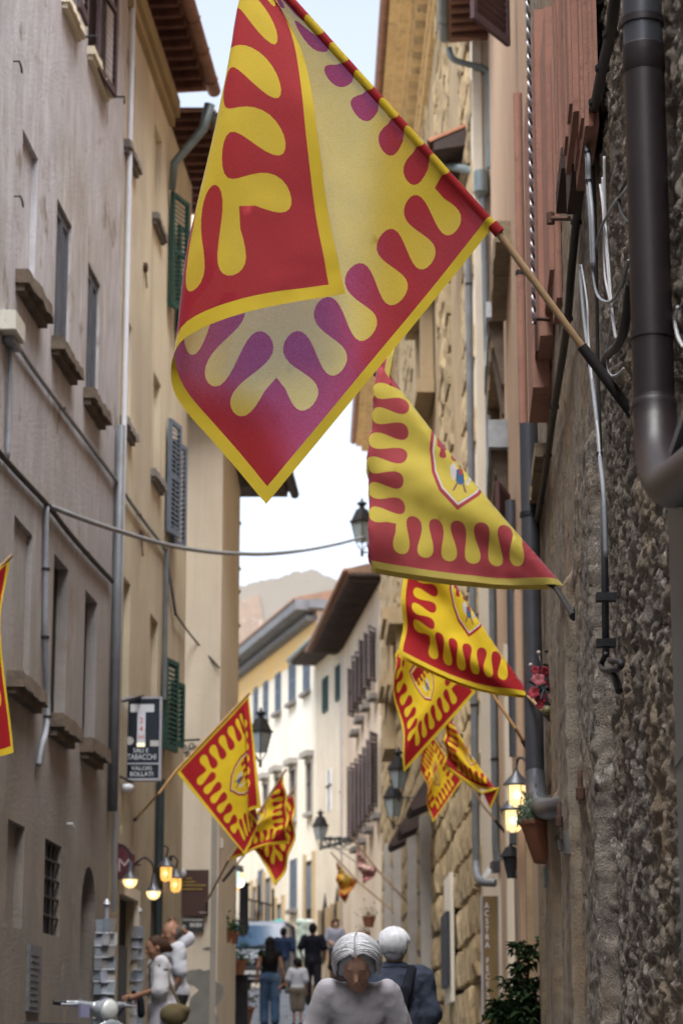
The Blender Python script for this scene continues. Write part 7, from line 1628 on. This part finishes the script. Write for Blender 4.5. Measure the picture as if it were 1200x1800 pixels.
# ------------------------------------------------------------------ plants and pots
M_LEAF = mk('dark_green_leaf', (.045, .085, .030), (.028, .055, .022), 6, .8, vary=.4, spec=.08); M_LEAF2 = mk('mid_green_leaf', (.06, .10, .035), (.04, .07, .025), 6, .8, vary=.4, spec=.08); M_SAGE = mk('grey_green_leaf', (.15, .19, .13), (.10, .14, .09), 6, .8, vary=.35); M_STEM = mk('brown_stem', (.07, .055, .035), None, 6, .9)
def leaf_mesh(L, w, mat, name='leaf'):
    b = MB(); b.add([(0, 0, 0), (-w*.5, L*.4, .012), (0, L*.45, -.006), (w*.5, L*.4, .012), (-w*.28, L*.78, .004), (w*.28, L*.78, .004), (0, L, -.02)], [(0, 2, 1), (0, 3, 2), (1, 2, 4), (2, 3, 5), (2, 6, 4), (2, 5, 6)]); me = b.mesh(name); me.materials.append(mat); return me
def leaves(name, pts, L, w, mat, par, rnd):
    vv = []; ff = []
    for p in pts:
        for _ in range(1):
            R = Matrix.Rotation(rnd.uniform(0, 6.28), 3, 'Z') @ Matrix.Rotation(rnd.uniform(-.9, .7), 3, 'X') @ Matrix.Rotation(rnd.uniform(-.6, .6), 3, 'Y'); s = rnd.uniform(.6, 1.2); b = len(vv)
            for q in [(0, 0, 0), (-w*.5, L*.45, .012), (0, L*.5, -.006), (w*.5, L*.45, .012), (0, L, -.02)]: vv.append(tuple(Vector(p)+R @ (Vector(q)*s)))
            ff += [(b, b+2, b+1), (b, b+3, b+2), (b+1, b+2, b+4), (b+2, b+3, b+4)]
    m = MB(); m.v = vv; m.f = ff; m.m = [0]*len(ff); return tag(m.build(name, mat, par), kind='stuff')
rnd = random.Random(5)
base = WR.pt(WR.hit(915, 1800, .16)[0], 0, .14); base.z = zg(base.y)
t = thing('shrub', base, 'green leafy shrub at the foot of the right wall under the planter', 'shrub')
pts = []; tips = []
for (u, v, r, n_) in ((905, 1790, 34, 330), (930, 1770, 22, 190), (885, 1770, 16, 130), (918, 1745, 16, 110), (948, 1780, 14, 90), (915, 1700, 10, 45), (930, 1672, 20, 75), (908, 1668, 9, 30), (895, 1725, 9, 34), (940, 1730, 9, 40), (870, 1785, 10, 60)):
    c0 = at(u, v, base.y)
    for _ in range(n_):
        d = Vector((rnd.gauss(0, 1), rnd.gauss(0, 1), rnd.gauss(0, .8)))*(r*base.y/4366*.62); pts.append(c0+Vector((d.x, d.y*1.3, d.z)))
    m = MB(); b0 = base+Vector((rnd.uniform(-.06, .06), 0, 0)); m.tube(catmull([b0, b0.lerp(c0, .5)+Vector((rnd.uniform(-.05, .05), 0, .05)), c0], 4), [.012]*8+[.005], 5); m.build('stem', M_STEM, t)
leaves('leaves', pts, .085, .038, M_LEAF, t, rnd)
# hanging terracotta wall planter with grey-green herb
YP = 15.4; c0 = at(943, 1447, YP); t = thing('wall_planter', at(960, 1515, YP), 'ribbed terracotta planter with grey-green herb hung on the right wall', 'planter')
pr_ = [(.080, -.262), (.085, -.255), (.088, -.25), (.112, -.03), (.118, -.02), (.126, -.018), (.128, .008), (.118, .012), (.108, .0), (.06, -.02)]
m = MB(); nseg = 40
b = len(m.v)
for r_, h_ in pr_:
    for k_ in range(nseg):
        an = 2*math.pi*k_/nseg; rr = r_*(1+(.035 if (k_ % 2 and -.25 < h_ < -.025) else 0)); lean = (.05*(-h_/.26))
        m.v.append((c0.x+rr*math.cos(an)*.88+lean, c0.y+rr*math.sin(an)*1.5, c0.z+h_*.95))
for i in range(len(pr_)-1):
    for k_ in range(nseg): k2 = (k_+1) % nseg; m.f.append((b+i*nseg+k_, b+i*nseg+k2, b+(i+1)*nseg+k2, b+(i+1)*nseg+k_)); m.m.append(0)
m.f.append(tuple(b+k_ for k_ in reversed(range(nseg)))); m.m.append(0)
m.build('pot', mk('terracotta_pot', (.30, .125, .068), (.22, .09, .05), 5, .85, .2, 60), t, smooth='auto')
pts = []
for _ in range(1700):
    an = rnd.uniform(0, 6.28); r_ = .13*math.sqrt(rnd.random()); pts.append(c0+Vector((r_*math.cos(an)*1.0+rnd.uniform(-.01, .01), r_*math.sin(an)*1.5, abs(rnd.gauss(.0, .06))*(1.35-r_*4))))
leaves('herb', pts, .017, .0055, M_SAGE, t, rnd)
m = MB(); q = WR.hp(974, 1490, .0); m.tube([q, c0+Vector((.09, .05, -.13))], .014, 6); m.box(q+Vector((-.01, 0, 0)), (.02, .10, .12), WR.ang); m.build('bracket', M_RUST, t)
# red and black flower ornament where the third flag touches the wall
YO = 15.7; o0 = at(958, 1205, YO); t = thing('flower_ornament', o0, 'bunch of red cloth flowers and black ribbons hanging on the wall', 'ornament')
M_RF = cloth('red_petal', (.30, .03, .045), transl=.1); M_PF = cloth('rose_petal', (.42, .13, .15), transl=.1); M_BR = fabric('black_ribbon', (.015, .015, .018)); M_TE = fabric('grey_teal_ribbon', (.10, .16, .17))
def flower(c, r, mat, nm='flower'):
    m = MB(); b = len(m.v)
    nrm_ = Vector((rnd.uniform(-1, .3), -1, rnd.uniform(-.6, .6))).normalized(); x_ = nrm_.cross(Vector((0, 0, 1))).normalized(); y_ = x_.cross(nrm_)
    for ring, (rr, dp) in enumerate(((.25, 0), (.7, .35), (1, .15))):
        for k_ in range(14): an = 2*math.pi*k_/14; w_ = 1+.16*math.sin(an*5+ring); m.v.append(tuple(c+(x_*math.cos(an)+y_*math.sin(an))*rr*r*w_+nrm_*dp*r*(1+.5*math.sin(an*5+1))))
    for ring in range(2):
        for k_ in range(14): k2 = (k_+1) % 14; m.f.append((ring*14+k_, ring*14+k2, ring*14+14+k2, ring*14+14+k_)); m.m.append(0)
    m.f.append(tuple(range(14))); m.m.append(0); return m.build(nm, mat, t, smooth=True)
for (u, v, r_, mt) in ((945, 1195, 13, M_PF), (938, 1218, 12, M_RF), (958, 1180, 10, M_RF), (976, 1168, 11, M_PF), (950, 1228, 12, M_RF), (966, 1200, 10, M_RF), (940, 1178, 8, M_RF), (970, 1222, 9, M_PF), (955, 1205, 9, M_TE), (962, 1188, 8, M_TE), (948, 1240, 8, M_RF)):
    flower(at(u, v, YO+rnd.uniform(-.05, .02)), r_*YO/4366, mt)
for k_ in range(34):
    u, v = rnd.gauss(964, 10), rnd.gauss(1200, 27); m = MB(); p_ = at(u, v, YO+.03+rnd.uniform(-.03, .05)); d = Vector((rnd.gauss(0, 1), rnd.gauss(0, 1), rnd.gauss(0, 1))).normalized()*.05; m.tube([p_-d, p_, p_+d+Vector((0, 0, -.02))], [.004, .013, .003], 5); m.build('ribbon', M_BR if k_ % 4 else M_TE, t)
m = MB(); m.lathe(at(961, 1249, YO), [(.004, -.035), (.03, -.02), (.038, 0), (.03, .022), (.008, .034)], 14); m.build('bauble', mk('olive_bauble', (.18, .17, .08), None, 4, .3), t, smooth=True)
for (u, v) in ((946, 1147, ), (974, 1150), (932, 1169)):
    m = MB(); p_ = at(u, v, YO); m.lathe(p_, [(.003, -.014), (.012, -.008), (.014, 0), (.012, .008), (.003, .014)], 8); m.tube([p_, p_.lerp(o0, .4)], .003, 5); m.build('bead', mk('rosy_bead', (.50, .42, .38), None, 4, .3), t, smooth=True)
# pots with flowers on the corner of the tan house and plants at its foot
def potted(u, v, Y, r, lab, leafr, n_, mat=M_LEAF, pots='pots by the tan house'):
    c0 = at(u, v, Y); t = thing('flower_pot', c0+Vector((0, 0, -r*1.5)), lab, 'plant pot', pots); m = MB(); m.lathe(c0, [(r*.65, -r*1.5), (r*.95, -.03), (r*1.05, -.03), (r*1.05, .02), (r*.9, .02), (r*.85, -.02)], 16); m.build('pot', MATS['terracotta_pot'], t, smooth='auto')
    leaves('leaves', [c0+Vector((rnd.gauss(0, leafr*.5), rnd.gauss(0, leafr*.5), abs(rnd.gauss(0, leafr*.6)))) for _ in range(n_)], .07, .035, mat, t, rnd); return t
for (u, v, Y, r, lr, lab) in ((397, 1637, 33.4, .10, .16, 'terracotta pot with dark leaves on the corner of the tan house'), (408, 1640, 34.6, .10, .16, 'terracotta pot beside its twin, nearer the street')):
    t = potted(u, v, Y, r, lab, lr, 120); m = MB(); c0 = at(u, v, Y); m.tube([c0+Vector((0, 0, -.16)), Vector((XR-.02+.0, Y, c0.z-.16))], .012, 5); m.build('bracket', M_IRON, t)
t = potted(424, 1772, 41.5, .22, 'large pot with trailing green plant on the street left of the jeans', .30, 260, M_LEAF2)
t = potted(419, 1690, 40, .14, 'pot with drooping foliage below the wall pots', .30, 200, M_LEAF); m = MB(); c0 = at(419, 1690, 40); m.box((c0.x, 40.3, (c0.z-.2+zg(40))/2), (.3, .3, c0.z-.2-zg(40))); m.build('stand', M_IRON, t)
for (u, v, Y, lab) in ((648, 1612, 58, 'small terracotta wall pot on the palazzo front'), (640, 1640, 64, 'small terracotta wall pot further along the palazzo front')):
    potted(u, v, Y, .16, lab, .22, 60, M_LEAF, 'wall pots on the palazzo')
